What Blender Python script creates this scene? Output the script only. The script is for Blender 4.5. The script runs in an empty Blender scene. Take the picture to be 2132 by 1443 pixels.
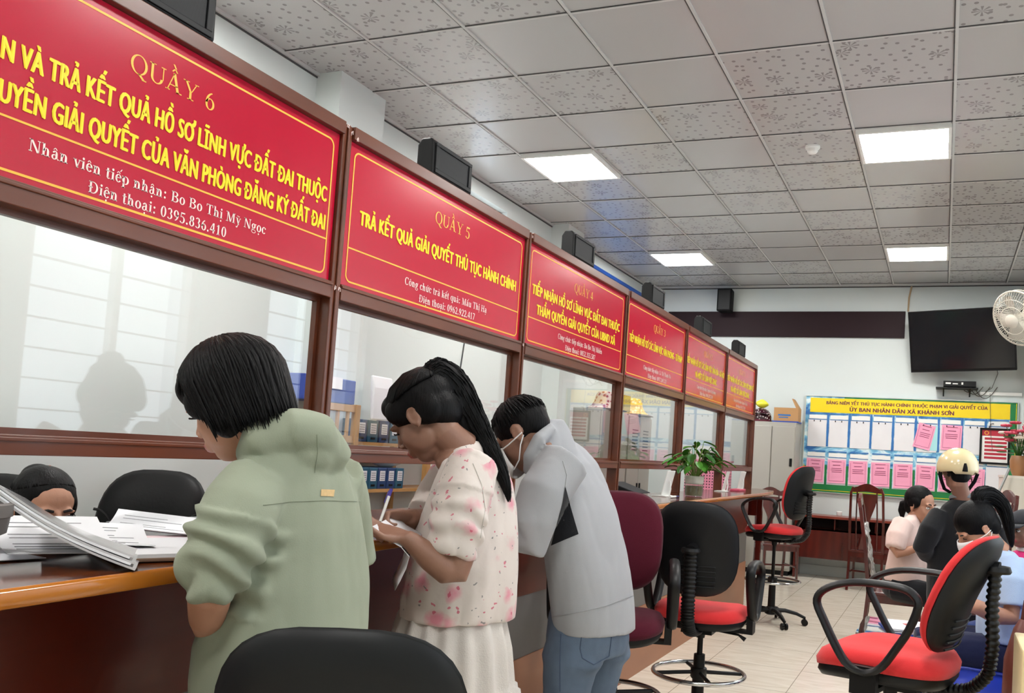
import bpy, bmesh, math, random, unicodedata
import numpy as np
from mathutils import Vector, Matrix, noise
from mathutils.bvhtree import BVHTree
random.seed(7)
rng = np.random.default_rng(7)
SC = bpy.context.scene
COL = SC.collection
PI = math.pi

# ------------------------------------------------------------------ camera
CAM_POS = np.array([3.3203, -4.1945, 1.375])
CAM_R = np.array([0.93338, 0.35379, 0.06174])
CAM_W = np.array([-0.35770, 0.93224, 0.05455])
def _orth(w, r):
    w = w / np.linalg.norm(w); r = r - w * (r @ w); r = r / np.linalg.norm(r)
    return w, r, np.cross(r, w)
CAM_W, CAM_R, CAM_U = _orth(CAM_W, CAM_R)
FPX, CXP, CYP = 1809.81, 1275.13, 848.54
cam_data = bpy.data.cameras.new('camera')
cam = bpy.data.objects.new('camera', cam_data)
COL.objects.link(cam)
cam.matrix_world = Matrix([[CAM_R[i], CAM_U[i], -CAM_W[i], CAM_POS[i]] for i in range(3)] + [[0, 0, 0, 1]])
cam_data.sensor_fit = 'HORIZONTAL'
cam_data.sensor_width = 36.0
cam_data.lens = FPX / 2132 * 36.0
cam_data.shift_x = (1066 - CXP) / 2132
cam_data.shift_y = (CYP - 721.5) / 2132
cam_data.clip_start = 0.05
SC.camera = cam
SC.view_settings.view_transform = 'Standard'
SC.view_settings.look = 'None'
SC.view_settings.gamma = 1.0
SC.view_settings.exposure = 0.3
SC.view_settings.use_curve_mapping = False

def ray(x, y): return CAM_W + CAM_R * (x - CXP) / FPX - CAM_U * (y - CYP) / FPX
def at(x, y, d): return CAM_POS + ray(x, y) * d
def on_x(x, y, X): d = ray(x, y); return CAM_POS + d * (X - CAM_POS[0]) / d[0]
def on_y(x, y, Y): d = ray(x, y); return CAM_POS + d * (Y - CAM_POS[1]) / d[1]
def on_z(x, y, Z): d = ray(x, y); return CAM_POS + d * (Z - CAM_POS[2]) / d[2]
def depth_of(p): return (np.asarray(p) - CAM_POS) @ CAM_W
def project(P):
    d = np.asarray(P, float) - CAM_POS
    z = d @ CAM_W
    return np.stack([CXP + FPX * (d @ CAM_R) / z, CYP - FPX * (d @ CAM_U) / z], -1)

# ------------------------------------------------------------------ world and daylight
LED_STRENGTH = 44.0
SKY_STRENGTH = 2.2
WINDOW_POWER = 5.0
world = bpy.data.worlds.new('sky_world'); SC.world = world
world.use_nodes = True
_bg = world.node_tree.nodes['Background']
_bg.inputs[0].default_value = (0.80, 0.90, 1.0, 1)
_bg.inputs[1].default_value = SKY_STRENGTH
RIGHT_X, LEFT_X, BACK_Y, FRONT_Y, CEIL_Z = 4.2, -0.65, 7.33, -7.2, 3.773
TILE = 0.66
RIGHT_WINDOWS = [(-2.6, -1.3), (-0.6, 0.7), (1.4, 2.7)]
WIN_Z = (1.15, 2.75)
for (wy0, wy1) in RIGHT_WINDOWS:
    ld = bpy.data.lights.new('daylight', 'AREA'); ld.shape = 'RECTANGLE'
    ld.size = wy1 - wy0; ld.size_y = WIN_Z[1] - WIN_Z[0]; ld.energy = WINDOW_POWER; ld.color = (0.93, 0.97, 1.0)
    lo = bpy.data.objects.new('daylight', ld); COL.objects.link(lo)
    lo.location = (RIGHT_X + 0.32, (wy0 + wy1) / 2, sum(WIN_Z) / 2)
    lo.rotation_euler = (0, PI / 2, 0)
    lo.rotation_euler = Vector((-1, 0, 0)).to_track_quat('-Z', 'Y').to_euler()
    lo.data.size, lo.data.size_y = (wy1 - wy0), (WIN_Z[1] - WIN_Z[0])

# ------------------------------------------------------------------ materials
def lin(h):
    if isinstance(h, str):
        h = h.lstrip('#'); c = [int(h[i:i + 2], 16) / 255 for i in (0, 2, 4)]
    else: c = [v for v in h]
    return [(v / 12.92 if v <= 0.04045 else ((v + 0.055) / 1.055) ** 2.4) for v in c]
def newmat(name):
    m = bpy.data.materials.new(name); m.use_nodes = True
    nt = m.node_tree; b = nt.nodes['Principled BSDF']
    return m, nt, b
def N(nt, t, **kw):
    n = nt.nodes.new(t)
    for k, v in kw.items():
        if k.startswith('i_'):
            key = k[2:]
            n.inputs[int(key) if key.isdigit() else key].default_value = v
        else: setattr(n, k, v)
    return n
def mixcol(nt, fac, a, b, blend='MIX'):
    n = nt.nodes.new('ShaderNodeMix'); n.data_type = 'RGBA'; n.blend_type = blend
    for sock, v in ((n.inputs[0], fac), (n.inputs[6], a), (n.inputs[7], b)):
        if hasattr(v, 'node'): nt.links.new(v, sock)
        else: sock.default_value = (*v, 1) if isinstance(v, (list, tuple)) and len(v) == 3 else v
    return n.outputs[2]
def coords(nt, scale=(1, 1, 1), rot=(0, 0, 0), kind='Object'):
    tc = nt.nodes.new('ShaderNodeTexCoord'); mp = nt.nodes.new('ShaderNodeMapping')
    mp.inputs['Scale'].default_value = scale; mp.inputs['Rotation'].default_value = rot
    nt.links.new(tc.outputs[kind], mp.inputs[0]); return mp.outputs[0]
def ramp(nt, fac, stops):
    r = nt.nodes.new('ShaderNodeValToRGB'); nt.links.new(fac, r.inputs[0])
    e = r.color_ramp.elements
    while len(e) < len(stops): e.new(0.5)
    for i, (p, c) in enumerate(stops):
        e[i].position = p; e[i].color = (*c, 1) if len(c) == 3 else c
    return r.outputs[0]
def bump(nt, b, height, strength=0.3, dist=0.01):
    n = nt.nodes.new('ShaderNodeBump'); n.inputs['Strength'].default_value = strength; n.inputs['Distance'].default_value = dist
    nt.links.new(height, n.inputs['Height']); nt.links.new(n.outputs[0], b.inputs['Normal'])
def plain(name, color, rough=0.5, metal=0.0, var=0.06, vscale=6.0, bmp=0.0, bscale=80.0, spec=0.5, emit=0.0, coat=0.0, sheen=0.0, alpha=1.0, trans=0.0):
    m, nt, b = newmat(name)
    c = lin(color)
    co = coords(nt)
    nz = N(nt, 'ShaderNodeTexNoise', i_Scale=vscale); nt.links.new(co, nz.inputs[0])
    lo = [max(0, v * (1 - var)) for v in c]; hi = [min(1, v * (1 + var)) for v in c]
    nt.links.new(mixcol(nt, nz.outputs[0], lo, hi), b.inputs['Base Color'])
    b.inputs['Roughness'].default_value = rough; b.inputs['Metallic'].default_value = metal
    b.inputs['Specular IOR Level'].default_value = spec
    if coat: b.inputs['Coat Weight'].default_value = coat; b.inputs['Coat Roughness'].default_value = 0.08
    if sheen: b.inputs['Sheen Weight'].default_value = sheen
    if trans: b.inputs['Transmission Weight'].default_value = trans
    if bmp:
        n2 = N(nt, 'ShaderNodeTexNoise', i_Scale=bscale); nt.links.new(co, n2.inputs[0]); bump(nt, b, n2.outputs[0], bmp, 0.004)
    if emit:
        b.inputs['Emission Color'].default_value = (1, 1, 1, 1); b.inputs['Emission Strength'].default_value = emit
    return m
def wood(name, dark, light, rough=0.25, scale=(1, 1, 1), coat=0.3, spec=0.5):
    m, nt, b = newmat(name)
    co = coords(nt, scale)
    nz = N(nt, 'ShaderNodeTexNoise', i_Scale=4.0, i_Detail=6.0, i_Distortion=1.2); nt.links.new(co, nz.inputs[0])
    wv = N(nt, 'ShaderNodeTexWave', i_Scale=3.0, i_Distortion=5.0, i_Detail=3.0); wv.inputs['Detail Scale'].default_value = 2.0
    nt.links.new(co, wv.inputs[0])
    f = mixcol(nt, 0.22, nz.outputs[0], wv.outputs[0])
    nt.links.new(ramp(nt, f, [(0.2, lin(dark)), (0.8, lin(light))]), b.inputs['Base Color'])
    b.inputs['Roughness'].default_value = rough; b.inputs['Coat Weight'].default_value = coat; b.inputs['Coat Roughness'].default_value = 0.1
    b.inputs['Specular IOR Level'].default_value = spec
    return m
def fabric(name, color, weave=260.0, rough=0.9, var=0.1, bmp=0.25, sheen=0.15):
    m, nt, b = newmat(name)
    c = lin(color); co = coords(nt)
    nz = N(nt, 'ShaderNodeTexNoise', i_Scale=9.0, i_Detail=4.0); nt.links.new(co, nz.inputs[0])
    nt.links.new(mixcol(nt, nz.outputs[0], [v * (1 - var) for v in c], [min(1, v * (1 + var)) for v in c]), b.inputs['Base Color'])
    n2 = N(nt, 'ShaderNodeTexNoise', i_Scale=weave, i_Detail=2.0); nt.links.new(co, n2.inputs[0])
    n3 = N(nt, 'ShaderNodeTexNoise', i_Scale=28.0, i_Detail=3.0); nt.links.new(co, n3.inputs[0])
    ad = N(nt, 'ShaderNodeMath', operation='ADD'); nt.links.new(n2.outputs[0], ad.inputs[0]); nt.links.new(n3.outputs[0], ad.inputs[1])
    bump(nt, b, ad.outputs[0], bmp, 0.004)
    b.inputs['Roughness'].default_value = rough; b.inputs['Sheen Weight'].default_value = sheen; b.inputs['Specular IOR Level'].default_value = 0.25
    return m

# ------------------------------------------------------------------ mesh building
class MB:
    def __init__(s): s.v = []; s.f = []; s.m = []
    def add(s, verts, faces, mi=0):
        o = len(s.v); s.v.extend([tuple(map(float, p)) for p in verts])
        for f in faces: s.f.append(tuple(i + o for i in f)); s.m.append(mi)
        return s
    def box(s, c, d, rz=0.0, M=None, mi=0):
        x, y, z = d[0] / 2, d[1] / 2, d[2] / 2
        P = np.array([(-x, -y, -z), (x, -y, -z), (x, y, -z), (-x, y, -z), (-x, -y, z), (x, -y, z), (x, y, z), (-x, y, z)])
        if M is not None: P = P @ np.array(M).T
        if rz:
            cz, sz = math.cos(rz), math.sin(rz); P = P @ np.array([[cz, sz, 0], [-sz, cz, 0], [0, 0, 1]])
        return s.add(P + np.array(c), [(0, 3, 2, 1), (4, 5, 6, 7), (0, 1, 5, 4), (1, 2, 6, 5), (2, 3, 7, 6), (3, 0, 4, 7)], mi)
    def span(s, a, b, mi=0):
        a = np.minimum(a, b) * 1.0 if False else np.array(a, float); b = np.array(b, float)
        lo = np.minimum(a, b); hi = np.maximum(a, b)
        return s.box((lo + hi) / 2, hi - lo, mi=mi)
    def prism(s, poly, axis, lo, hi, mi=0):
        # poly: list of 2D points; axis: the extrusion axis index; the 2D axes are the other two in order
        n = len(poly); oth = [i for i in range(3) if i != axis]; P = []
        for h in (lo, hi):
            for p in poly:
                q = [0, 0, 0]; q[oth[0]] = p[0]; q[oth[1]] = p[1]; q[axis] = h; P.append(q)
        F = [tuple(range(n))[::-1], tuple(range(n, 2 * n))] + [(i, (i + 1) % n, n + (i + 1) % n, n + i) for i in range(n)]
        return s.add(P, F, mi)
    def loft(s, rings, cap=True, closed=True, mi=0):
        n = len(rings[0]); P = [p for r in rings for p in r]; F = []
        for k in range(len(rings) - 1):
            for i in range(n if closed else n - 1):
                j = (i + 1) % n; F.append((k * n + i, k * n + j, (k + 1) * n + j, (k + 1) * n + i))
        if cap and closed:
            F.append(tuple(range(n))[::-1]); F.append(tuple(range((len(rings) - 1) * n, len(rings) * n)))
        return s.add(P, F, mi)
    def tube(s, pts, r, n=10, cap=True, mi=0, up=None, closed=False):
        pts = [np.array(p, float) for p in pts]; k = len(pts)
        R = [(q if isinstance(q, (tuple, list)) else (q, q)) for q in (r if isinstance(r, (list, tuple)) and len(r) == k and not (isinstance(r, tuple) and len(r) == 2 and k != 2) else [r] * k)]
        T = []
        for i in range(k):
            if closed: t = pts[(i + 1) % k] - pts[i - 1]
            else: t = pts[min(i + 1, k - 1)] - pts[max(i - 1, 0)]
            T.append(t / (np.linalg.norm(t) + 1e-12))
        u = np.array(up, float) if up is not None else (np.array([0, 0, 1.0]) if abs(T[0][2]) < 0.9 else np.array([1.0, 0, 0]))
        rings = []
        for i in range(k):
            u = u - T[i] * (u @ T[i]); u = u / (np.linalg.norm(u) + 1e-12); w = np.cross(T[i], u)
            rings.append([pts[i] + w * (R[i][0] * math.cos(a)) + u * (R[i][1] * math.sin(a)) for a in (2 * PI * j / n for j in range(n))])
        if closed:
            rings.append(rings[0]); return s.loft(rings, cap=False, mi=mi)
        return s.loft(rings, cap=cap, mi=mi)
    def cyl(s, a, b, r, r2=None, n=20, mi=0): return s.tube([a, b], [r, r if r2 is None else r2], n=n, mi=mi)
    def lathe(s, prof, n=32, c=(0, 0, 0), mi=0, cap=True):
        return s.loft([[(c[0] + r * math.cos(2 * PI * j / n), c[1] + r * math.sin(2 * PI * j / n), c[2] + z) for j in range(n)] for r, z in prof], cap=cap, mi=mi)
    def ell(s, c, rad, A=None, nu=24, nv=14, mi=0, e=1.0):
        # ellipsoid; A: 3x3 whose columns are the axes
        A = np.eye(3) if A is None else np.array(A)
        P = []; F = []
        for j in range(1, nv):
            th = PI * j / nv
            for i in range(nu):
                ph = 2 * PI * i / nu
                d = np.array([math.sin(th) * math.cos(ph), math.sin(th) * math.sin(ph), math.cos(th)])
                if e != 1.0: d = np.sign(d) * np.abs(d) ** e
                P.append(np.array(c) + A @ (d * np.array(rad)))
        P.append(np.array(c) + A @ np.array([0, 0, rad[2]])); P.append(np.array(c) - A @ np.array([0, 0, rad[2]]))
        top, bot = len(P) - 2, len(P) - 1
        for j in range(nv - 2):
            for i in range(nu):
                k = (i + 1) % nu; F.append((j * nu + i, (j + 1) * nu + i, (j + 1) * nu + k, j * nu + k))
        for i in range(nu):
            k = (i + 1) % nu; F.append((top, i, k)); F.append((bot, (nv - 2) * nu + k, (nv - 2) * nu + i))
        return s.add(P, F, mi)
    def xf(s, M):
        M = np.array(M); s.v = [tuple(M[:3, :3] @ np.array(p) + M[:3, 3]) for p in s.v]; return s
    def merge(s, o, mi=None):
        k = len(s.v); s.v.extend(o.v)
        for f, m in zip(o.f, o.m): s.f.append(tuple(i + k for i in f)); s.m.append(m if mi is None else mi)
        return s
    def mesh(s, name):
        me = bpy.data.meshes.new(name); me.from_pydata(s.v, [], s.f); me.update()
        bm = bmesh.new(); bm.from_mesh(me); bmesh.ops.recalc_face_normals(bm, faces=bm.faces); bm.to_mesh(me); bm.free()
        return me
    def build(s, name, mats, parent=None, smooth=40, bevel=0.0, seg=2, loc=None, sub=0):
        me = s.mesh(name)
        return put(name, me, mats, parent, smooth, bevel, seg, loc, sub, s.m)
def put(name, me, mats, parent=None, smooth=40, bevel=0.0, seg=2, loc=None, sub=0, mi=None):
    for m in (mats if isinstance(mats, (list, tuple)) else [mats]): me.materials.append(m)
    if mi is not None and any(mi): me.polygons.foreach_set('material_index', mi)
    if smooth:
        me.polygons.foreach_set('use_smooth', [True] * len(me.polygons))
        if smooth < 180: me.set_sharp_from_angle(angle=math.radians(smooth))
    o = bpy.data.objects.new(name, me); COL.objects.link(o)
    if loc is not None: o.location = loc
    if parent is not None:
        o.parent = parent
        if loc is None: o.matrix_parent_inverse = parent_inv(parent)
    if bevel:
        b = o.modifiers.new('bevel', 'BEVEL'); b.width = bevel; b.segments = seg; b.limit_method = 'ANGLE'; b.angle_limit = math.radians(35)
        b.harden_normals = False
    if sub:
        q = o.modifiers.new('subdiv', 'SUBSURF'); q.levels = sub; q.render_levels = sub
    return o
def local_matrix(o):
    M = Matrix.LocRotScale(o.location, o.rotation_euler.to_quaternion(), o.scale)
    if o.parent is not None: M = local_matrix(o.parent) @ o.matrix_parent_inverse @ M
    return M
def parent_inv(p): return local_matrix(p).inverted()
def thing(name, label, cat, loc=(0, 0, 0), rz=0.0, group=None):
    o = bpy.data.objects.new(name, None); COL.objects.link(o)
    o.empty_display_size = 0.1
    o.location = loc; o.rotation_euler = (0, 0, rz)
    return tag(o, label, cat, group)
def tag(o, label, cat, group=None, kind=None):
    o['label'] = label; o['category'] = cat
    if group: o['group'] = group
    if kind: o['kind'] = kind
    return o
def child(mb, name, mats, root, **kw):
    # a part built in the thing's own coordinates
    o = mb.build(name, mats, None, **kw); o.parent = root; return o
def struct(o, label=None):
    o['kind'] = 'structure'
    if label: o['label'] = label
    return o
def dup(root, loc, rz, label, group=None):
    r = root.copy(); COL.objects.link(r); r.location = loc; r.rotation_euler = (0, 0, rz); r['label'] = label
    if group: r['group'] = group
    for ch in list(root.children):
        c = ch.copy(); COL.objects.link(c); c.parent = r
        for g in list(ch.children):
            d = g.copy(); COL.objects.link(d); d.parent = c
    return r
# ------------------------------------------------------------------ material library
M = {}
M['wall'] = plain('wall_paint', '#d3dad8', 0.7, var=0.02, vscale=1.5, spec=0.3)
M['white'] = plain('white_enamel', '#ecece8', 0.4, var=0.02)
M['tbar'] = plain('ceiling_bar_white', '#c4c4c2', 0.45, var=0.02)
M['gap'] = plain('shadow_gap_dark', '#4a4a4a', 0.8)
M['frame'] = wood('partition_wood', '#4a2110', '#6b3318', 0.35, (1, 0.25, 1), 0.2)
M['countertop'] = wood('countertop_wood', '#43190c', '#6b3414', 0.14, (2, 0.2, 1), 0.15, 0.3)
M['counteredge'] = wood('counter_edge_wood', '#9a5410', '#b8701e', 0.22, (1, 0.2, 2), 0.5)
M['maroon'] = wood('counter_front_veneer', '#471306', '#5c1c0c', 0.3, (1, 0.25, 2), 0.2)
M['plinth'] = wood('plinth_laminate', '#8a5638', '#9c6646', 0.4, (1, 0.2, 1), 0.05)
M['greyband'] = plain('grey_laminate', '#5f5b58', 0.5)
M['redwood'] = wood('red_lacquer_wood', '#3a0e0a', '#5e1d16', 0.22, (1, 1, 0.3), 0.5)
M['deskwood'] = wood('back_desk_wood', '#6a2418', '#8a3826', 0.35, (0.3, 1, 1), 0.2)
M['sign'] = plain('sign_red_vinyl', '#b80b2f', 0.2, var=0.02, spec=0.5)
M['gold'] = plain('gold_yellow_ink', '#f5b93c', 0.4, var=0.02)
M['yellow'] = plain('bright_yellow_ink', '#f7dc12', 0.4, var=0.02)
M['offwhite'] = plain('off_white_ink', '#f3dcd6', 0.4, var=0.02)
M['black'] = plain('black_plastic', '#0a0a0b', 0.45, var=0.1, spec=0.28)
M['blackmatte'] = plain('matte_black', '#08080a', 0.7, spec=0.2)
M['darkplastic'] = plain('dark_grey_plastic', '#141517', 0.5, spec=0.25)
M['tvscreen'] = plain('tv_screen', '#11161a', 0.12, spec=0.6)
M['chrome'] = plain('chrome', '#c8c8c8', 0.14, metal=1.0, var=0.02)
M['steel'] = plain('grey_cabinet_steel', '#aaa79e', 0.45, var=0.03, vscale=2)
M['paper'] = plain('white_paper', '#e6e6ea', 0.75, var=0.02)
M['pinkform'] = plain('pink_tinted_form', '#e9d3d6', 0.75, var=0.03)
M['sleeve'] = plain('milky_sleeve', '#b9b6b8', 0.12, spec=0.7, coat=0.6)
M['cream_paper'] = plain('cream_pages', '#dfd6bf', 0.8)
M['pink'] = plain('pink_paper', '#f2a2bf', 0.75, var=0.03)
M['pinkink'] = plain('dark_print_ink', '#a04a6c', 0.8)
M['ink'] = plain('grey_print_ink', '#77777c', 0.8)
M['bluefolder'] = plain('blue_folder', '#27449a', 0.45)
M['cyan'] = plain('cyan_paper', '#a9dfe2', 0.7)
M['teal'] = plain('teal_box_file', '#1f5570', 0.5)
M['navy'] = plain('navy_box_file', '#1d3c6c', 0.5)
M['pine'] = wood('pine_shelf', '#a97a45', '#c79a5f', 0.5, (1, 1, 0.4), 0.1)
M['red'] = fabric('red_chair_fabric', '#cf2f31', 300, var=0.05)
M['burgundy'] = fabric('burgundy_chair_fabric', '#4a0a1e', 300, var=0.08, sheen=0.05)
M['blackfab'] = fabric('black_chair_fabric', '#08090d', 300, var=0.1, sheen=0.0)
M['leather'] = plain('black_leather', '#09090a', 0.5, spec=0.22, bmp=0.15, bscale=60)
M['bluebar'] = plain('blue_aluminium', '#2458b4', 0.3, metal=0.4)
M['blueplastic'] = plain('blue_plastic_seat', '#1b2f95', 0.3)
M['darkbrown'] = plain('dark_brown_board', '#27171b', 0.6, var=0.05, spec=0.2)
M['cardboard'] = plain('cardboard', '#b58a5c', 0.8)
M['leaf'] = plain('plant_leaf', '#3f7d20', 0.4, var=0.35, vscale=14)
M['leafdark'] = plain('plant_leaf_dark', '#28591a', 0.4, var=0.3, vscale=14)
M['stem'] = plain('plant_stem', '#6f8f3c', 0.5)
M['cream'] = plain('cream_helmet', '#d8c69a', 0.22, var=0.03, coat=0.4)
M['fanwhite'] = plain('fan_plastic', '#cfc9bb', 0.4)
M['skin'] = plain('skin', '#b07f66', 0.5, var=0.06, vscale=12, bmp=0.08, bscale=220)
M['skindark'] = plain('skin_tanned', '#86604e', 0.5, var=0.06, vscale=12, bmp=0.08, bscale=220)
M['lips'] = plain('lips', '#a5524c', 0.4)
M['eye'] = plain('eye_white', '#e6e0da', 0.2)
M['iris'] = plain('iris_dark', '#1d120c', 0.15)
M['brow'] = plain('brow_hair', '#1b1411', 0.8)
M['mask'] = fabric('white_face_mask', '#dcdcdc', 200, var=0.02, bmp=0.1)
def hairmat():
    m, nt, b = newmat('black_hair')
    co = coords(nt, (60, 60, 8))
    nz = N(nt, 'ShaderNodeTexNoise', i_Scale=3.0, i_Detail=5.0); nt.links.new(co, nz.inputs[0])
    nt.links.new(ramp(nt, nz.outputs[0], [(0.3, lin('#030304')), (0.8, lin('#0d0b0c'))]), b.inputs['Base Color'])
    bump(nt, b, nz.outputs[0], 0.5, 0.004)
    b.inputs['Roughness'].default_value = 0.5; b.inputs['Specular IOR Level'].default_value = 0.14
    return m
M['hair'] = hairmat()
def glassmat(name, boost=1.0, tint=(0.97, 0.985, 0.98)):
    m = bpy.data.materials.new(name); m.use_nodes = True; nt = m.node_tree
    nt.nodes.remove(nt.nodes['Principled BSDF']); out = nt.nodes['Material Output']
    tr = N(nt, 'ShaderNodeBsdfTransparent'); tr.inputs[0].default_value = (*tint, 1)
    gl = N(nt, 'ShaderNodeBsdfGlossy'); gl.inputs['Roughness'].default_value = 0.01
    lw = N(nt, 'ShaderNodeLayerWeight'); lw.inputs[0].default_value = 0.5
    pw = N(nt, 'ShaderNodeMath', operation='POWER'); pw.inputs[1].default_value = 4.0; nt.links.new(lw.outputs['Facing'], pw.inputs[0])
    mu = N(nt, 'ShaderNodeMath', operation='MULTIPLY_ADD', use_clamp=True); mu.inputs[1].default_value = 0.75 * boost; mu.inputs[2].default_value = 0.04 * boost
    mx = N(nt, 'ShaderNodeMixShader')
    nt.links.new(pw.outputs[0], mu.inputs[0]); nt.links.new(mu.outputs[0], mx.inputs[0]); nt.links.new(tr.outputs[0], mx.inputs[1]); nt.links.new(gl.outputs[0], mx.inputs[2])
    nt.links.new(mx.outputs[0], out.inputs[0]); return m
M['glass'] = glassmat('partition_glass', 1.0)
M['louver'] = plain('frosted_louver_glass', '#c9d2d2', 0.3, trans=0.0)
M['clearplastic'] = glassmat('clear_plastic', 2.2, (0.93, 0.94, 0.95))
M['vase'] = glassmat('vase_glass', 1.2, (0.92, 0.95, 0.92))
def ledmat():
    m, nt, b = newmat('led_diffuser')
    b.inputs['Base Color'].default_value = (0.9, 0.9, 0.9, 1)
    b.inputs['Emission Color'].default_value = (1.0, 0.985, 0.955, 1); b.inputs['Emission Strength'].default_value = LED_STRENGTH
    return m
M['led'] = ledmat()
def ceilmat():
    m, nt, b = newmat('ceiling_tile')
    tc = N(nt, 'ShaderNodeTexCoord')
    dv = N(nt, 'ShaderNodeVectorMath', operation='SCALE'); dv.inputs['Scale'].default_value = 1 / TILE; nt.links.new(tc.outputs['Object'], dv.inputs[0])
    fl = N(nt, 'ShaderNodeVectorMath', operation='FLOOR'); nt.links.new(dv.outputs[0], fl.inputs[0])
    wn = N(nt, 'ShaderNodeTexWhiteNoise', noise_dimensions='3D'); nt.links.new(fl.outputs[0], wn.inputs[0])
    # punched dots
    v = N(nt, 'ShaderNodeTexVoronoi', voronoi_dimensions='2D', i_Scale=12.5, i_Randomness=0.85); nt.links.new(tc.outputs['Object'], v.inputs[0])
    mp = N(nt, 'ShaderNodeMapping'); nt.links.new(tc.outputs['Object'], mp.inputs[0])
    dot = N(nt, 'ShaderNodeMath', operation='LESS_THAN'); dot.inputs[1].default_value = 0.15; nt.links.new(v.outputs[0], dot.inputs[0])
    # star rosettes, one per larger cell: a six-armed mark from the cell's own angle
    v2 = N(nt, 'ShaderNodeTexVoronoi', voronoi_dimensions='2D', i_Scale=3.3, i_Randomness=0.95); nt.links.new(tc.outputs['Object'], v2.inputs[0])
    sub = N(nt, 'ShaderNodeVectorMath', operation='SUBTRACT'); nt.links.new(tc.outputs['Object'], sub.inputs[0]); nt.links.new(v2.outputs['Position'], sub.inputs[1])
    sp = N(nt, 'ShaderNodeSeparateXYZ'); nt.links.new(sub.outputs[0], sp.inputs[0])
    an = N(nt, 'ShaderNodeMath', operation='ARCTAN2'); nt.links.new(sp.outputs[0], an.inputs[0]); nt.links.new(sp.outputs[1], an.inputs[1])
    m8 = N(nt, 'ShaderNodeMath', operation='MULTIPLY'); m8.inputs[1].default_value = 4.0; nt.links.new(an.outputs[0], m8.inputs[0])
    cs = N(nt, 'ShaderNodeMath', operation='COSINE'); nt.links.new(m8.outputs[0], cs.inputs[0])
    ab = N(nt, 'ShaderNodeMath', operation='ABSOLUTE'); nt.links.new(cs.outputs[0], ab.inputs[0])
    arm = N(nt, 'ShaderNodeMath', operation='GREATER_THAN'); arm.inputs[1].default_value = 0.8; nt.links.new(ab.outputs[0], arm.inputs[0])
    near = N(nt, 'ShaderNodeMath', operation='LESS_THAN'); near.inputs[1].default_value = 0.17; nt.links.new(v2.outputs[0], near.inputs[0])
    star = N(nt, 'ShaderNodeMath', operation='MULTIPLY'); nt.links.new(arm.outputs[0], star.inputs[0]); nt.links.new(near.outputs[0], star.inputs[1])
    mxm = N(nt, 'ShaderNodeMath', operation='MAXIMUM'); nt.links.new(dot.outputs[0], mxm.inputs[0]); nt.links.new(star.outputs[0], mxm.inputs[1])
    pl = N(nt, 'ShaderNodeMath', operation='GREATER_THAN'); pl.inputs[1].default_value = 0.3; nt.links.new(wn.outputs[0], pl.inputs[0])
    fac = N(nt, 'ShaderNodeMath', operation='MULTIPLY'); nt.links.new(mxm.outputs[0], fac.inputs[0]); nt.links.new(pl.outputs[0], fac.inputs[1])
    half = N(nt, 'ShaderNodeMath', operation='MULTIPLY'); half.inputs[1].default_value = 0.6; nt.links.new(fac.outputs[0], half.inputs[0])
    nt.links.new(mixcol(nt, half.outputs[0], lin('#b6b5b4'), lin('#66615f')), b.inputs['Base Color'])
    rg = N(nt, 'ShaderNodeMapRange'); rg.inputs[3].default_value = 0.24; rg.inputs[4].default_value = 0.14; nt.links.new(fac.outputs[0], rg.inputs[0]); nt.links.new(rg.outputs[0], b.inputs['Roughness'])
    bump(nt, b, fac.outputs[0], 0.35, 0.003)
    return m
M['ceil'] = ceilmat()
def floormat():
    m, nt, b = newmat('floor_tile')
    co = coords(nt)
    br = N(nt, 'ShaderNodeTexBrick', offset=0.0); nt.links.new(co, br.inputs[0])
    br.inputs['Scale'].default_value = 1.0; br.inputs['Brick Width'].default_value = 0.62; br.inputs['Row Height'].default_value = 0.62
    br.inputs['Mortar Size'].default_value = 0.0025; br.inputs['Mortar Smooth'].default_value = 0.1
    nz = N(nt, 'ShaderNodeTexNoise', i_Scale=2.2, i_Detail=5.0, i_Distortion=2.0)
    mp = coords(nt, (1, 4, 1)); nt.links.new(mp, nz.inputs[0])
    c = ramp(nt, nz.outputs[0], [(0.3, lin('#e8dcc8')), (0.62, lin('#f8efdf'))])
    nt.links.new(c, br.inputs['Color1']); nt.links.new(c, br.inputs['Color2']); br.inputs['Mortar'].default_value = (*lin('#a59a88'), 1)
    nt.links.new(br.outputs[0], b.inputs['Base Color'])
    b.inputs['Roughness'].default_value = 0.16; b.inputs['Specular IOR Level'].default_value = 0.5
    return m
M['floor'] = floormat()

# ------------------------------------------------------------------ room shell
T = 0.2
struct(MB().span((LEFT_X - T, FRONT_Y - T, -T), (RIGHT_X + T, BACK_Y + T, 0)).build('floor', M['floor'], smooth=0))
struct(MB().span((LEFT_X - T, FRONT_Y - T, CEIL_Z), (RIGHT_X + T, BACK_Y + T, CEIL_Z + T)).build('ceiling', M['ceil'], smooth=0))
struct(MB().span((LEFT_X - T, BACK_Y, 0), (RIGHT_X + T, BACK_Y + T, CEIL_Z)).build('wall_back', M['wall'], smooth=0))
struct(MB().span((LEFT_X - T, FRONT_Y - T, 0), (RIGHT_X + T, FRONT_Y, CEIL_Z)).build('wall_front', M['wall'], smooth=0))
def wall_with_openings(name, X0, X1, y0, y1, opens):
    mb = MB(); ys = y0
    for (a, b_, z0, z1) in sorted(opens):
        mb.span((X0, ys, 0), (X1, a, CEIL_Z)); mb.span((X0, a, 0), (X1, b_, z0)); mb.span((X0, a, z1), (X1, b_, CEIL_Z)); ys = b_
    mb.span((X0, ys, 0), (X1, y1, CEIL_Z))
    return struct(mb.build(name, M['wall'], smooth=0))
wall_with_openings('wall_right', RIGHT_X, RIGHT_X + T, FRONT_Y, BACK_Y, [(a, b_, *WIN_Z) for a, b_ in RIGHT_WINDOWS])
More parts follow.
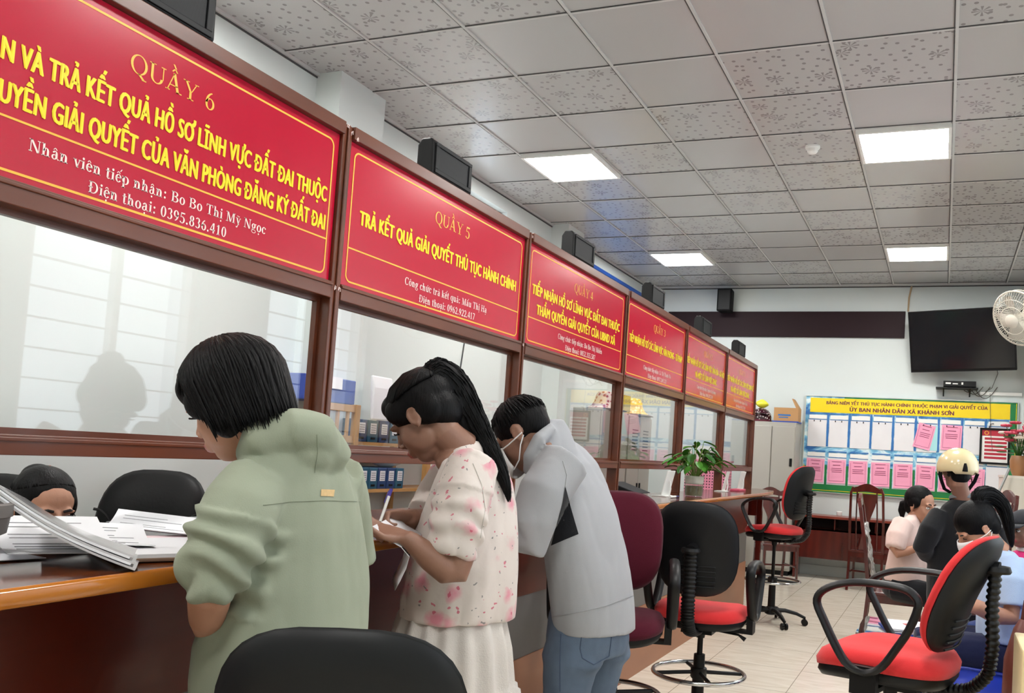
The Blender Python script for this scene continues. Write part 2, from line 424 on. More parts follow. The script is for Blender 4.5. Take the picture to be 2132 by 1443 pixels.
wall_with_openings('wall_left', LEFT_X - T, LEFT_X, FRONT_Y, BACK_Y, [(2.3, 3.04, 2.95, 3.62)])
for n_, (a, b_) in enumerate(RIGHT_WINDOWS):
    mb = MB(); z0, z1 = WIN_Z; fx = RIGHT_X + 0.08
    for yy in (a + 0.025, (a + b_) / 2, b_ - 0.025): mb.box((fx, yy, (z0 + z1) / 2), (0.06, 0.05, z1 - z0))
    for zz in (z0 + 0.025, z1 - 0.025): mb.box((fx, (a + b_) / 2, zz), (0.06, b_ - a, 0.05))
    win = struct(mb.build('window_%d' % (n_ + 1), M['white'], smooth=0))
    sl = MB(); zz = z0 + 0.1
    while zz < z1 - 0.05:
        c_, s_ = math.cos(0.6), math.sin(0.6)
        sl.box((fx, (a + b_) / 2, zz), (0.03, b_ - a - 0.08, 0.010)); zz += 0.19
    sl.build('louver_slats', M['louver'], win, smooth=0)
mb = MB()
for yy in (2.32, 3.02): mb.box((LEFT_X - 0.1, yy, 3.285), (0.05, 0.04, 0.67))
for zz in (2.97, 3.6): mb.box((LEFT_X - 0.1, 2.67, zz), (0.05, 0.74, 0.04))
struct(mb.build('window_4', M['white'], smooth=0))
# ceiling T-bars: structure, a grid of thin white strips with a dark strip painting the shadow gap on one side
mb = MB(); mg = MB()
zc = CEIL_Z - 0.004
i = math.ceil((LEFT_X) / TILE)
while i * TILE < RIGHT_X:
    x = i * TILE
    mb.box((x, (FRONT_Y + BACK_Y) / 2, zc), (0.017, BACK_Y - FRONT_Y, 0.008)); mg.box((x - 0.013, (FRONT_Y + BACK_Y) / 2, zc + 0.001), (0.006, BACK_Y - FRONT_Y, 0.006)); i += 1
j = math.ceil(FRONT_Y / TILE)
while j * TILE < BACK_Y:
    y = j * TILE
    mb.box(((LEFT_X + RIGHT_X) / 2, y, zc + 0.001), (RIGHT_X - LEFT_X, 0.016, 0.006)); mg.box(((LEFT_X + RIGHT_X) / 2, y - 0.011, zc + 0.0015), (RIGHT_X - LEFT_X, 0.005, 0.005)); j += 1
struct(mb.build('trim_1', M['tbar'], smooth=0)); struct(mg.build('trim_2', M['gap'], smooth=0))
# edge angle along the walls
mb = MB()
mb.box(((LEFT_X + RIGHT_X) / 2, BACK_Y - 0.014, CEIL_Z - 0.012), (RIGHT_X - LEFT_X, 0.028, 0.024))
mb.box((LEFT_X + 0.012, (FRONT_Y + BACK_Y) / 2, CEIL_Z - 0.01), (0.024, BACK_Y - FRONT_Y, 0.02))
struct(mb.build('trim_3', M['tbar'], smooth=0))
mb = MB(); mb.box(((LEFT_X + RIGHT_X) / 2, BACK_Y - 0.004, CEIL_Z - 0.032), (RIGHT_X - LEFT_X, 0.008, 0.012)); mb.box((LEFT_X + 0.004, (FRONT_Y + BACK_Y) / 2, CEIL_Z - 0.026), (0.008, BACK_Y - FRONT_Y, 0.010))  # dark strips paint the shadow gap under the edge angle
struct(mb.build('trim_4', M['gap'], smooth=0))
# wall columns on the staff side
struct(MB().span((LEFT_X, 0.32, 0), (LEFT_X + 0.2, 0.80, CEIL_Z)).build('trim_5', M['wall'], smooth=0))
struct(MB().span((LEFT_X, 4.03, 0), (LEFT_X + 0.2, 4.45, CEIL_Z)).build('trim_6', M['wall'], smooth=0))
# low plinth of the back wall
mb = MB(); mb.span((LEFT_X, BACK_Y - 0.02, 0), (RIGHT_X, BACK_Y, 0.13)); struct(mb.build('baseboard_back', M['wall'], smooth=0, bevel=0.004))

# ------------------------------------------------------------------ ceiling lights
def led_panel(cx, cy, label, grp='square LED ceiling panels'):
    t = thing('ceiling_light', label, 'ceiling light', (cx, cy, CEIL_Z - 0.03), 0, grp)
    f = MB(); h = TILE / 2 - 0.012; w = 0.022
    for sx in (-1, 1): f.box((sx * (h - w / 2), 0, 0.012), (w, 2 * h, 0.034)); f.box((0, sx * (h - w / 2), 0.012), (2 * h - 2 * w, w, 0.034))
    child(f, 'frame', M['white'], t, smooth=0)
    child(MB().box((0, 0, 0.012), (2 * h - 2 * w, 2 * h - 2 * w, 0.012)), 'diffuser', M['led'], t, smooth=0)
    return t
L0 = led_panel(TILE * .5, TILE * 3.5, 'square white LED ceiling panel above the second display box from the left')
dup(L0, (TILE * 4.5, TILE * 3.5, CEIL_Z - 0.03), 0, 'square white LED ceiling panel nearest the smoke detector, highest on the right')
dup(L0, (TILE * .5, TILE * 8.5, CEIL_Z - 0.03), 0, 'square white LED ceiling panel above the black speaker on the far wall')
dup(L0, (TILE * 4.5, TILE * 8.5, CEIL_Z - 0.03), 0, 'square white LED ceiling panel above the wall television, next to the far wall')
for cx in (0.5, 4.5):  # unseen panels on the same spacing, added for their light
    for cy in (-1.5, -6.5):
        dup(L0, (TILE * cx, TILE * cy, CEIL_Z - 0.03), 0, 'unseen square white LED ceiling panel added for light, nearer than the edge of the picture')
# smoke detector
p = on_z(1692, 305, CEIL_Z)
t = thing('smoke_detector', 'small round white smoke detector on the ceiling tiles', 'smoke detector', (p[0], p[1], CEIL_Z))
child(MB().lathe([(0.055, 0), (0.055, -0.014), (0.048, -0.022)], 28), 'base', M['white'], t)
child(MB().lathe([(0.042, -0.02), (0.040, -0.040), (0.030, -0.052), (0.012, -0.056)], 28), 'sensor_head', M['white'], t)
# ------------------------------------------------------------------ partition with glass
POST_R = [-3.11, -1.58, -0.055, 1.514, 3.045, 4.55, 6.04]     # right edge of every post along the counter
PW = 0.052
PX0, PX1 = 1.135, 1.21
COUNTER_Z = 1.085
TOP_Z0, TOP_Z1 = 2.492, 2.54
SR0, SR1 = 1.884, 1.945
LR0, LR1 = 1.285, 1.335
part = thing('glass_partition', 'long reddish brown wooden partition with glass panes standing on the service counter', 'partition', (1.17, 1.46, COUNTER_Z))
def pchild(mb, name, m, **kw):
    mb.xf(Matrix.Translation((-1.17, -1.46, -COUNTER_Z))); return child(mb, name, m, part, **kw)
for k, yr in enumerate(POST_R):
    mb = MB(); mb.span((PX0, yr - PW, COUNTER_Z), (PX1, yr, TOP_Z1 - 0.002)); mb.span((PX1, yr - PW * .62, COUNTER_Z), (PX1 + 0.008, yr - PW * .38, TOP_Z1 - 0.004))
    pchild(mb, 'post', M['frame'], smooth=0, bevel=0.004)
for nm, z0, z1, dx in (('top_rail', TOP_Z0, TOP_Z1, 0.012), ('sign_rail', SR0, SR1, 0.004), ('sill_rail', LR0, LR1, 0.006)):
    for k in range(6):
        mb = MB(); mb.span((PX0, POST_R[k] + 0.0006, z0), (PX1 + dx, POST_R[k + 1] - PW - 0.0006, z1))
        if nm != 'top_rail': mb.span((PX1 + dx, POST_R[k] + 0.0006, z1 - 0.016), (PX1 + dx + 0.005, POST_R[k + 1] - PW - 0.0006, z1 - 0.006))
        pchild(mb, nm, M['frame'], smooth=0, bevel=0.003)
for k in range(6):
    a, b_ = POST_R[k], POST_R[k + 1] - PW
    mb = MB(); w = 0.016
    for (y0, y1, z0, z1) in ((a, a + w, LR1, SR0), (b_ - w, b_, LR1, SR0), (a + w, b_ - w, LR1, LR1 + w), (a + w, b_ - w, SR0 - w, SR0)):
        mb.span((PX0 + 0.008, y0, z0), (PX0 + 0.03, y1, z1))
    gb = pchild(mb, 'glazing_bead', M['frame'], smooth=0)
    mb = MB(); mb.box((PX0 + 0.019, (a + b_) / 2, (LR1 + SR0) / 2), (0.004, b_ - a - 0.004, SR0 - LR1 - 0.004))
    pchild(mb, 'glass_pane', M['glass'], smooth=0)
# little chalk marks on the wood at the post heads
mb = MB()
for yy, zz in ((-1.625, 2.522), (-1.60, 2.508), (-1.566, 2.50), (-1.625, 1.925), (-1.60, 1.918), (-0.075, 2.515), (-0.1, 1.925)):
    for q in range(3):
        a_ = rng.uniform(-.6, .6); mb.box((PX1 + 0.0125, yy + rng.uniform(-.006, .006), zz + rng.uniform(-.006, .006)), (0.0008, 0.0022, 0.014), M=[[1, 0, 0], [0, math.cos(a_), -math.sin(a_)], [0, math.sin(a_), math.cos(a_)]])
pchild(mb, 'chalk_marks', M['offwhite'], smooth=0)

# ------------------------------------------------------------------ lettering
def _text_mesh(text):
    c = bpy.data.curves.new('lettering', 'FONT'); c.body = text; c.size = 1; c.resolution_u = 3
    o = bpy.data.objects.new('lettering', c); COL.objects.link(o)
    bpy.context.view_layer.update()
    me = bpy.data.meshes.new_from_object(o.evaluated_get(bpy.context.evaluated_depsgraph_get()))
    P = np.array([v.co[:2] for v in me.vertices]).reshape(-1, 2); F = [tuple(p.vertices) for p in me.polygons]
    bpy.data.objects.remove(o); bpy.data.curves.remove(c); bpy.data.meshes.remove(me)
    return P, F
_SANS = {}
def _sans_char(ch):
    if ch not in _SANS:
        dec = unicodedata.normalize('NFD', ch); horn = '\u031b' in dec; bar = ch in 'Đđ'
        b = unicodedata.normalize('NFC', dec.replace('\u031b', '')); b = {'Đ': 'D', 'đ': 'd'}.get(b, b)
        adv = _text_mesh('H' + b + 'H')[0][:, 0].max() - _text_mesh('HH')[0][:, 0].max()
        P, F = _text_mesh(b) if b != ' ' else (np.zeros((0, 2)), [])
        F = list(F)
        def quad(*pts):
            nonlocal P
            k = len(P); P = np.concatenate([P, np.array(pts)]); F.append(tuple(range(k, k + len(pts))))
        if bar: quad((-.01, .32), (.34, .32), (.34, .41), (-.01, .41))
        if horn: quad((adv - .15, .60), (adv - .05, .60), (adv + .05, .72), (adv + .05, .86), (adv - .05, .86), (adv - .05, .74), (adv - .15, .70))
        _SANS[ch] = (P, F, adv)
    return _SANS[ch]
def sans(text, weight=0.02):
    # a heavy condensed face: every letter's outline laid down several times a little to both sides
    Q, G, n, x = [], [], 0, 0.0
    for ch in text:
        P, F, adv = _sans_char(ch)
        for k, (dx, dy) in enumerate(((-weight * 1.7, 0), (-weight * .8, weight * .4), (weight * .8, -weight * .4), (weight * 1.7, 0), (0, 0))):
            if len(P): Q.append(np.column_stack([P + np.array([x + dx, dy]), np.full(len(P), k * .00022)])); G += [tuple(i + n for i in f) for f in F]; n += len(P)
        x += adv + .035
    return np.concatenate(Q), G
CAPH = 0.727
SERIF_BOLD, SERIF_REG = (0.125, 0.042), (0.098, 0.034)
class Glyphs:
    def __init__(s, wt): s.st, s.th = wt; s.P = []; s.F = []; s.x = 0.0
    def poly(s, pts): k = len(s.P); s.P.extend([(s.x + a, b) for a, b in pts]); s.F.append(tuple(range(k, k + len(pts))))
    def R(s, x0, y0, x1, y1): s.poly([(x0, y0), (x1, y0), (x1, y1), (x0, y1)])
    def V(s, x, y0, y1, w=None): s.R(x, y0, x + (w or s.st), y1)
    def S(s, xc, y, w): s.R(xc - w / 2, y, xc + w / 2, y + s.th)
    def D(s, x0, y0, x1, y1, w): s.poly([(x0, y0), (x0 + w, y0), (x1 + w, y1), (x1, y1)])
    def O(s, cx, cy, rx, ry, a0=0, a1=360, st=None, th=None, n=22):
        st = st or s.st; th = th or s.th
        for i in range(n):
            q = []
            for a, inn in ((a0 + (a1 - a0) * i / n, 0), (a0 + (a1 - a0) * (i + 1) / n, 0), (a0 + (a1 - a0) * (i + 1) / n, 1), (a0 + (a1 - a0) * i / n, 1)):
                a = math.radians(a); q.append((cx + (rx - st * inn) * math.cos(a), cy + (ry - th * inn) * math.sin(a)))
            s.poly(q)
    def dot(s, x, y, r=None): r = r or s.st * .58; s.poly([(x + r * math.cos(2 * PI * i / 10), y + r * math.sin(2 * PI * i / 10)) for i in range(10)])
    def base(s, c):
        st, th = s.st, s.th; c0 = 0.66; xh = 0.46
        if c == ' ': return .25
        if c == 'Q': s.O(.36, .33, .33, .345); s.D(.50, -.14, .30, .03, .13); s.R(.50, -.16, .68, -.12); return .72
        if c in 'CG': s.O(.34, .33, .31, .345, 45, 315); s.R(.55, .46, .585, .67); return .64
        if c == 'O': s.O(.36, .33, .33, .345); return .72
        if c == 'U': s.V(.09, .2, c0); s.S(.15, c0 - th, .26); s.O(.34, .2, .25, .215, 180, 360, st); s.V(.57, .2, c0, th * 1.2); s.S(.59, c0 - th, .2); return .70
        if c == 'A': s.D(.05, 0, .31, c0, th * 1.2); s.D(.46, 0, .27, c0 + .01, st * 1.15); s.R(.17, .2, .5, .2 + th); s.S(.08, 0, .19); s.S(.56, 0, .25); return .70
        if c == 'Y': s.V(.29, 0, .32); s.S(.35, 0, .28); s.D(.29, .3, .07, c0, st); s.D(.37, .3, .57, c0, th * 1.2); s.S(.13, c0 - th, .27); s.S(.60, c0 - th, .18); return .69
        if c == 'N': s.V(.11, 0, c0, th * 1.2); s.S(.13, 0, .2); s.D(.50, 0, .08, c0, st * 1.1); s.V(.58, 0, c0, th * 1.2); s.S(.60, c0 - th, .2); s.S(.12, c0 - th, .2); return .73
        if c == 'M': s.V(.12, 0, c0, th * 1.2); s.S(.13, 0, .2); s.D(.38, 0, .12, c0, st); s.D(.42, 0, .64, c0, th * 1.2); s.V(.66, 0, c0); s.S(.72, 0, .26); s.S(.13, c0 - th, .22); s.S(.73, c0 - th, .24); return .90
        if c == 'H': s.V(.1, 0, c0); s.V(.53, 0, c0); s.R(.1, .33, .6, .33 + th); [s.S(x, y, .27) for x in (.16, .59) for y in (0, c0 - th)]; return .76
        if c == 'T': s.V(.27, 0, c0); s.S(.33, 0, .27); s.R(.05, c0 - th, .61, c0); s.R(.05, c0 - .16, .05 + th, c0); s.R(.61 - th, c0 - .16, .61, c0); return .66
        if c == 'B': s.V(.1, 0, c0); s.R(.04, 0, .34, th); s.R(.04, c0 - th, .32, c0); s.R(.1, .34, .34, .34 + th); s.O(.32, .505, .24, .155, -90, 90); s.O(.34, .18, .27, .18, -90, 90); return .65
        if c == 'D': s.V(.1, 0, c0); s.R(.04, 0, .33, th); s.R(.04, c0 - th, .33, c0); s.O(.32, .33, .34, .33, -90, 90); return .71
        if c == 'X': s.D(.42, 0, .08, c0, st); s.D(.06, 0, .5, c0, th); [s.S(x, y, .22) for x, y in ((.1, 0), (.5, 0), (.14, c0 - th), (.54, c0 - th))]; return .68
        if c == 'h': s.V(.07, 0, .68); s.S(.13, 0, .23); s.S(.08, .68 - th, .13); s.O(.28, .27, .17, .19, 0, 180, st); s.V(.325, 0, .27); s.S(.39, 0, .23); return .55
        if c == 'n': s.V(.07, 0, xh); s.S(.13, 0, .23); s.S(.07, xh - th, .13); s.O(.28, .27, .17, .19, 0, 180, st); s.V(.325, 0, .27); s.S(.39, 0, .23); return .55
        if c == 'm': s.V(.07, 0, xh); s.S(.13, 0, .23); s.O(.28, .27, .17, .19, 0, 180, st); s.V(.325, 0, .27); s.O(.53, .27, .17, .19, 0, 180, st); s.V(.575, 0, .27); s.S(.64, 0, .23); return .8
        if c == 'v': s.D(.22, 0, .04, xh, st); s.D(.24, 0, .38, xh, th * 1.2); s.S(.1, xh - th, .22); s.S(.41, xh - th, .15); return .48
        if c == 'y': s.D(.22, 0, .04, xh, st); s.D(.14, -.2, .38, xh, th * 1.3); s.S(.1, xh - th, .22); s.S(.41, xh - th, .15); s.dot(.1, -.17, .05); return .48
        if c == 'i': s.V(.08, 0, xh); s.S(.14, 0, .23); s.S(.08, xh - th, .13); s.dot(.14, .6); return .28
        if c == 'ı': s.V(.08, 0, xh); s.S(.14, 0, .23); s.S(.08, xh - th, .13); return .28
        if c == 't': s.V(.09, .08, .6); s.R(.02, xh - th, .31, xh); s.O(.215, .1, .125, .11, 180, 330, st * .7); return .34
        if c == 'p': s.V(.07, -.21, xh); s.S(.13, -.21, .23); s.S(.07, xh - th, .13); s.O(.26, .23, .235, .24, -100, 100); s.O(.26, .23, .235, .24, 100, 260, .04); return .55
        if c == 'q': s.V(.35, -.21, xh); s.S(.41, -.21, .23); s.O(.27, .23, .235, .24, 80, 280); s.O(.27, .23, .235, .24, -80, 80, .04); return .55
        if c == 'g': s.O(.23, .29, .19, .175); s.O(.25, -.07, .22, .13, st=.05); s.O(.2, .09, .12, .1, 150, 280, .05); s.R(.36, .40, .5, .45); return .50
        if c == 'o': s.O(.25, .23, .225, .24); return .50
        if c == 'e': s.O(.24, .23, .215, .24, 0, 325); s.R(.06, .24, .455, .24 + th); return .46
        if c == 'c': s.O(.24, .23, .215, .24, 50, 320); s.dot(.37, .37, .055); return .45
        if c == 'a': s.V(.27, .06, .33); s.O(.235, .31, .155, .16, 0, 165, st * .9); s.O(.2, .13, .165, .14, 60, 330, st * .8); s.O(.44, .08, .06, .08, 180, 330, .04); return .50
        if c == 'r': s.V(.07, 0, xh); s.S(.13, 0, .23); s.S(.07, xh - th, .13); s.O(.3, .28, .13, .18, 60, 165, .05); s.dot(.36, .39, .06); return .44
        if c == 'k': s.V(.07, 0, .68); s.S(.13, 0, .23); s.D(.18, .2, .36, xh, th * 1.2); s.D(.37, 0, .24, .27, st); s.S(.42, xh - th, .18); s.S(.44, 0, .22); return .55
        if c == 'u': s.V(.07, .17, xh); s.O(.235, .17, .165, .18, 180, 330, st); s.V(.345, 0, xh); s.S(.07, xh - th, .13); s.S(.35, xh - th, .12); s.S(.43, 0, .15); return .56
        if c == '0': s.O(.25, .33, .22, .34); return .50
        if c == '1': s.V(.2, 0, .66); s.S(.26, 0, .3); s.D(.1, .52, .2, .63, .1); return .50
        if c == '2': s.O(.25, .46, .2, .21, -40, 165); s.D(.05, .03, .33, .36, st * .9); s.R(.05, 0, .45, .085); return .50
        if c == '3': s.O(.23, .50, .19, .17, -90, 155); s.O(.23, .18, .22, .19, -150, 90); return .50
        if c == '4': s.V(.28, 0, .66); s.D(.02, .2, .27, .66, th * 1.4); s.R(.02, .16, .47, .24); return .50
        if c == '5': s.R(.1, .58, .44, .66); s.D(.07, .36, .1, .62, th * 1.5); s.O(.22, .2, .23, .22, -150, 110); return .50
        if c == '6': s.O(.26, .21, .21, .22); s.O(.42, .25, .37, .42, 105, 180, st); return .50
        if c == '7': s.R(.05, .58, .46, .66); s.D(.14, 0, .36, .6, st * .85); return .50
        if c == '8': s.O(.25, .5, .18, .17); s.O(.25, .18, .215, .19); return .50
        if c == '9': s.O(.24, .45, .21, .22); s.O(.08, .41, .37, .42, -75, 0, st); return .50
        if c == '.': s.dot(.12, .06, .07); return .25
        if c == ':': s.dot(.15, .07, .07); s.dot(.15, .38, .07); return .33
        if c == '-': s.R(.04, .2, .29, .27); return .33
        s.R(.08, 0, .4, .5); return .5
    def mark(s, m, cx, top, k):
        th = s.th * 1.5
        if m == '\u0302': s.D(cx - .13, top + .05, cx - .04, top + .16, .06); s.D(cx + .07, top + .05, cx - .02, top + .16, .06); return 1
        if m == '\u0306': s.O(cx, top + .15, .12, .1, 180, 360, .045, .05); return 1
        o = (.13 if k else 0.); dx = (.12 if k else 0.); y = top + .05 + o
        if m == '\u0301': s.D(cx - .03 + dx, y, cx + .06 + dx, y + .14, .07)
        if m == '\u0300': s.D(cx + .0 - dx * .0, y, cx - .10, y + .14, .07)
        if m == '\u0309': s.O(cx + dx, y + .1, .07, .06, -90, 160, .04, .04); s.R(cx + dx - .02, y - .01, cx + dx + .02, y + .05)
        if m == '\u0303': s.O(cx - .06, y + .03, .07, .06, 10, 170, .04, .045); s.O(cx + .065, y + .07, .07, .06, 190, 350, .04, .045)
        if m == '\u0323': s.dot(cx, -.15, .06)
        return 0
    def text(s, t):
        for ch in t:
            bar = ch in 'Đđ'
            c = 'D' if ch == 'Đ' else 'd' if ch == 'đ' else ch
            dec = unicodedata.normalize('NFD', c); b = dec[0]; marks = dec[1:]
            adv = s.base('ı' if b == 'i' and any(m != '\u0323' for m in marks) else b)
            if bar: s.R(.02, .31, .3, .31 + s.th * 1.3)
            top = .66 if b.isupper() else .46; k = 0
            for m in marks:
                if m == '\u031b': s.O(adv - .04, top + .02, .09, .12, -80, 60, .06, .05)
                else: k = s.mark(m, adv * .48, top, k) or k
            s.x += adv + .02
        return np.array(s.P), s.F
def serif(text, wt=SERIF_BOLD): return Glyphs(wt).text(text)
def letters(mb, PF, y0, y1, zbase, caph, x, capunit):
    # fit a line of text between y0 and y1 on a plane that faces +x
    P, F = PF; lo, hi = P[:, 0].min(), P[:, 0].max()
    Y = y0 + (P[:, 0] - lo) / (hi - lo) * (y1 - y0); Z = zbase + P[:, 1] / capunit * caph
    mb.add(np.stack([np.full(len(Y), x) + (P[:, 2] if P.shape[1] > 2 else 0), Y, Z], 1), F)
def frame_strip(mb, y0, y1, z0, z1, w, x, r=0.03):
    # rounded rectangular line on a plane that faces +x
    def ringpts(i):
        out = []; rr = max(r - i, 0.001)
        for cy, cz, a0 in ((y1 - r, z1 - r, 0), (y0 + r, z1 - r, 90), (y0 + r, z0 + r, 180), (y1 - r, z0 + r, 270)):
            for q in range(7): a = math.radians(a0 + 15 * q); out.append((x, cy + rr * math.cos(a), cz + rr * math.sin(a)))
        return out
    A, B = ringpts(0), ringpts(w); n = len(A)
    mb.add(A + B, [(i, (i + 1) % n, n + (i + 1) % n, n + i) for i in range(n)])
SIGNS = [
 ('6', ['TIẾP NHẬN VÀ TRẢ KẾT QUẢ HỒ SƠ LĨNH VỰC ĐẤT ĐAI THUỘC', 'THẨM QUYỀN GIẢI QUYẾT CỦA VĂN PHÒNG ĐĂNG KÝ ĐẤT ĐAI'], ['Nhân viên tiếp nhận: Bo Bo Thị Mỹ Ngọc', 'Điện thoại: 0395.836.410']),
 ('5', ['TRẢ KẾT QUẢ GIẢI QUYẾT THỦ TỤC HÀNH CHÍNH'], ['Công chức trả kết quả: Mấu Thị Hạ', 'Điện thoại: 0962.922.417']),
 ('4', ['TIẾP NHẬN HỒ SƠ LĨNH VỰC ĐẤT ĐAI THUỘC', 'THẨM QUYỀN GIẢI QUYẾT CỦA UBND XÃ'], ['Công chức tiếp nhận: Bo Bo Thị Nhiển', 'Điện thoại: 0852.355.587']),
 ('3', ['TIẾP NHẬN HỒ SƠ CÁC LĨNH VỰC VĂN PHÒNG - TƯ PHÁP'], ['Công chức tiếp nhận: Cà Thị Thanh Hà', 'Điện thoại: 0977.269.321']),
 ('2', ['TIẾP NHẬN HỒ SƠ CÁC LĨNH VỰC VĂN HÓA - XÃ HỘI', 'VÀ MỘT SỐ LĨNH VỰC KHÁC'], ['Công chức tiếp nhận: Nguyễn Thị Hương', 'Điện thoại: 0962.475.370']),
 ('1', ['TIẾP NHẬN HỒ SƠ CÁC LĨNH VỰC KINH TẾ', 'VÀ MỘT SỐ LĨNH VỰC KHÁC'], ['Công chức tiếp nhận: Nguyễn Thị Hà', 'Điện thoại: 0367.355.370']),
]
SX = 1.196
SIGN_SPAN = {'6': [(-3.055, -1.68), (-3.02, -1.677)], '5': [(-1.487, -.18)], '4': [(.011, 1.381), (.08, 1.31)], '3': [(1.585, 2.93)], '2': [(3.07, 4.45), (3.37, 4.17)], '1': [(4.60, 5.93), (4.78, 5.72)]}
for k, (num, title, contact) in enumerate(SIGNS):
    a, b_ = POST_R[k] + 0.002, POST_R[k + 1] - PW - 0.002
    c = (a + b_) / 2 + (0.02 if k else 0.01)
    look = {'6': 'large red counter sign reading QUẦY 6, leftmost and cut by the picture edge', '5': 'red counter sign reading QUẦY 5 with one yellow title line', '4': 'red counter sign reading QUẦY 4 above the man in the grey hoodie',
            '3': 'red counter sign reading QUẦY 3 with one long yellow title line', '2': 'red counter sign reading QUẦY 2, second from the far end', '1': 'red counter sign reading QUẦY 1 at the far end of the partition'}[num]
    t = thing('counter_sign', look, 'sign', (SX, (a + b_) / 2, SR1), 0, 'red counter signs in the partition')
    off = Matrix.Translation((-SX, -(a + b_) / 2, -SR1))
    mb = MB(); mb.span((SX - 0.014, a, SR1 + 0.001), (SX, b_, TOP_Z0 - 0.001)); child(mb.xf(off), 'panel', M['sign'], t, smooth=0)
    mb = MB(); x = SX + 0.0012
    frame_strip(mb, a + 0.034, b_ - 0.026, 1.963, 2.463, 0.0065, x)
    mb.span((x - .0004, a + 0.04, 2.091), (x, b_ - 0.032, 2.0965)); child(mb.xf(off), 'border_line', M['gold'], t, smooth=0)
    mb = MB(); hw = 0.147; letters(mb, serif('QUẦY ' + num, SERIF_REG), c - hw, c + hw, 2.346, 0.053, x, 0.66); child(mb.xf(off), 'heading_lettering', M['gold'], t, smooth=0)
    mb = MB(); sp = SIGN_SPAN[num]
    for q, line in enumerate(title):
        y0, y1 = sp[q]; zb = (2.225, 2.123)[q] if len(title) == 2 else 2.196
        letters(mb, sans(line, 0.036), y0, y1, zb, 0.057, x + 0.0004, CAPH)
    child(mb.xf(off), 'title_lettering', M['yellow'], t, smooth=0)
    mb = MB()
    for q, line in enumerate(contact):
        hw = ((0.4, 0.235) if num in '6' else (0.348, 0.237))[q]; cc = c + (0.0 if num == '6' else 0.01)
        letters(mb, serif(line, SERIF_BOLD), cc - hw, cc + hw, (2.032, 1.979)[q], 0.031, x, 0.66)
    child(mb.xf(off), 'contact_lettering', M['offwhite'], t, smooth=0)

# ------------------------------------------------------------------ display boxes on top of the partition
def meshscreen():
    m, nt, b = newmat('display_mesh')
    co = coords(nt, (1, 1, 1)); v = N(nt, 'ShaderNodeTexVoronoi', i_Scale=240.0, i_Randomness=0.0); nt.links.new(co, v.inputs[0])
    nt.links.new(ramp(nt, v.outputs[0], [(0.25, lin('#303236')), (0.5, lin('#0b0b0c'))]), b.inputs['Base Color']); b.inputs['Roughness'].default_value = 0.5; b.inputs['Specular IOR Level'].default_value = 0.2
    return m
M['dispmesh'] = meshscreen()
def display_box(y, label):
    t = thing('queue_display', label, 'display', (1.165, y, TOP_Z1), 0, 'black display boxes on top of the partition')
    w, h, d = 0.335, 0.165, 0.085
    prof = [(-d / 2, 0.0), (d / 2 - 0.012, 0.0), (d / 2, 0.014), (d / 2 - 0.004, h - 0.02), (d / 2 - 0.02, h), (-d / 2 + 0.02, h), (-d / 2, h - 0.03)]
    mb = MB(); mb.prism([(p[0], p[1]) for p in prof], 1, -w / 2, w / 2); child(mb, 'housing', M['black'], t, smooth=0, bevel=0.008, seg=3)
    mb = MB(); x = d / 2 - 0.001
    for (y0, y1, z0, z1) in ((-w / 2 + .016, w / 2 - .016, .014, .032), (-w / 2 + .016, w / 2 - .016, h - .034, h - .018), (-w / 2 + .016, -w / 2 + .04, .032, h - .034), (w / 2 - .04, w / 2 - .016, .032, h - .034)):
        mb.span((x - .012, y0, z0), (x + 0.006, y1, z1))
    child(mb, 'bezel', M['darkplastic'], t, smooth=0, bevel=0.002)
    child(MB().span((x - .008, -w / 2 + .04, .032), (x + .001, w / 2 - .04, h - .034)), 'screen', M['dispmesh'], t, smooth=0)
    return t
for yy, lab in ((-2.41, 'black display box at the top left picture edge above the QUẦY 6 sign'), (-0.87, 'black display box with a mesh screen on the partition above the QUẦY 5 sign'), (0.67, 'black display box on the partition above the QUẦY 4 sign'),
                (2.16, 'black display box on the partition above the QUẦY 3 sign'), (3.66, 'black display box above the QUẦY 2 sign, in front of the dark brown board'), (5.18, 'small looking black display box above the QUẦY 1 sign')):
    display_box(yy, lab)

# ------------------------------------------------------------------ service counter
ct = thing('service_counter', 'long brown service counter with an orange brown edge and a glossy dark top', 'counter', (1.5, 0.6, 0))
def cchild(mb, name, m, **kw): mb.xf(Matrix.Translation((-1.5, -0.6, 0))); return child(mb, name, m, ct, **kw)
FRONT = [(1.92, -4.6), (1.90, -4.0), (1.845, -3.0), (1.78, -2.0), (1.715, -0.8), (1.665, 0.6), (1.64, 2.0), (1.625, 3.6), (1.61, 5.25)]
def smooth_front(n=60):
    P = np.array(FRONT); t = np.linspace(P[0, 1], P[-1, 1], n); return [(float(np.interp(v, P[:, 1], P[:, 0])), float(v)) for v in t]
fe = smooth_front()
SL = 0.034
mb = MB(); mb.prism([(1.10, -4.6)] + [(x - 0.008, y) for x, y in fe] + [(1.52, 5.75), (1.26, 6.06), (1.10, 6.06)], 2, COUNTER_Z - SL, COUNTER_Z); cchild(mb, 'top', M['countertop'], smooth=30)
mb = MB(); fe2 = fe + [(1.52 + .008, 5.76), (1.262, 6.072)]
rings = []
for (x, y) in fe2:
    rings.append([(x - 0.010, y, COUNTER_Z + 0.0006), (x - 0.002, y, COUNTER_Z - 0.0015), (x + 0.002, y, COUNTER_Z - 0.007), (x + 0.002, y, COUNTER_Z - SL + 0.004), (x - 0.002, y, COUNTER_Z - SL), (x - 0.010, y, COUNTER_Z - SL)])
mb.loft(rings, cap=True); cchild(mb, 'edge_band', M['counteredge'], smooth=60)
FX = 1.55
mb = MB(); mb.span((FX - 0.02, -4.6, 0.71), (FX, 4.30, COUNTER_Z - SL)); cchild(mb, 'front_panel', M['maroon'], smooth=0)
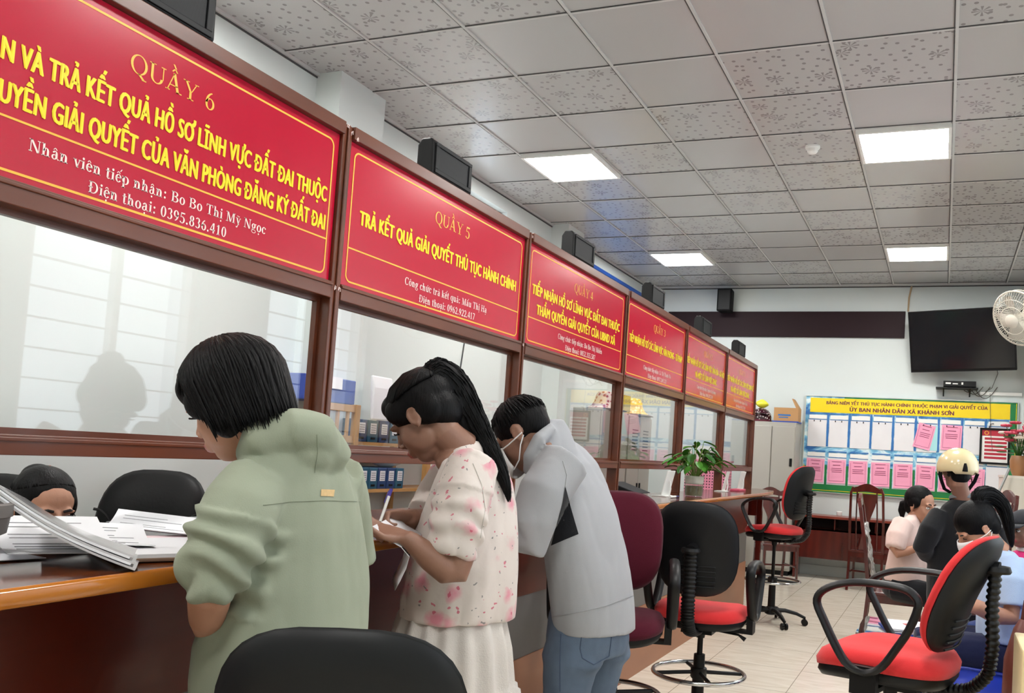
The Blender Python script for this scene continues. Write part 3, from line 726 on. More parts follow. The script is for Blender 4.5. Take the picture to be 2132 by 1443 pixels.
mb = MB(); mb.span((FX - 0.02, -4.6, 0.425), (FX - 0.003, 4.30, 0.709)); cchild(mb, 'kick_band', M['greyband'], smooth=0)
mb = MB(); mb.span((FX - 0.02, -4.6, 0.0), (FX + 0.003, 4.30, 0.424)); cchild(mb, 'plinth', M['plinth'], smooth=0)
mb = MB(); mb.span((1.1, 4.27, 0), (FX - 0.021, 4.299, COUNTER_Z - SL)); mb.span((1.1, -4.6, 0), (1.13, 4.269, COUNTER_Z - SL)); cchild(mb, 'carcass', M['maroon'], smooth=0)
mb = MB(); mb.span((1.12, 4.3, 0.35), (1.14, 6.0, COUNTER_Z - SL)); mb.span((1.40, 5.5, 0), (1.455, 5.555, COUNTER_Z - SL)); mb.span((1.14, 5.48, 0.8), (1.40, 5.555, COUNTER_Z - SL)); mb.span((1.12, 5.94, 0), (1.17, 6.0, 0.35)); cchild(mb, 'end_support', M['redwood'], smooth=0, bevel=0.003)
# ------------------------------------------------------------------ far wall
BY = BACK_Y - 0.001
mb = MB(); mb.span((-0.34, BY - 0.03, 3.08), (2.80, BY, 3.42)); o = mb.build('wall_board', M['darkbrown'], smooth=0, bevel=0.003); tag(o, 'long dark brown board fixed across the far wall below the ceiling', 'board')
# speaker on the wall
t = thing('wall_speaker', 'small black wall speaker hanging under the ceiling of the far wall', 'speaker', (0.50, BY, 3.36))
mb = MB(); mb.prism([(-0.10, -0.26), (0.10, -0.26), (0.085, -0.06), (-0.085, -0.06)], 2, 0.03, 0.33); child(mb, 'cabinet', M['blackmatte'], t, smooth=0, bevel=0.012, seg=3)
mb = MB(); mb.box((0, -0.262, 0.18), (0.165, 0.012, 0.27)); child(mb, 'grille', M['darkplastic'], t, smooth=0, bevel=0.005)
mb = MB(); mb.box((0, -0.03, 0.18), (0.05, 0.06, 0.12)); mb.box((0.0, -0.270, 0.075), (0.03, 0.002, 0.008)); child(mb, 'bracket', M['darkplastic'], t, smooth=0)
# beige cable duct from the ceiling to the board
mb = MB(); mb.tube([(2.86, BY - 0.012, CEIL_Z - 0.03), (2.835, BY - 0.012, 3.6), (2.83, BY - 0.012, 3.42)], 0.011, n=8); tag(mb.build('cable_duct', plain('beige_duct', '#b39a78', 0.6)), 'thin beige cable duct running down from the ceiling beside the dark brown board', 'cable duct')
# television on a swivel arm
tl_d = depth_of((2.85, 7.15, 3.0))
c3 = [at(1891, 650.5, tl_d * .985), at(2122, 636.5, tl_d * .925), at(2112, 771, tl_d * .94), at(1893, 775.5, tl_d)]
e1 = (c3[1] - c3[0] + c3[2] - c3[3]); e1 /= np.linalg.norm(e1); e2 = (c3[0] - c3[3] + c3[1] - c3[2]); e2 -= e1 * (e2 @ e1); e2 /= np.linalg.norm(e2); e3 = np.cross(e1, e2)
cc = sum(c3) / 4; TW = np.linalg.norm((c3[2] - c3[3])) ; TH = np.linalg.norm((c3[0] - c3[3]))
Mtv = np.eye(4); Mtv[:3, 0] = e1; Mtv[:3, 1] = e2; Mtv[:3, 2] = e3; Mtv[:3, 3] = 0
t = thing('television', 'large black flat screen television tilted on the far wall beside the wall fan', 'television', tuple(cc))
mb = MB(); mb.box((0, 0, -0.025), (TW, TH, 0.045)); mb.box((0, -0.04, -0.06), (TW * .6, TH * .55, 0.04)); child(mb.xf(Mtv), 'housing', M['black'], t, smooth=0, bevel=0.004)
mb = MB(); mb.box((0, 0.008, -0.0015), (TW - 0.03, TH - 0.045, 0.003)); child(mb.xf(Mtv), 'screen', M['tvscreen'], t, smooth=0)
mb = MB(); mb.box((0, -TH / 2 + 0.006, 0.0), (TW, 0.012, 0.006)); mb.box((-TW / 2 + .004, 0, 0), (0.008, TH, 0.006)); mb.box((TW / 2 - .004, 0, 0), (0.008, TH, 0.006)); mb.box((0, TH / 2 - .004, 0), (TW, 0.008, 0.006)); child(mb.xf(Mtv), 'bezel', M['darkplastic'], t, smooth=0)
wallp = np.array([cc[0] + 0.05, BY, cc[2]]) - cc
mb = MB(); b0 = -e3 * 0.06; mid = (b0 + wallp) / 2 + np.array([0.12, 0, 0])
mb.tube([b0, mid, wallp + np.array([0, -.01, 0])], 0.018, n=8); mb.box(wallp + np.array([0, -0.012, 0]), (0.1, 0.02, 0.24)); child(mb, 'wall_arm', M['black'], t, smooth=0)
# set-top box on a little glass shelf
p = on_y(1992, 808, BY - 0.1)
t = thing('wall_shelf', 'small black shelf on the far wall below the television', 'shelf', (p[0], BY, p[2]))
mb = MB(); mb.box((0, -0.11, -0.008), (0.48, 0.22, 0.012)); child(mb, 'shelf_board', M['black'], t, smooth=0)
mb = MB(); [mb.prism([(-0.2, -0.015), (-0.01, -0.015), (-0.01, -0.1)], 0, x - .008, x + .008) for x in (-.15, .15)]; child(mb, 'bracket', M['darkplastic'], t, smooth=0)
t2 = thing('set_top_box', 'black receiver box with a pale label on the small wall shelf', 'receiver', (p[0], BY - 0.11, p[2] - 0.002))
mb = MB(); mb.box((0.03, 0, 0.045), (0.37, 0.17, 0.07)); [mb.box((x, y, 0.005), (0.025, 0.025, 0.01)) for x in (-.12, .18) for y in (-.06, .06)]; child(mb, 'case', M['black'], t2, smooth=0, bevel=0.004)
mb = MB(); mb.box((-0.10, -0.086, 0.05), (0.06, 0.002, 0.02)); mb.box((0.06, -0.086, 0.05), (0.02, 0.002, 0.028)); mb.box((-0.02, -0.086, 0.045), (0.06, 0.002, 0.012)); child(mb, 'front_marks', M['white'], t2, smooth=0)
mb = MB(); q0 = p
def cab(pts, r=0.006): mb.tube([np.array(a) for a in pts], r, n=6)
for k in range(4):
    a = np.array([p[0] + 0.02 + .05 * k, BY - 0.06, p[2] + 0.08]); pts = []
    for q in range(13):
        f = q / 12; pts.append(a + np.array([(0.20 + .03 * k) * f, 0.02, -0.16 * math.sin(PI * f) * (0.6 + .15 * k) - .05 * f]))
    cab(pts, 0.005)
cab([(p[0] + .42, BY - .02, p[2] + .36), (p[0] + .46, BY - .02, p[2] + .2), (p[0] + .40, BY - .02, p[2] + .02), (p[0] + .28, BY - .02, p[2] - .06)], 0.004)
cab([(p[0] + .38, BY - .04, p[2] - .05), (p[0] + .40, BY - .05, p[2] - .5), (p[0] + .43, BY - .05, p[2] - .75)], 0.003)
tag(mb.build('cable_bundle', plain('grey_cables', '#55514a', 0.6)), 'tangled dark cables hanging beside the receiver box on the far wall', 'cables')
mb = MB(); c0, c1 = on_y(2040, 818, BY - .015), on_y(2128, 823, BY - .015); mb.box((c0 + c1) / 2, (c1[0] - c0[0], 0.03, 0.04)); tag(mb.build('cable_trunking', M['white'], smooth=0, bevel=0.003), 'short white horizontal cable trunking on the far wall under the television', 'cable duct')

# ------------------------------------------------------------------ notice board
NB = (1.605, 4.14, 1.06, 2.315); NY = BY - 0.032
def boardmat():
    m, nt, b = newmat('board_print')
    co = coords(nt, (1.2, 1, 2.0)); nz = N(nt, 'ShaderNodeTexNoise', i_Scale=3.0, i_Detail=4.0, i_Distortion=1.5); nt.links.new(co, nz.inputs[0])
    nt.links.new(ramp(nt, nz.outputs[0], [(0.33, lin('#2b67a8')), (0.5, lin('#7fc0dc')), (0.62, lin('#dcecee'))]), b.inputs['Base Color']); b.inputs['Roughness'].default_value = 0.35
    return m
M['boardprint'] = boardmat(); M['boardgreen'] = plain('board_green', '#12793c', 0.4); M['boardyellow'] = plain('board_yellow', '#f0d20c', 0.4); M['boardblue'] = plain('board_blue', '#2f6fb3', 0.4)
M['purpleink'] = plain('purple_ink', '#6a1d3a', 0.5)
t = thing('notice_board', 'wide notice board with a yellow heading and rows of sheet pockets on the far wall', 'notice board', ((NB[0] + NB[1]) / 2, BY, NB[2]))
off = Matrix.Translation((-(NB[0] + NB[1]) / 2, -BY, -NB[2]))
def nb(mb, name, m, **kw): return child(mb.xf(off), name, m, t, smooth=0, **kw)
mb = MB(); mb.span((NB[0], NY + .004, NB[2]), (NB[1], BY, NB[3])); nb(mb, 'backing', M['boardprint'])
mb = MB(); mb.span((NB[0] + .012, NY, NB[2] + .012), (NB[1] - .012, NY + .003, NB[2] + .11)); mb.span((NB[0] + .012, NY, 1.105), (NB[0] + .055, NY + .003, 1.40)); mb.span((NB[1] - .085, NY, 1.2), (NB[1] - .012, NY + .003, 2.29)); mb.span((2.1, NY, 2.286), (NB[1] - .012, NY + .003, 2.30))
for k in range(9): mb.span((1.892 + .2685 * k, NY - .0005, 1.15), (1.918 + .2685 * k, NY + .003, 1.42))
nb(mb, 'green_band', M['boardgreen'])
mb = MB(); w = 0.010
for a, b_ in (((NB[0], NY - .006, NB[2]), (NB[1], NY + .004, NB[2] + w)), ((NB[0], NY - .006, NB[3] - w), (NB[1], NY + .004, NB[3])), ((NB[0], NY - .006, NB[2] + w), (NB[0] + w, NY + .004, NB[3] - w)), ((NB[1] - w, NY - .006, NB[2] + w), (NB[1], NY + .004, NB[3] - w))): mb.span(a, b_)
nb(mb, 'frame', plain('board_frame', '#cfd3c8', 0.3, metal=.5))
mb = MB(); y = NY - .0012
mb.span((NB[0] + w, y, NB[2] + .030), (NB[1] - w, y + .001, NB[2] + .036)); mb.span((NB[1] - .026, y, NB[2] + .036), (NB[1] - .020, y + .001, NB[3] - .02)); mb.span((NB[0] + .018, y, NB[2] + .036), (NB[0] + .024, y + .001, 1.42)); nb(mb, 'yellow_line', M['boardyellow'])
mb = MB(); mb.span((1.672, NY - .002, 2.098), (4.05, NY + .003, 2.284)); nb(mb, 'heading_panel', M['boardyellow'])
def letters_y(mb, PF, x0, x1, zb, caph, y, capunit):
    P, F = PF; lo, hi = P[:, 0].min(), P[:, 0].max(); X = x0 + (P[:, 0] - lo) / (hi - lo) * (x1 - x0)
    mb.add(np.stack([X, np.full(len(X), y) - (P[:, 2] if P.shape[1] > 2 else 0), zb + P[:, 1] / capunit * caph], 1), F)
mb = MB(); letters_y(mb, sans('BẢNG NIÊM YẾT THỦ TỤC HÀNH CHÍNH THUỘC PHẠM VI GIẢI QUYẾT CỦA', .03), 1.875, 3.80, 2.205, 0.042, NY - .0026, CAPH)
letters_y(mb, sans('ỦY BAN NHÂN DÂN XÃ KHÁNH SƠN', .03), 2.17, 3.42, 2.122, 0.052, NY - .0026, CAPH); nb(mb, 'heading_lettering', M['purpleink'])
M['pocket'] = plain('sheet_pocket', '#e2e1e3', 0.3)
for k in range(9):
    x0 = 1.656 + .2685 * k
    for (z0, z1) in ((1.652, 2.0), (1.170, 1.515)):
        mb = MB(); mb.span((x0, NY - .003, z0), (x0 + .234, NY + .002, z1)); nb(mb, 'sheet_pocket', M['pocket'])
for k in range(9):
    x0 = 1.656 + .2685 * k
    for z in (2.007, 1.521):
        mb = MB(); mb.span((x0 + .01, NY - .004, z + .005), (x0 + .234, NY + .002, z + .055)); nb(mb, 'label_strip', M['white'])
mb = MB()
for k in range(9):
    x0 = 1.656 + .2685 * k
    mb.span((x0 + .01, NY - .0035, 2.075), (x0 + .234, NY + .002, 2.088)); mb.span((x0 + .01, NY - .0035, 1.588), (x0 + .234, NY + .002, 1.602)); mb.span((x0 + .01, NY - .0045, 2.0), (x0 + .234, NY + .002, 2.006)); mb.span((x0 + .01, NY - .0045, 1.514), (x0 + .234, NY + .002, 1.52))
    if k: mb.span((x0 - .03, NY - .0015, 1.66), (x0 - .006, NY + .002, 2.09))
nb(mb, 'blue_lines', M['boardblue'])
mb = MB()
for k in range(8):
    x0 = 1.656 + .2685 * k
    for dx in (.075, .155):
        mb.box((x0 + dx, NY - .006, 1.985), (.012, .006, .02))
nb(mb, 'clip', M['darkplastic'])
def pink_sheet(x, z, w, h, rot, label):
    t = thing('pink_notice_sheet', label, 'paper sheet', (x, NY - .0055, z), 0, 'pink notice sheets in the board pockets')
    c_, s_ = math.cos(rot), math.sin(rot); R_ = np.array([[c_, 0, -s_], [0, 1, 0], [s_, 0, c_]])
    mb = MB(); n = 8; rings = []
    for i in range(n + 1):
        zz = -h / 2 + h * i / n; y = -.004 * math.sin(i / n * PI) - (.008 if i == 0 else 0)
        rings.append([(-w / 2, y, zz), (w / 2, y, zz), (w / 2, y + .0012, zz), (-w / 2, y + .0012, zz)])
    mb.loft(rings); mb.v = [tuple(R_ @ np.array(p)) for p in mb.v]; child(mb, 'sheet', M['pink'], t, smooth=30)
    mb = MB()
    mb.box((0, -.0062, h * .42), (w * .55, .0006, .006)); mb.box((0, -.0064, h * .27), (w * .42, .0006, .008))
    for q in range(3): mb.box((rng.uniform(-.004, .004), -.0066, h * (.13 - .075 * q)), (w * (.62 - .08 * rng.random()), .0006, .007))
    mb.box((0, -.006, -h * .41), (w * .82, .0006, .004)); mb.box((-w * .41, -.006, 0), (.003, .0006, h * .82)); mb.box((w * .41, -.006, 0), (.003, .0006, h * .82))
    mb.v = [tuple(R_ @ np.array(p)) for p in mb.v]; child(mb, 'print', M['pinkink'], t, smooth=0)
ordn = ['first', 'second', 'third', 'fourth', 'fifth', 'sixth', 'seventh', 'eighth']
for k in range(8):
    xx = [1.772, 2.042, 2.308, 2.582, 2.853, 3.117, 3.385, 3.68][k]
    pink_sheet(xx, 1.345 - .002 * k, .225, .30, rng.uniform(-.03, .03), 'pink printed sheet in the lower pocket row, %s from the board\'s left' % ordn[k])
pink_sheet(3.085, 1.845, .205, .31, .22 * -1, 'pink printed sheet hanging crooked over a cyan sheet in the upper pocket row')
pink_sheet(3.40, 1.845, .235, .31, -.03, 'pink printed sheet hanging straight in the upper pocket row')
mb = MB(); mb.box((3.155, NY - .0042, 1.83), (.17, .002, .31)); tag(mb.build('cyan_sheet', M['cyan'], smooth=0), 'light cyan sheet behind the crooked pink sheet on the notice board', 'paper sheet')
# framed list hung on the board
fx0, fx1, fz0, fz1 = 3.722, 4.06, 1.547, 1.985
t = thing('framed_notice', 'black framed notice with red bars hanging on the right of the notice board', 'framed notice', ((fx0 + fx1) / 2, NY - .008, fz0))
off = Matrix.Translation((-(fx0 + fx1) / 2, -(NY - .008), -fz0))
mb = MB(); w = .024
for a, b_ in (((fx0, NY - .03, fz0), (fx1, NY - .008, fz0 + w)), ((fx0, NY - .03, fz1 - w), (fx1, NY - .008, fz1)), ((fx0, NY - .03, fz0 + w), (fx0 + w, NY - .008, fz1 - w)), ((fx1 - w, NY - .03, fz0 + w), (fx1, NY - .008, fz1 - w))): mb.span(a, b_)
child(mb.xf(off), 'frame', M['black'], t, smooth=0)
mb = MB(); mb.span((fx0 + w, NY - .016, fz0 + w), (fx1 - w, NY - .010, fz1 - w)); child(mb.xf(off), 'sheet', M['white'], t, smooth=0)
mb = MB(); mb.span((fx0 + w, NY - .0172, fz1 - .095), (fx1 - w, NY - .016, fz1 - w))
for q in range(6): mb.span((fx0 + .055, NY - .0172, fz0 + .065 + .046 * q), (fx1 - w - .012, NY - .016, fz0 + .093 + .046 * q))
child(mb.xf(off), 'red_bars', plain('notice_red', '#b02238', 0.5), t, smooth=0)
mb = MB(); mb.tube([(fx0 + .075 + .022 * math.cos(a), NY - .0176, fz1 - .06 + .022 * math.sin(a)) for a in np.linspace(0, 2 * PI, 13)[:-1]], .004, n=6, closed=True); child(mb.xf(off), 'emblem', M['gold'], t)
mb = MB(); mb.tube([(fx0 + .1, NY - .012, fz1), (fx0 + .12, NY - .015, fz1 + .05), (fx0 + .15, NY - .015, fz1 + .055)], .005, n=6); child(mb.xf(off), 'hook', M['black'], t)

# ------------------------------------------------------------------ steel cabinet by the far wall, with things on top
t = thing('steel_cabinet', 'tall grey steel cabinet against the far wall behind the end of the partition', 'cabinet', (1.27, 7.09, 0))
mb = MB(); mb.span((-.30, -.22, .06), (.30, .22, 1.90)); child(mb, 'body', M['steel'], t, smooth=0, bevel=0.004)
for sx in (-1, 1):
    mb = MB(); mb.box((sx * .148, -.229, .98), (.285, .016, 1.78)); d = child(mb, 'door', M['steel'], t, smooth=0, bevel=0.004)
    mb = MB(); mb.box((sx * .255 - (.04 if sx < 0 else .04) * 0, -.241, 1.42), (.032, .012, .10)); h = mb.build('handle', M['black'], None, smooth=0, bevel=.003); h.parent = d
mb = MB(); mb.span((-.30, -.22, 1.90), (.30, .22, 1.925)); child(mb, 'top_panel', M['steel'], t, smooth=0)
mb = MB(); mb.span((-.28, -.20, 0), (.28, .20, .06)); child(mb, 'base', M['darkplastic'], t, smooth=0)
mb = MB(); mb.span((1.25, 6.93, 1.926), (1.585, 7.2, 1.945)); tag(mb.build('blue_folder', M['bluefolder'], smooth=0, bevel=.003), 'flat blue folder lying under the cardboard box on the steel cabinet', 'folder')
t = thing('cardboard_box', 'open brown cardboard box with one flap raised on top of the steel cabinet', 'box', (1.42, 7.07, 1.946))
mb = MB(); w, d, h, q = .31, .24, .17, .006
mb.span((-w / 2, -d / 2, 0), (w / 2, d / 2, q)); mb.span((-w / 2, -d / 2, q), (w / 2, -d / 2 + q, h)); mb.span((-w / 2, d / 2 - q, q), (w / 2, d / 2, h)); mb.span((-w / 2, -d / 2 + q, q), (-w / 2 + q, d / 2 - q, h)); mb.span((w / 2 - q, -d / 2 + q, q), (w / 2, d / 2 - q, h)); child(mb, 'body', M['cardboard'], t, smooth=0)
mb = MB(); mb.prism([(w / 2 - .005, h - .06), (w / 2 + .0, h), (w / 2 - .08, h + .12), (w / 2 - .09, h + .115)], 1, -d / 2 + .01, d / 2 - .01); child(mb, 'flap', M['cardboard'], t, smooth=0)
mb = MB(); mb.box((-.02, -d / 2 - .001, .075), (.16, .002, .02)); mb.box((-.03, -d / 2 - .001, .045), (.12, .002, .012)); child(mb, 'printed_marks', M['boardblue'], t, smooth=0)
t = thing('riding_helmet', 'dark red motorbike helmet with white speckles on the steel cabinet behind the partition end', 'helmet', (1.08, 7.05, 1.926))
def specks():
    m, nt, b = newmat('speckled_helmet'); co = coords(nt); v = N(nt, 'ShaderNodeTexVoronoi', i_Scale=34.0); nt.links.new(co, v.inputs[0])
    nt.links.new(ramp(nt, v.outputs[0], [(0.28, lin('#e3d8d8')), (0.34, lin('#3a1420'))]), b.inputs['Base Color']); b.inputs['Roughness'].default_value = .25; return m
M['specks'] = specks()
mb = MB(); mb.lathe([(.115, .0), (.135, .02), (.138, .06), (.125, .11), (.09, .155), (.04, .175), (.004, .18)], 28); child(mb, 'shell', M['specks'], t)
mb = MB(); mb.lathe([(.118, .0), (.142, .006), (.142, .022), (.134, .026)], 28); child(mb, 'rim', plain('maroon_rim', '#5e1028', .4), t)
mb = MB(); mb.tube([(-.11, -.10, .09), (0, -.185, .10), (.11, -.10, .09)], (.03, .006), n=8); child(mb, 'visor', M['black'], t)
mb = MB(); rings = []
for i in range(7):
    f = i / 6; r = .085 * math.sin(.35 + f * 2.6); rings.append([(r * math.cos(a) * (1 + .12 * math.sin(3 * a + i)), r * .8 * math.sin(a) * (1 + .1 * math.cos(4 * a + i)), f * .11) for a in np.linspace(0, 2 * PI, 15)[:-1]])
mb.loft(rings); o = mb.build('plastic_bag', plain('yellow_plastic_bag', '#e6e23a', .4), loc=(1.085, 7.06, 2.108)); tag(o, 'crumpled yellow plastic bag lying on the speckled helmet', 'bag')

# ------------------------------------------------------------------ long low desk along the far wall
t = thing('long_desk', 'long reddish wooden desk with open pigeonholes along the far wall', 'desk', (2.6, 7.1, 0))
X0, X1 = -.99, .95
mb = MB(); mb.span((X0, -.22, .755), (X1, .20, .785)); child(mb, 'top', M['deskwood'], t, smooth=0, bevel=.003)
mb = MB(); mb.span((X0 + .02, -.195, .255), (X1 - .02, -.17, .62)); child(mb, 'front_panel', M['redwood'], t, smooth=0)
mb = MB(); mb.span((X0 + .02, -.195, .60), (X1 - .02, .18, .62)); child(mb, 'shelf', M['redwood'], t, smooth=0)
mb = MB(); mb.span((X0 + .02, .17, .62), (X1 - .02, .185, .755)); child(mb, 'back_panel', plain('dark_pigeonhole', '#2a0f0c', .6), t, smooth=0)
for x in (X0, X1 - .03): child(MB().span((x, -.21, 0), (x + .03, .19, .754)), 'side_panel', M['redwood'], t, smooth=0)
for k in range(1, 4): child(MB().span((X0 + .485 * k - .008, -.19, .62), (X0 + .485 * k + .008, .17, .754)), 'divider', M['redwood'], t, smooth=0)
p = on_z(1752, 1072, .786)
mb = MB(); mb.lathe([(.028, 0), (.033, .01), (.036, .05), (.030, .055), (.0, .05)], 20); o = mb.build('paper_cup', M['white'], loc=(p[0], min(p[1], 7.2), .786)); tag(o, 'tiny white cup standing alone on the long desk', 'cup')

# ------------------------------------------------------------------ blue banner board high on the staff wall
mb = MB(); mb.span((LEFT_X, 4.53, 2.75), (LEFT_X + .03, 6.95, 3.56)); t = thing('wall_banner', 'blue framed banner board high on the staff side wall above the partition', 'banner', (LEFT_X, 5.74, 2.75))
off = Matrix.Translation((-LEFT_X, -5.74, -2.75)); child(mb.xf(off), 'panel', M['boardblue'], t, smooth=0)
mb = MB()
for a, b_ in (((LEFT_X, 4.5, 3.56), (LEFT_X + .05, 6.98, 3.60)), ((LEFT_X, 4.5, 2.71), (LEFT_X + .05, 6.98, 2.75)), ((LEFT_X, 4.5, 2.75), (LEFT_X + .05, 4.53, 3.56)), ((LEFT_X, 6.95, 2.75), (LEFT_X + .05, 6.98, 3.56))): mb.span(a, b_)
child(mb.xf(off), 'frame', M['bluebar'], t, smooth=0, bevel=.004)

# ------------------------------------------------------------------ wall fan
fc = at(2119, 663, 6.6)
fdir = np.array([-.62, -.62, -.42]); fdir /= np.linalg.norm(fdir)
fu = np.array([0, 0, 1.0]); fr_ = np.cross(fdir, fu); fr_ /= np.linalg.norm(fr_); fu = np.cross(fr_, fdir)
Mf = np.eye(4); Mf[:3, 0] = fr_; Mf[:3, 1] = fu; Mf[:3, 2] = fdir
t = thing('wall_fan', 'cream wall fan with a wire cage reaching in at the right picture edge', 'fan', tuple(fc))
def ring(mb, r, z, w, n=40): mb.tube([(r * math.cos(a), r * math.sin(a), z) for a in np.linspace(0, 2 * PI, n + 1)[:-1]], w, n=6, closed=True)
FR = .215
mb = MB(); ring(mb, FR, 0, .007); ring(mb, FR * .75, .045, .0025); ring(mb, FR * .5, .06, .0025); ring(mb, FR * .97, -.05, .004)
for k in range(60):
    a = 2 * PI * k / 60; mb.tube([(r * math.cos(a), r * math.sin(a), z) for r, z in ((.05, .066), (FR * .5, .060), (FR * .75, .045), (FR, .0))], .0016, n=4)
    mb.tube([(r * math.cos(a), r * math.sin(a), z) for r, z in ((FR, .0), (FR * .97, -.05), (FR * .5, -.075), (.05, -.08))], .0016, n=4)
child(mb.xf(Mf), 'cage', M['fanwhite'], t)
mb = MB(); mb.lathe([(.0, .055), (.05, .06), (.055, .072), (.04, .08), (.0, .082)], 24); child(mb.xf(Mf), 'cage_badge', M['fanwhite'], t)
mb = MB()
for k in range(5):
    a0 = 2 * PI * k / 5; rings = []
    for i in range(7):
        r = .03 + (.185 - .03) * i / 6; sp = .36 + .16 * math.sin(i / 6 * PI); rings.append([(r * math.cos(a0 + s * sp), r * math.sin(a0 + s * sp), -.012 + s * .032 + dz) for s, dz in ((-1, -.0015), (0, -.002), (1, -.0015), (1, .0015), (0, .002), (-1, .0015))])
    mb.loft(rings)
mb.lathe([(.0, -.03), (.038, -.03), (.038, .015), (.0, .025)], 20); child(mb.xf(Mf), 'blades', plain('fan_blade', '#b9b2a4', .35), t)
mb = MB(); mb.lathe([(.0, -.22), (.05, -.21), (.062, -.15), (.062, -.10), (.045, -.08), (.0, -.08)], 24); child(mb.xf(Mf), 'motor', M['black'], t)
back = -fdir * .18; wp = np.array([RIGHT_X - .001 - fc[0], back[1] + .06, back[2] + .12])
mb = MB(); mb.tube([back, back + np.array([.05, .03, .08]), wp + np.array([-.05, 0, 0]), wp], [.03, .03, .03, .03], n=10); mb.box(wp + np.array([-.012, 0, 0]), (.024, .11, .16)); child(mb, 'wall_mount', M['black'], t, smooth=0)

# ------------------------------------------------------------------ right hand corner
p = on_y(2085, 1100, 4.6)
t = thing('cream_cupboard', 'tall cream cupboard in the right corner with flowers on its top', 'cupboard', (RIGHT_X - .18, 4.95, 0))
w0 = p[0] - (RIGHT_X - .18)
mb = MB(); mb.span((w0, -.35, .05), (.175, .35, 1.395)); child(mb, 'body', plain('cream_laminate', '#d9d3c6', .4), t, smooth=0, bevel=.004)
mb = MB(); mb.span((w0 + .02, -.33, 0), (.17, .33, .05)); child(mb, 'base', M['darkplastic'], t, smooth=0)
mb = MB(); mb.span((w0 - .008, -.345, 1.395), (.175, .355, 1.415)); child(mb, 'top', plain('cream_laminate_top', '#e0dacd', .4), t, smooth=0)
a_, b_ = on_y(2098, 984, 4.52), on_y(2058, 1072, 4.35)
d_ = (b_ - a_) / (a_[2] - b_[2]); foot = a_ + d_ * a_[2]
mb = MB(); mb.tube([foot, a_ + (a_ - b_) * .1], .011, n=10); tag(mb.build('grey_pole', plain('grey_metal_pole', '#8f8f8d', .35, metal=.6)), 'slanting grey metal pole leaning on the cream cupboard', 'pole')
vc = on_y(2120, 985, 4.9)
vx = min(max(vc[0], p[0] + .14), RIGHT_X - .16)
t = thing('flower_vase', 'brown flower pot with pink and white flowers on the cream cupboard', 'flowers', (vx, 4.9, 1.416))
mb = MB(); mb.lathe([(.05, 0), (.075, .06), (.08, .14), (.065, .19), (.055, .19), (.05, .15), (.0, .15)], 24); child(mb, 'pot', plain('brown_pot', '#a0714a', .4), t)
mb = MB(); mp_ = MB(); mw = MB()
for k in range(26):
    a = rng.uniform(0, 2 * PI); r = rng.uniform(.03, .2); z = .28 + rng.uniform(0, .24) - r * .3; e = np.array([r * math.cos(a), r * math.sin(a), z])
    mb.tube([(0, 0, .15), e * np.array([.5, .5, .75]), e], .004, n=5)
    tgt = mp_ if k % 5 < 3 else mw
    for q in range(6):
        b2 = 2 * PI * q / 6; dd = np.array([math.cos(b2), math.sin(b2), .5]) * .028; tgt.ell(e + dd, (.026, .026, .014), nu=8, nv=6)
for k in range(22):
    a = rng.uniform(0, 2 * PI); r = rng.uniform(.06, .2); z = .2 + rng.uniform(0, .2); mb.ell((r * math.cos(a), r * math.sin(a), z), (.05, .022, .008), A=Matrix.Rotation(a, 3, 'Z'), nu=8, nv=5)
child(mb, 'stems', M['leafdark'], t); child(mp_, 'pink_blossoms', plain('pink_petals', '#c8415a', .5, var=.25), t); child(mw, 'white_blossoms', plain('white_petals', '#e7dfd0', .5), t)
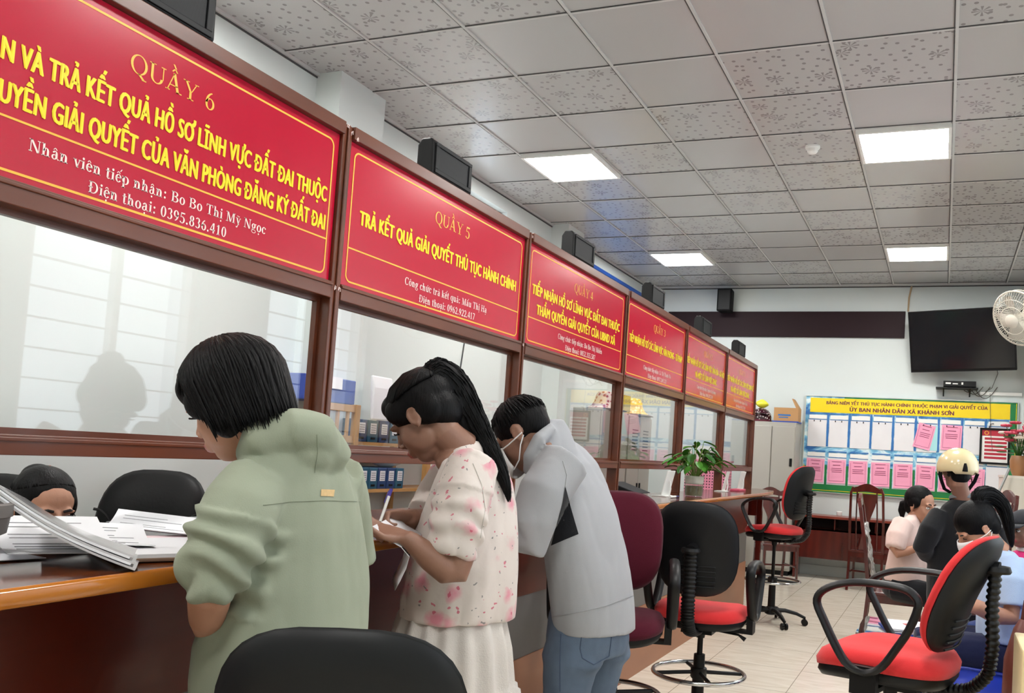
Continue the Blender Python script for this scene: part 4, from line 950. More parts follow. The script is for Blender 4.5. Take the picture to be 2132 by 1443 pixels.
# ------------------------------------------------------------------ chairs
def pillow_rings(a, b, c, ys, ex, surf):
    # superellipse outlines scaled and pushed to depth; surf(x, z, y) bends the panel
    out = []
    for s, y in ys:
        r = []
        for k in range(36):
            th = 2 * PI * k / 36; cx, sx = math.cos(th), math.sin(th)
            x = a * s * abs(cx) ** (2 / ex) * (1 if cx >= 0 else -1); z = b * s * abs(sx) ** (2 / ex) * (1 if sx >= 0 else -1)
            r.append(surf(x, z, y))
        out.append(r)
    return out
def drafting_stool(name, loc, rz, zs, zr, seatm, backm, label, tilt=0.16, group='swivel office stools', arms=True, bh=.24, bz=.305):
    t = thing(name, label, 'chair', (loc[0], loc[1], 0), rz, group)
    # seat faces local +Y
    fl = lambda x, z, y: (x, z + .01, zs + y - .012 * (x / .23) ** 2 * -1 - (.02 * max(0, (z / .22)) ** 3))
    mb = MB(); mb.loft(pillow_rings(.238, .225, 0, [(.05, .005), (.5, .004), (.8, 0.0), (.93, -.012), (1.0, -.038), (.985, -.062), (.5, -.066), (.05, -.066)], 3.0, fl)); child(mb, 'seat', seatm, t, smooth=180)
    mb = MB(); mb.loft(pillow_rings(.235, .222, 0, [(.05, -.064), (.97, -.064), (.985, -.08), (.93, -.10), (.6, -.112), (.05, -.112)], 3.0, fl)); child(mb, 'seat_shell', M['black'], t, smooth=60)
    zc = zs + bz; ct_, st_ = math.cos(tilt), math.sin(tilt)
    def bl(x, z, y):
        yy = y - .035 * (x / .21) ** 2 * -1 + .03 * math.cos((z + .05) / .28 * 1.4) - .02
        return (x, -.235 + yy * ct_ - z * st_, zc + z * ct_ + yy * st_)
    mb = MB(); mb.loft(pillow_rings(.212, bh, 0, [(.05, .045), (.5, .043), (.8, .036), (.94, .022), (1.0, .0), (.96, -.006), (.05, -.006)], 2.9, bl)); child(mb, 'backrest', backm, t, smooth=180)
    mb = MB(); mb.loft(pillow_rings(.207, bh - .004, 0, [(.05, -.004), (.99, -.004), (1.01, -.010), (.95, -.028), (.75, -.040), (.05, -.046)], 2.9, bl))
    for k in range(5): mb.tube([bl(x, -.08 - .025 * k, -.044) for x in (-.11, -.04, .04, .11)], .004, n=6)
    child(mb, 'back_shell', M['darkplastic'], t, smooth=60)
    # back bar with bellows
    P = [(0, -.05, zs - .115), (0, -.16, zs - .118), (0, -.26, zs - .10), (0, -.315, zs - .04), (0, -.325, zs + .05), (0, -.318, zs + .18), (0, -.325, zs + .30)]
    pts = []
    for i in range(len(P) - 1):
        for q in range(8): f = q / 8; pts.append(np.array(P[i]) * (1 - f) + np.array(P[i + 1]) * f)
    pts.append(np.array(P[-1])); pts = np.array(pts)
    for _ in range(4): pts[1:-1] = (pts[:-2] + 2 * pts[1:-1] + pts[2:]) / 4
    fine = []
    for i in range(len(pts) - 1):
        for q in range(3): fine.append(pts[i] * (1 - q / 3) + pts[i + 1] * q / 3)
    mb = MB(); mb.tube(fine, [((.036, .022) if (i // 2) % 2 else (.031, .017)) for i in range(len(fine))], n=12, up=(0, 1, 0)); child(mb, 'back_bar', M['black'], t, smooth=50)
    mb = MB(); mb.cyl((0, -.335, zs + .30), (0, -.265, zs + .31), .030, .028); mb.lathe([(.045, .292), (.05, .30), (.045, .315)], 16, c=(0, -.325, zs)); child(mb, 'adjuster_knob', M['black'], t)
    if arms:
        for sx in (-1, 1):
            q = [(-.175, .185), (-.165, .215), (-.13, .235), (-.06, .24), (.03, .235), (.10, .215), (.145, .185), (.155, .15), (.13, .10), (.09, .03), (.05, -.025), (.01, -.045), (-.03, -.045), (-.07, -.02), (-.11, .04), (-.15, .11)]
            pts = np.array([(sx * .268, y + .02, zs + z) for y, z in q])
            fine = []
            for i in range(len(pts)):
                p0, p1, p2, p3 = pts[i - 1], pts[i], pts[(i + 1) % len(pts)], pts[(i + 2) % len(pts)]
                for f in (0, .33, .66): fine.append(.5 * (2 * p1 + (p2 - p0) * f + (2 * p0 - 5 * p1 + 4 * p2 - p3) * f * f + (3 * p1 - p0 - 3 * p2 + p3) * f ** 3))
            mb = MB(); mb.tube(fine, [(.024, .0125)] * len(fine), n=10, closed=True, up=(0, 0, 1)); mb.box((sx * .255, .01, zs - .075), (.032, .085, .09)); mb.box((sx * .20, .01, zs - .115), (.14, .06, .016)); child(mb, 'armrest', M['black'], t, smooth=60)
    mb = MB(); mb.cyl((0, 0, zs - .11), (0, 0, zs - .17), .030, .022); mb.cyl((0, 0, zs - .17), (0, 0, max(.34, zr - .02)), .0145); mb.cyl((0, 0, max(.34, zr - .02) + .04), (0, 0, .12), .029, .033); mb.box((0, -.01, zs - .122), (.16, .2, .022)); child(mb, 'column', M['black'], t, smooth=40)
    mb = MB(); mb.tube([(.02, .0, zs - .12), (.20, -.02, zs - .13), (.235, -.022, zs - .15)], [.006, .006, .012], n=8); child(mb, 'lever', M['black'], t)
    mb = MB(); n = 48; mb.tube([(.235 * math.cos(2 * PI * k / n), .235 * math.sin(2 * PI * k / n), zr) for k in range(n)], .0115, n=10, closed=True); fr = child(mb, 'foot_ring', M['chrome'], t)
    mb = MB()
    for k in range(4): a = 2 * PI * k / 4 + .5; mb.tube([(.03 * math.cos(a), .03 * math.sin(a), zr + .004), (.228 * math.cos(a), .228 * math.sin(a), zr - .004)], (.010, .010), n=8)
    mb.lathe([(.034, -.03), (.042, -.02), (.042, .025), (.034, .03)], 20, c=(0, 0, zr)); o = mb.build('spokes', M['black']); o.parent = fr
    mb = MB(); mb.lathe([(.035, .075), (.055, .085), (.05, .13), (.036, .145)], 24); child(mb, 'base_hub', M['black'], t)
    for k in range(5):
        a = 2 * PI * k / 5 + .3; c_, s_ = math.cos(a), math.sin(a)
        mb = MB(); mb.tube([(.03 * c_, .03 * s_, .115), (.12 * c_, .12 * s_, .118), (.22 * c_, .22 * s_, .098), (.295 * c_, .295 * s_, .066)], [(.026, .02), (.024, .018), (.02, .015), (.014, .012)], n=10); lg = child(mb, 'leg', M['black'], t)
        mb = MB(); ax = np.array([-s_, c_, 0]); cc_ = np.array([.292 * c_, .292 * s_, .028])
        for sd in (-1, 1): mb.cyl(cc_ + ax * sd * .008, cc_ + ax * sd * .026, .0275, n=18)
        mb.cyl(cc_ + np.array([0, 0, .01]), cc_ + np.array([0, 0, .048]), .008, n=10); o = mb.build('caster', M['black']); o.parent = lg
    return t
W_ANG = math.atan2(CAM_W[1], CAM_W[0])
def face(deg): return math.radians(deg) - PI / 2       # local +Y to a world heading in degrees
pB = at(1462, 1262, 4.5)
drafting_stool('drafting_stool', pB, face(92), .635, .285, M['red'], M['blackfab'], 'black backed swivel stool with a red seat standing in the middle of the aisle')
pA = at(1275, 1290, 3.95)
drafting_stool('drafting_stool', pA, face(-72), .665, .30, M['burgundy'], M['burgundy'], 'burgundy swivel stool directly behind the man in the grey hoodie')
drafting_stool('drafting_stool', (1.965, 3.50), face(160), .845, .37, M['red'], M['red'], 'red swivel stool at the far end of the counter with its chrome foot ring visible')
pD = at(1858, 1330, 3.02)
drafting_stool('drafting_stool', pD, face(166), .775, .32, M['red'], M['red'], 'nearest red swivel stool with black loop arms at the lower right', tilt=.36, bh=.215, bz=.215)
pF = at(705, 1312, 1.47)
drafting_stool('drafting_stool', (pF[0] - .065, pF[1] + .175), face(117), .538, .24, M['leather'], M['leather'], 'black leather chair back filling the bottom edge before the green jacket', tilt=.16)

def wooden_chair(loc, rz, label, top=1.16, cover=False):
    t = thing('wooden_chair', label, 'chair', (loc[0], loc[1], 0), rz, 'dark red wooden dining chairs')
    mb = MB(); mb.prism([(-.20, -.20), (.20, -.20), (.225, .21), (-.225, .21)], 2, .435, .462); child(mb, 'seat', M['redwood'], t, smooth=0, bevel=.008)
    for sx in (-1, 1):
        mb = MB(); mb.tube([(sx * .20, .185, .435), (sx * .205, .19, 0)], [(.021, .021), (.015, .015)], n=4, up=(1, 1, 0)); child(mb, 'leg', M['redwood'], t, smooth=0)
        mb = MB(); mb.tube([(sx * .185, -.25, 0), (sx * .185, -.20, .25), (sx * .185, -.185, .45), (sx * .188, -.215, .75), (sx * .178, -.27, top - .08), (sx * .15, -.285, top - .015)], [(.019, .019)] * 6, n=4, up=(1, 1, 0)); child(mb, 'leg', M['redwood'], t, smooth=0)
    mb = MB(); rings = []
    for i in range(13):
        x = -.175 + .35 * i / 12; h = .03 + .035 * math.cos(x / .175 * PI / 2) ** 1.5; zc_ = top - .03 + .02 * math.cos(x / .175 * PI) ; rings.append([(x, -.275 - .012, zc_ - h * .8), (x, -.275 + .012, zc_ - h * .8), (x, -.28 + .012, zc_ + h * .6), (x, -.28 - .012, zc_ + h * .6)])
    mb.loft(rings); child(mb, 'top_rail', M['redwood'], t, smooth=30)
    mb = MB()
    for i, (z, w) in enumerate([]): pass
    rings = []
    for i in range(11):
        f = i / 10; z = .47 + (top - .09 - .47) * f; w = .05 + .035 * math.cos(f * 2 * PI + .4) + .03 * f; y = -.19 - .085 * f
        rings.append([(-w, y - .007, z), (w, y - .007, z), (w, y + .007, z), (-w, y + .007, z)])
    mb.loft(rings); child(mb, 'back_splat', M['redwood'], t, smooth=30)
    for sx in (-1, 1):
        mb = MB(); mb.tube([(sx * .115, -.19, .465), (sx * .118, -.225, .8), (sx * .11, -.272, top - .07)], .009, n=6); child(mb, 'spindle', M['redwood'], t)
    mb = MB(); mb.span((-.19, .17, .38), (.19, .19, .435)); mb.span((-.18, -.195, .38), (.18, -.175, .435)); mb.span((-.205, -.18, .38), (-.19, .18, .435)); mb.span((.19, -.18, .38), (.205, .18, .435)); child(mb, 'apron', M['redwood'], t, smooth=0)
    mb = MB(); mb.tube([(-.195, .185, .2), (-.186, -.21, .2)], .011, n=6); mb.tube([(.195, .185, .2), (.186, -.21, .2)], .011, n=6); mb.tube([(-.19, 0, .2), (.19, 0, .2)], .011, n=6); child(mb, 'stretcher', M['redwood'], t)
    if cover:
        mb = MB(); rings = []
        for i in range(15):
            f = i / 14; z = .47 + (top - .2 - .47) * f; y = -.165 - .085 * f
            rings.append([(x * (.9 - .25 * f) , y + .02 + .012 * math.sin(9 * x * 8 + i * 1.3) + .006 * rng.normal(), z) for x in np.linspace(-.19, .19, 17)])
        mb.loft(rings, cap=False, closed=False); o = child(mb, 'plastic_wrap', M['wrap'], t, smooth=180); o.modifiers.new('solid', 'SOLIDIFY').thickness = .002
    return t
def wrapmat():
    m, nt, b = newmat('shiny_plastic_wrap'); b.inputs['Base Color'].default_value = (.62, .60, .58, 1); b.inputs['Roughness'].default_value = .12; b.inputs['Metallic'].default_value = .65; b.inputs['Alpha'].default_value = 1.0
    co = coords(nt, (30, 30, 6)); nz = N(nt, 'ShaderNodeTexNoise', i_Scale=2.0, i_Detail=3.0); nt.links.new(co, nz.inputs[0]); bump(nt, b, nz.outputs[0], .9, .02); return m
M['wrap'] = wrapmat()
wooden_chair((1.50, 6.22), face(-60), 'dark red wooden chair beside the steel cabinet, behind the far red stool', top=1.08)
wooden_chair((2.55, 6.42), face(84), 'dark red wooden chair with its tall back to us before the long desk', top=1.2)
wooden_chair((3.0, 2.98), face(2), 'dark red wooden chair with shiny plastic wrap on its back', top=1.17, cover=True)
p4_ = at(2022, 1040, 7.2)
wooden_chair((p4_[0] + .02, p4_[1]), face(200), 'dark red wooden chair half hidden behind the helmeted person', top=1.26)

# ------------------------------------------------------------------ blue bench seats at the right
t = thing('bench_seating', 'row of blue plastic bench seats on a grey beam at the right', 'bench', (3.62, .62, 0))
for k, yy in enumerate((-.52, .0, .52, 1.04)):
    mb = MB()
    rows = []
    prof = [(-.24, .415), (-.225, .432), (-.16, .438), (-.02, .43), (.12, .425), (.18, .44), (.215, .50), (.235, .60), (.26, .72), (.285, .80)]
    for x, z in prof: rows.append([(x, yy + u * .23, z + .018 * (u * u) - (.0 if abs(u) < .99 else .004)) for u in np.linspace(-1, 1, 11)])
    mb.loft(rows, cap=False, closed=False); o = child(mb, 'seat_shell', M['blueplastic'], t, smooth=180); s_ = o.modifiers.new('solid', 'SOLIDIFY'); s_.thickness = .014
mb = MB(); mb.span((-.03, -.8, .33), (.03, 1.3, .38))
for yy in (-.52, .0, .52, 1.04): mb.span((-.12, yy - .03, .38), (.12, yy + .03, .405))
child(mb, 'beam', M['darkplastic'], t, smooth=0)
for yy in (-.7, 1.2):
    mb = MB(); mb.span((-.025, yy - .025, .03), (.025, yy + .025, .33)); mb.span((-.24, yy - .025, 0), (.24, yy + .025, .03)); child(mb, 'leg', M['darkplastic'], t, smooth=0, bevel=.004)
# paper stack on a folder at the far seat
pp = at(1892, 1303, 4.95)
# ------------------------------------------------------------------ people
def fuse(mb, voxel=0.007, smooth=3, factor=0.5):
    me = mb.mesh('fuse'); o = bpy.data.objects.new('fuse', me); COL.objects.link(o)
    r = o.modifiers.new('remesh', 'REMESH'); r.mode = 'VOXEL'; r.voxel_size = voxel; r.adaptivity = 0
    if smooth:
        s = o.modifiers.new('smooth', 'SMOOTH'); s.iterations = smooth; s.factor = factor
    bpy.context.view_layer.update()
    out = bpy.data.meshes.new_from_object(o.evaluated_get(bpy.context.evaluated_depsgraph_get()))
    bpy.data.objects.remove(o); bpy.data.meshes.remove(me)
    return out
def co_of(me):
    a = np.empty(len(me.vertices) * 3, np.float32); me.vertices.foreach_get('co', a); return a.reshape(-1, 3).astype(float)
def no_of(me):
    a = np.empty(len(me.vertices) * 3, np.float32); me.vertices.foreach_get('normal', a); return a.reshape(-1, 3).astype(float)
def set_co(me, P): me.vertices.foreach_set('co', P.astype(np.float32).ravel()); me.update()
def folds(me, amp=0.006, scale=(7, 7, 3.2), seed=0.0, axis=None, fine=0.35):
    # drape: ridged noise stretched along the hang of the cloth
    P = co_of(me); Nn = no_of(me); S = np.array(scale)
    d = np.empty(len(P))
    for i, p in enumerate(P):
        q = Vector(p * S) + Vector((seed, seed * .7, seed * 1.3))
        a = noise.noise(q + Vector((0, 0, 1.2 * noise.noise(q * .5)))); b = noise.noise(q * 2.3)
        d[i] = (abs(a) * 2 - .45) + fine * (abs(b) * 2 - .45)
    set_co(me, P + Nn * (d * amp)[:, None])
def finish(me, name, mats, parent=None, mi=None):
    for p in me.materials[:]: pass
    me.materials.clear()
    return put(name, me, mats, parent, 180, mi=mi)
def smooth_path(pts, rad, k=4):
    # Catmull-Rom through the points, radii along
    P = np.array(pts, float); R_ = np.array(rad, float); out, rr = [], []
    for i in range(len(P) - 1):
        a, b, c, d = P[max(i - 1, 0)], P[i], P[i + 1], P[min(i + 2, len(P) - 1)]
        for q in range(k):
            f = q / k; out.append(.5 * (2 * b + (c - a) * f + (2 * a - 5 * b + 4 * c - d) * f * f + (3 * b - a - 3 * c + d) * f ** 3)); rr.append(R_[i] + (R_[i + 1] - R_[i]) * f)
    out.append(P[-1]); rr.append(R_[-1]); return out, rr
def unit(v): v = np.array(v, float); return v / np.linalg.norm(v)
def left_of(f): return np.array([-f[1], f[0], 0.0])
def oval(c, f, a, b, n=28, ex=2.3, tilt=0.0):
    l = left_of(f); out = []
    for k in range(n):
        t = 2 * PI * k / n; cx, sx = math.cos(t), math.sin(t)
        x = a * abs(cx) ** (2 / ex) * (1 if cx >= 0 else -1); y = b * abs(sx) ** (2 / ex) * (1 if sx >= 0 else -1)
        out.append(c + f * x + l * y + np.array([0, 0, tilt * x]))
    return out
def torso_rings(rows, f, D, b=None, a=None, grow=1.0, ex=2.3, tilt=0.0, shrink=.97):
    # rows: (left px, right px, row px, lateral half-width or fore-aft half-depth)
    f = np.array([f[0], f[1], 0.0]); f = f / np.linalg.norm(f); l = left_of(f); fr, lr = abs(f @ CAM_R), abs(l @ CAM_R); out = []
    for (L, R, y, k) in rows:
        c = at((L + R) / 2, y, D); w = (R - L) / 2 / FPX * D * shrink
        if a is None: bb = k; aa = math.sqrt(max(w * w - (bb * lr) ** 2, .0016)) / fr
        else: aa = k; bb = math.sqrt(max(w * w - (aa * fr) ** 2, .0016)) / lr
        for _ in range(5):       # widen or narrow until the ring's seen width is the measured one
            q = project(oval(c, f, aa, bb, ex=ex, tilt=tilt)); lo, hi = q[:, 0].min(), q[:, 0].max(); s_ = (R - L) * shrink / (hi - lo); aa *= s_; bb *= s_
            c = c + CAM_R * (((L + R) / 2 - (lo + hi) / 2) / FPX * D)
        out.append(oval(c, f, aa * grow, bb * grow, ex=ex, tilt=tilt))
    return out
class Head:
    def __init__(s, c, f, scale=1.0, roll=0.0):
        s.c = np.array(c, float); s.f = unit(f); l = np.cross([0, 0, 1.0], s.f); s.l = unit(l); s.u = np.cross(s.f, s.l); s.k = scale
        if roll: s.l, s.u = s.l * math.cos(roll) + s.u * math.sin(roll), s.u * math.cos(roll) - s.l * math.sin(roll)
        s.A = np.stack([s.f, s.l, s.u], 1)
    def p(s, f, l, u): return s.c + s.A @ (np.array([f, l, u]) * s.k)
    def e(s, mb, c, r, mi=0): mb.ell(s.p(*c), np.array(r) * s.k, A=s.A, nu=20, nv=14, mi=mi)
    def build(s, mb, neck, nr=0.052):
        s.e(mb, (-.012, 0, .035), (.098, .077, .083)); s.e(mb, (.028, 0, -.028), (.064, .063, .084)); s.e(mb, (.045, 0, -.088), (.036, .036, .026))
        for q in (-1, 1):
            s.e(mb, (.048, q * .034, -.030), (.032, .025, .034)); s.e(mb, (.018, q * .042, -.060), (.042, .020, .034))
            s.e(mb, (-.012, q * .078, -.010), (.016, .006, .026)); s.e(mb, (-.008, q * .081, -.030), (.009, .006, .011))
            mb.tube([s.p(-.010 + .017 * math.cos(t), q * .084, -.005 + .025 * math.sin(t)) for t in np.linspace(-1.9, 2.6, 12)], .0045 * s.k, n=6)
        mb.tube([s.p(.088, 0, .022), s.p(.098, 0, -.002), s.p(.109, 0, -.024)], [.008 * s.k, .009 * s.k, .012 * s.k], n=10)
        for q in (-1, 1): s.e(mb, (.098, q * .011, -.029), (.010, .008, .008)); s.e(mb, (.080, q * .028, .022), (.012, .026, .009))
        s.e(mb, (.094, 0, -.057), (.010, .023, .006)); s.e(mb, (.091, 0, -.068), (.010, .020, .007)); s.e(mb, (.078, 0, -.062), (.018, .032, .018))
        mb.tube([s.p(-.028, 0, -.01), s.p(-.025, 0, -.075), (s.p(-.025, 0, -.075) + np.array(neck)) / 2, neck], [nr * 1.05 * s.k, nr * s.k, nr * s.k, nr * 1.15 * s.k], n=18)
    def lips_mask(s, P):
        q = (P - s.c) @ s.A / s.k; return (q[:, 0] > .088) & (abs(q[:, 1]) < .024) & (q[:, 2] < -.051) & (q[:, 2] > -.074)
    def eyes(s, root, closed=False, brows=True):
        for q in (-1, 1):
            if not closed:
                mb = MB(); mb.ell(s.p(.0785, q * .031, .0), np.array((.0125, .0145, .0085)) * s.k, A=s.A, nu=16, nv=10)
                mb.ell(s.p(.0865, q * .031, -.001), np.array((.0055, .0062, .0062)) * s.k, A=s.A, nu=12, nv=8, mi=1)
                o = mb.build('eye', [M['eye'], M['iris']], root, smooth=180)
            mb = MB(); mb.tube([s.p(.0845, q * .016, .0065), s.p(.092, q * .031, .0085), s.p(.084, q * .047, .004)], .0022 * s.k, n=6); mb.build('eyelashes', M['brow'], root)
            if brows:
                mb = MB(); mb.tube([s.p(.0905, q * .014, .024), s.p(.092, q * .032, .029), s.p(.078, q * .050, .023)], [(.002 * s.k, .004 * s.k), (.002 * s.k, .0045 * s.k), (.001, .002)], n=8); mb.build('eyebrow', M['brow'], root)
    def cap(s, mb, rad=(.112, .091, .098), c=(-.014, 0, .042)): s.e(mb, c, rad)
    def locks(s, mb, n, rad, c, end, az=(-180, 180), r=.006, jit=.006, start=6, inward=.12, steps=9, wave=.0):
        # hair locks from the crown over the skull to the angle end(azimuth); azimuth 0 is the face
        for i in range(n):
            a = math.radians(rng.uniform(*az)); e = math.radians(end(math.degrees(a)) + rng.normal() * 4); pts = []; k0 = rng.uniform(.97, 1.03)
            ph = rng.uniform(0, 6)
            for q in range(steps):
                th = math.radians(start) + (e - math.radians(start)) * q / (steps - 1)
                t2 = min(th, PI / 2); h = math.sin(t2); z = math.cos(t2); aa = a + .05 * math.sin(ph + 3 * q / steps) + wave * math.sin(ph + 5 * q / steps)
                drop = max(0, th - PI / 2)
                pts.append(s.p(c[0] + rad[0] * h * math.cos(aa) * k0 * (1 - inward * drop), c[1] + rad[1] * h * math.sin(aa) * k0 * (1 - inward * drop), c[2] + rad[2] * (z * k0 - drop)) + rng.normal(size=3) * jit * .15)
            rr = [r * s.k * (1.0 if q < steps - 3 else (.85, .55, .12)[q - steps + 3]) for q in range(steps)]
            mb.tube(pts, [(w, w * .6) for w in rr], n=6)
    def mask(s, root, strap_to=None):
        mb = MB(); rows = []
        for j in range(9):
            v = -1 + 2 * j / 8; row = []
            for i in range(15):
                w = -1 + 2 * i / 14; an = w * 1.15
                row.append(s.p(.040 + .078 * math.cos(an) * (1 - .10 * v * v) + .012 * (1 - w * w) * (1 - v * v), .074 * math.sin(an), -.055 - .052 * v * (1 - .25 * w * w) + .006 * w * w))
            rows.append(row)
        mb.loft(rows, cap=False, closed=False); o = mb.build('face_mask', M['mask'], root, smooth=180); m = o.modifiers.new('solid', 'SOLIDIFY'); m.thickness = .003
        for q in (-1, 1):
            mb = MB()
            for z0 in (-.015, -.095): mb.tube([s.p(.072, q * .068, z0), s.p(.035, q * .079, z0 * .8 - .006), s.p(.0, q * .087, -.012 + z0 * .35), s.p(-.026, q * .083, -.012 + z0 * .12)], .0022 * s.k, n=6)
            e = mb.build('ear_loop', M['mask'], None); e.parent = o; e.matrix_parent_inverse = parent_inv(o)
def hand(mb, wrist, d, palm_n, curl=.5, side=1, scale=1.0, spread=.0, pinch=False):
    # wrist, direction of the palm, normal of the palm (towards the grip), side +1: thumb along +cross(d, n)
    d = unit(d); n_ = unit(np.array(palm_n, float) - d * (np.array(palm_n) @ d)); t = np.cross(d, n_) * side; k = scale; w = np.array(wrist, float)
    mb.loft([oval3(w + d * x * k, t, n_, a * k, b * k) for x, a, b in ((-.015, .024, .019), (.0, .027, .017), (.03, .036, .015), (.065, .041, .0135), (.085, .039, .011), (.092, .03, .008))])
    L = [.040, .046, .043, .034]; off = [.028, .010, -.009, -.027]
    for i in range(4):
        b0 = w + (d * .084 + t * off[i]) * k; ang = curl * (.75 + .12 * i); dd = unit(d + t * spread * (1.5 - i) * .2); pts = [b0 - d * .012 * k, b0]; cur = b0; a_ = 0
        for j, fl in enumerate((1.0, .62, .5)):
            a_ += ang * (1.0, 1.15, .8)[j]; v = dd * math.cos(a_) + n_ * math.sin(a_); cur = cur + v * L[i] * fl * k; pts.append(cur)
        mb.tube(pts, [.0092 * k, .0092 * k, .0082 * k, .0074 * k, .0058 * k], n=10)
    b0 = w + (d * .022 + t * .024) * k; v1 = unit(d * .62 + t * .62 + n_ * .35); v2 = unit(d * .85 + t * .15 + n_ * (.5 if not pinch else .8)); v3 = unit(d * .9 - t * .1 + n_ * .5)
    mb.tube([b0 - v1 * .014 * k, b0, b0 + v1 * .038 * k, b0 + (v1 * .038 + v2 * .030) * k, b0 + (v1 * .038 + v2 * .030 + v3 * .024) * k], [.011 * k, .013 * k, .0105 * k, .0095 * k, .007 * k], n=10)
def oval3(c, t, n_, a, b, n=14): return [c + t * a * math.cos(2 * PI * i / n) + n_ * b * math.sin(2 * PI * i / n) for i in range(n)]
def foot(mb, ankle, f):
    f = np.array([f[0], f[1], 0.0]); c = np.array([ankle[0], ankle[1], 0.0]); l = left_of(f)
    mb.loft([[c + f * x + l * w * math.cos(t) + np.array([0, 0, h / 2 + h / 2 * math.sin(t)]) for t in np.linspace(0, 2 * PI, 15)[:-1]] for x, w, h in ((-.075, .02, .05), (-.06, .034, .085), (-.02, .037, .10), (.05, .043, .07), (.11, .045, .05), (.15, .03, .035), (.165, .012, .022))])
def legs_standing(mb, pelvis, f, gap=.09, r=(.085, .06, .042), front=.0):
    l = left_of(np.array([f[0], f[1], 0.0])); F3 = np.array([f[0], f[1], 0.0])
    for q in (-1, 1):
        h = np.array(pelvis) + l * q * gap; kn = np.array([h[0], h[1], .47]) + F3 * .02; an = np.array([h[0], h[1], .08]) - F3 * .02
        mb.tube([h + np.array([0, 0, .05]), h * .6 + kn * .4, kn, kn * .5 + an * .5 - F3 * .012, an, an - np.array([0, 0, .05])], [r[0], r[0] * .92, r[1], r[1] * .95, r[2], r[2] * .9], n=16); foot(mb, an, F3)
def legs_seated(mb, pelvis, f, gap=.09, r=(.08, .058, .042), seat=.45, reach=.42):
    F3 = np.array([f[0], f[1], 0.0]); l = left_of(F3); ks = []
    for q in (-1, 1):
        h = np.array(pelvis) + l * q * gap; kn = h + F3 * reach + l * q * .04; kn[2] = seat + .05; an = kn + F3 * .03; an[2] = .08
        mb.tube([h - F3 * .04, h * .5 + kn * .5, kn, kn * .5 + an * .5, an, an - np.array([0, 0, .05])], [r[0], r[0] * .95, r[1], r[1] * .9, r[2], r[2] * .9], n=16); foot(mb, an, F3); ks.append((kn, an))
    return ks
def person(mb, label, voxel=.006, skin=None, heads=(), smooth=3):
    me = fuse(mb, voxel, smooth); P = co_of(me)
    o = finish(me, 'person', [skin or M['skin'], M['lips']], None)
    for h in heads:
        c = np.array([p.center[:] for p in me.polygons]); msk = h.lips_mask(c)
        me.polygons.foreach_set('material_index', msk.astype(int).tolist())
    tag(o, label, 'person'); return o
def garment(mb, name, m, root, voxel=.008, smooth=4, amp=.006, scale=(7, 7, 3), seed=0.0, fine=.35, mi=None):
    me = fuse(mb, voxel, smooth)
    if amp: folds(me, amp, scale, seed, fine=fine)
    return finish(me, name, m if isinstance(m, list) else [m], root)
def hair(mb, root, name='hair'): return mb.build(name, M['hair'], root, smooth=180)
def on_surface(o, px, py, out=0.0):
    # the point of a garment seen at a pixel of the plan drawing
    me = o.data; key = o.name
    if key not in BVH: BVH[key] = BVHTree.FromPolygons([v.co[:] for v in me.vertices], [p.vertices[:] for p in me.polygons])
    d = Vector(unit(ray(px, py))); h = BVH[key].ray_cast(Vector(CAM_POS), d)
    if h[0] is None: return None
    return np.array(h[0]) + np.array(h[1]) * out
BVH = {}
def seam(o, pts, name, m, root, r=.0016, out=.0008, n=14):
    P = []
    for (x0, y0), (x1, y1) in zip(pts[:-1], pts[1:]):
        for q in range(n):
            f = q / n; s = on_surface(o, x0 + (x1 - x0) * f, y0 + (y1 - y0) * f, out)
            if s is not None: P.append(s)
    s = on_surface(o, *pts[-1], out)
    if s is not None: P.append(s)
    if len(P) > 3:
        mb = MB(); mb.tube(P, r, n=6); c = mb.build(name, m, None); c.parent = root; c.matrix_parent_inverse = parent_inv(root); return c
def patch(o, poly, name, m, root, out=.0012, n=14):
    # a piece of cloth sewn onto a garment: the outline filled with points taken from the garment's surface
    poly = np.array(poly, float); x0, y0 = poly.min(0); x1, y1 = poly.max(0)
    def inside(x, y):
        c = False
        for i in range(len(poly)):
            a, b = poly[i], poly[i - 1]
            if (a[1] > y) != (b[1] > y) and x < (b[0] - a[0]) * (y - a[1]) / (b[1] - a[1]) + a[0]: c = not c
        return c
    # fan grid from the centroid to the outline
    cen = poly.mean(0); rim = []
    for i in range(len(poly)):
        for q in range(n): rim.append(poly[i] + (poly[(i + 1) % len(poly)] - poly[i]) * q / n)
    rows = []
    for s in np.linspace(.02, 1, 12):
        row = [on_surface(o, *(cen + (r - cen) * s), out) for r in rim]
        if any(v is None for v in row):
            good = [v for v in row if v is not None]
            if not good: return None
            last = good[0]; row2 = []
            for v in row:
                if v is None: v = last
                last = v; row2.append(v)
            row = row2
        rows.append(row)
    mb = MB(); mb.loft(rows, cap=False, closed=True)
    c = mb.build(name, m, None, smooth=180); c.parent = root; c.matrix_parent_inverse = parent_inv(root); return c
def face_dir(th, psi):
    # th: pitch down, psi: turn away from the viewer of a head that looks to picture left
    th, psi = math.radians(th), math.radians(psi)
    return unit(-CAM_R * math.cos(th) * math.cos(psi) + CAM_W * math.cos(th) * math.sin(psi) - CAM_U * math.sin(th))

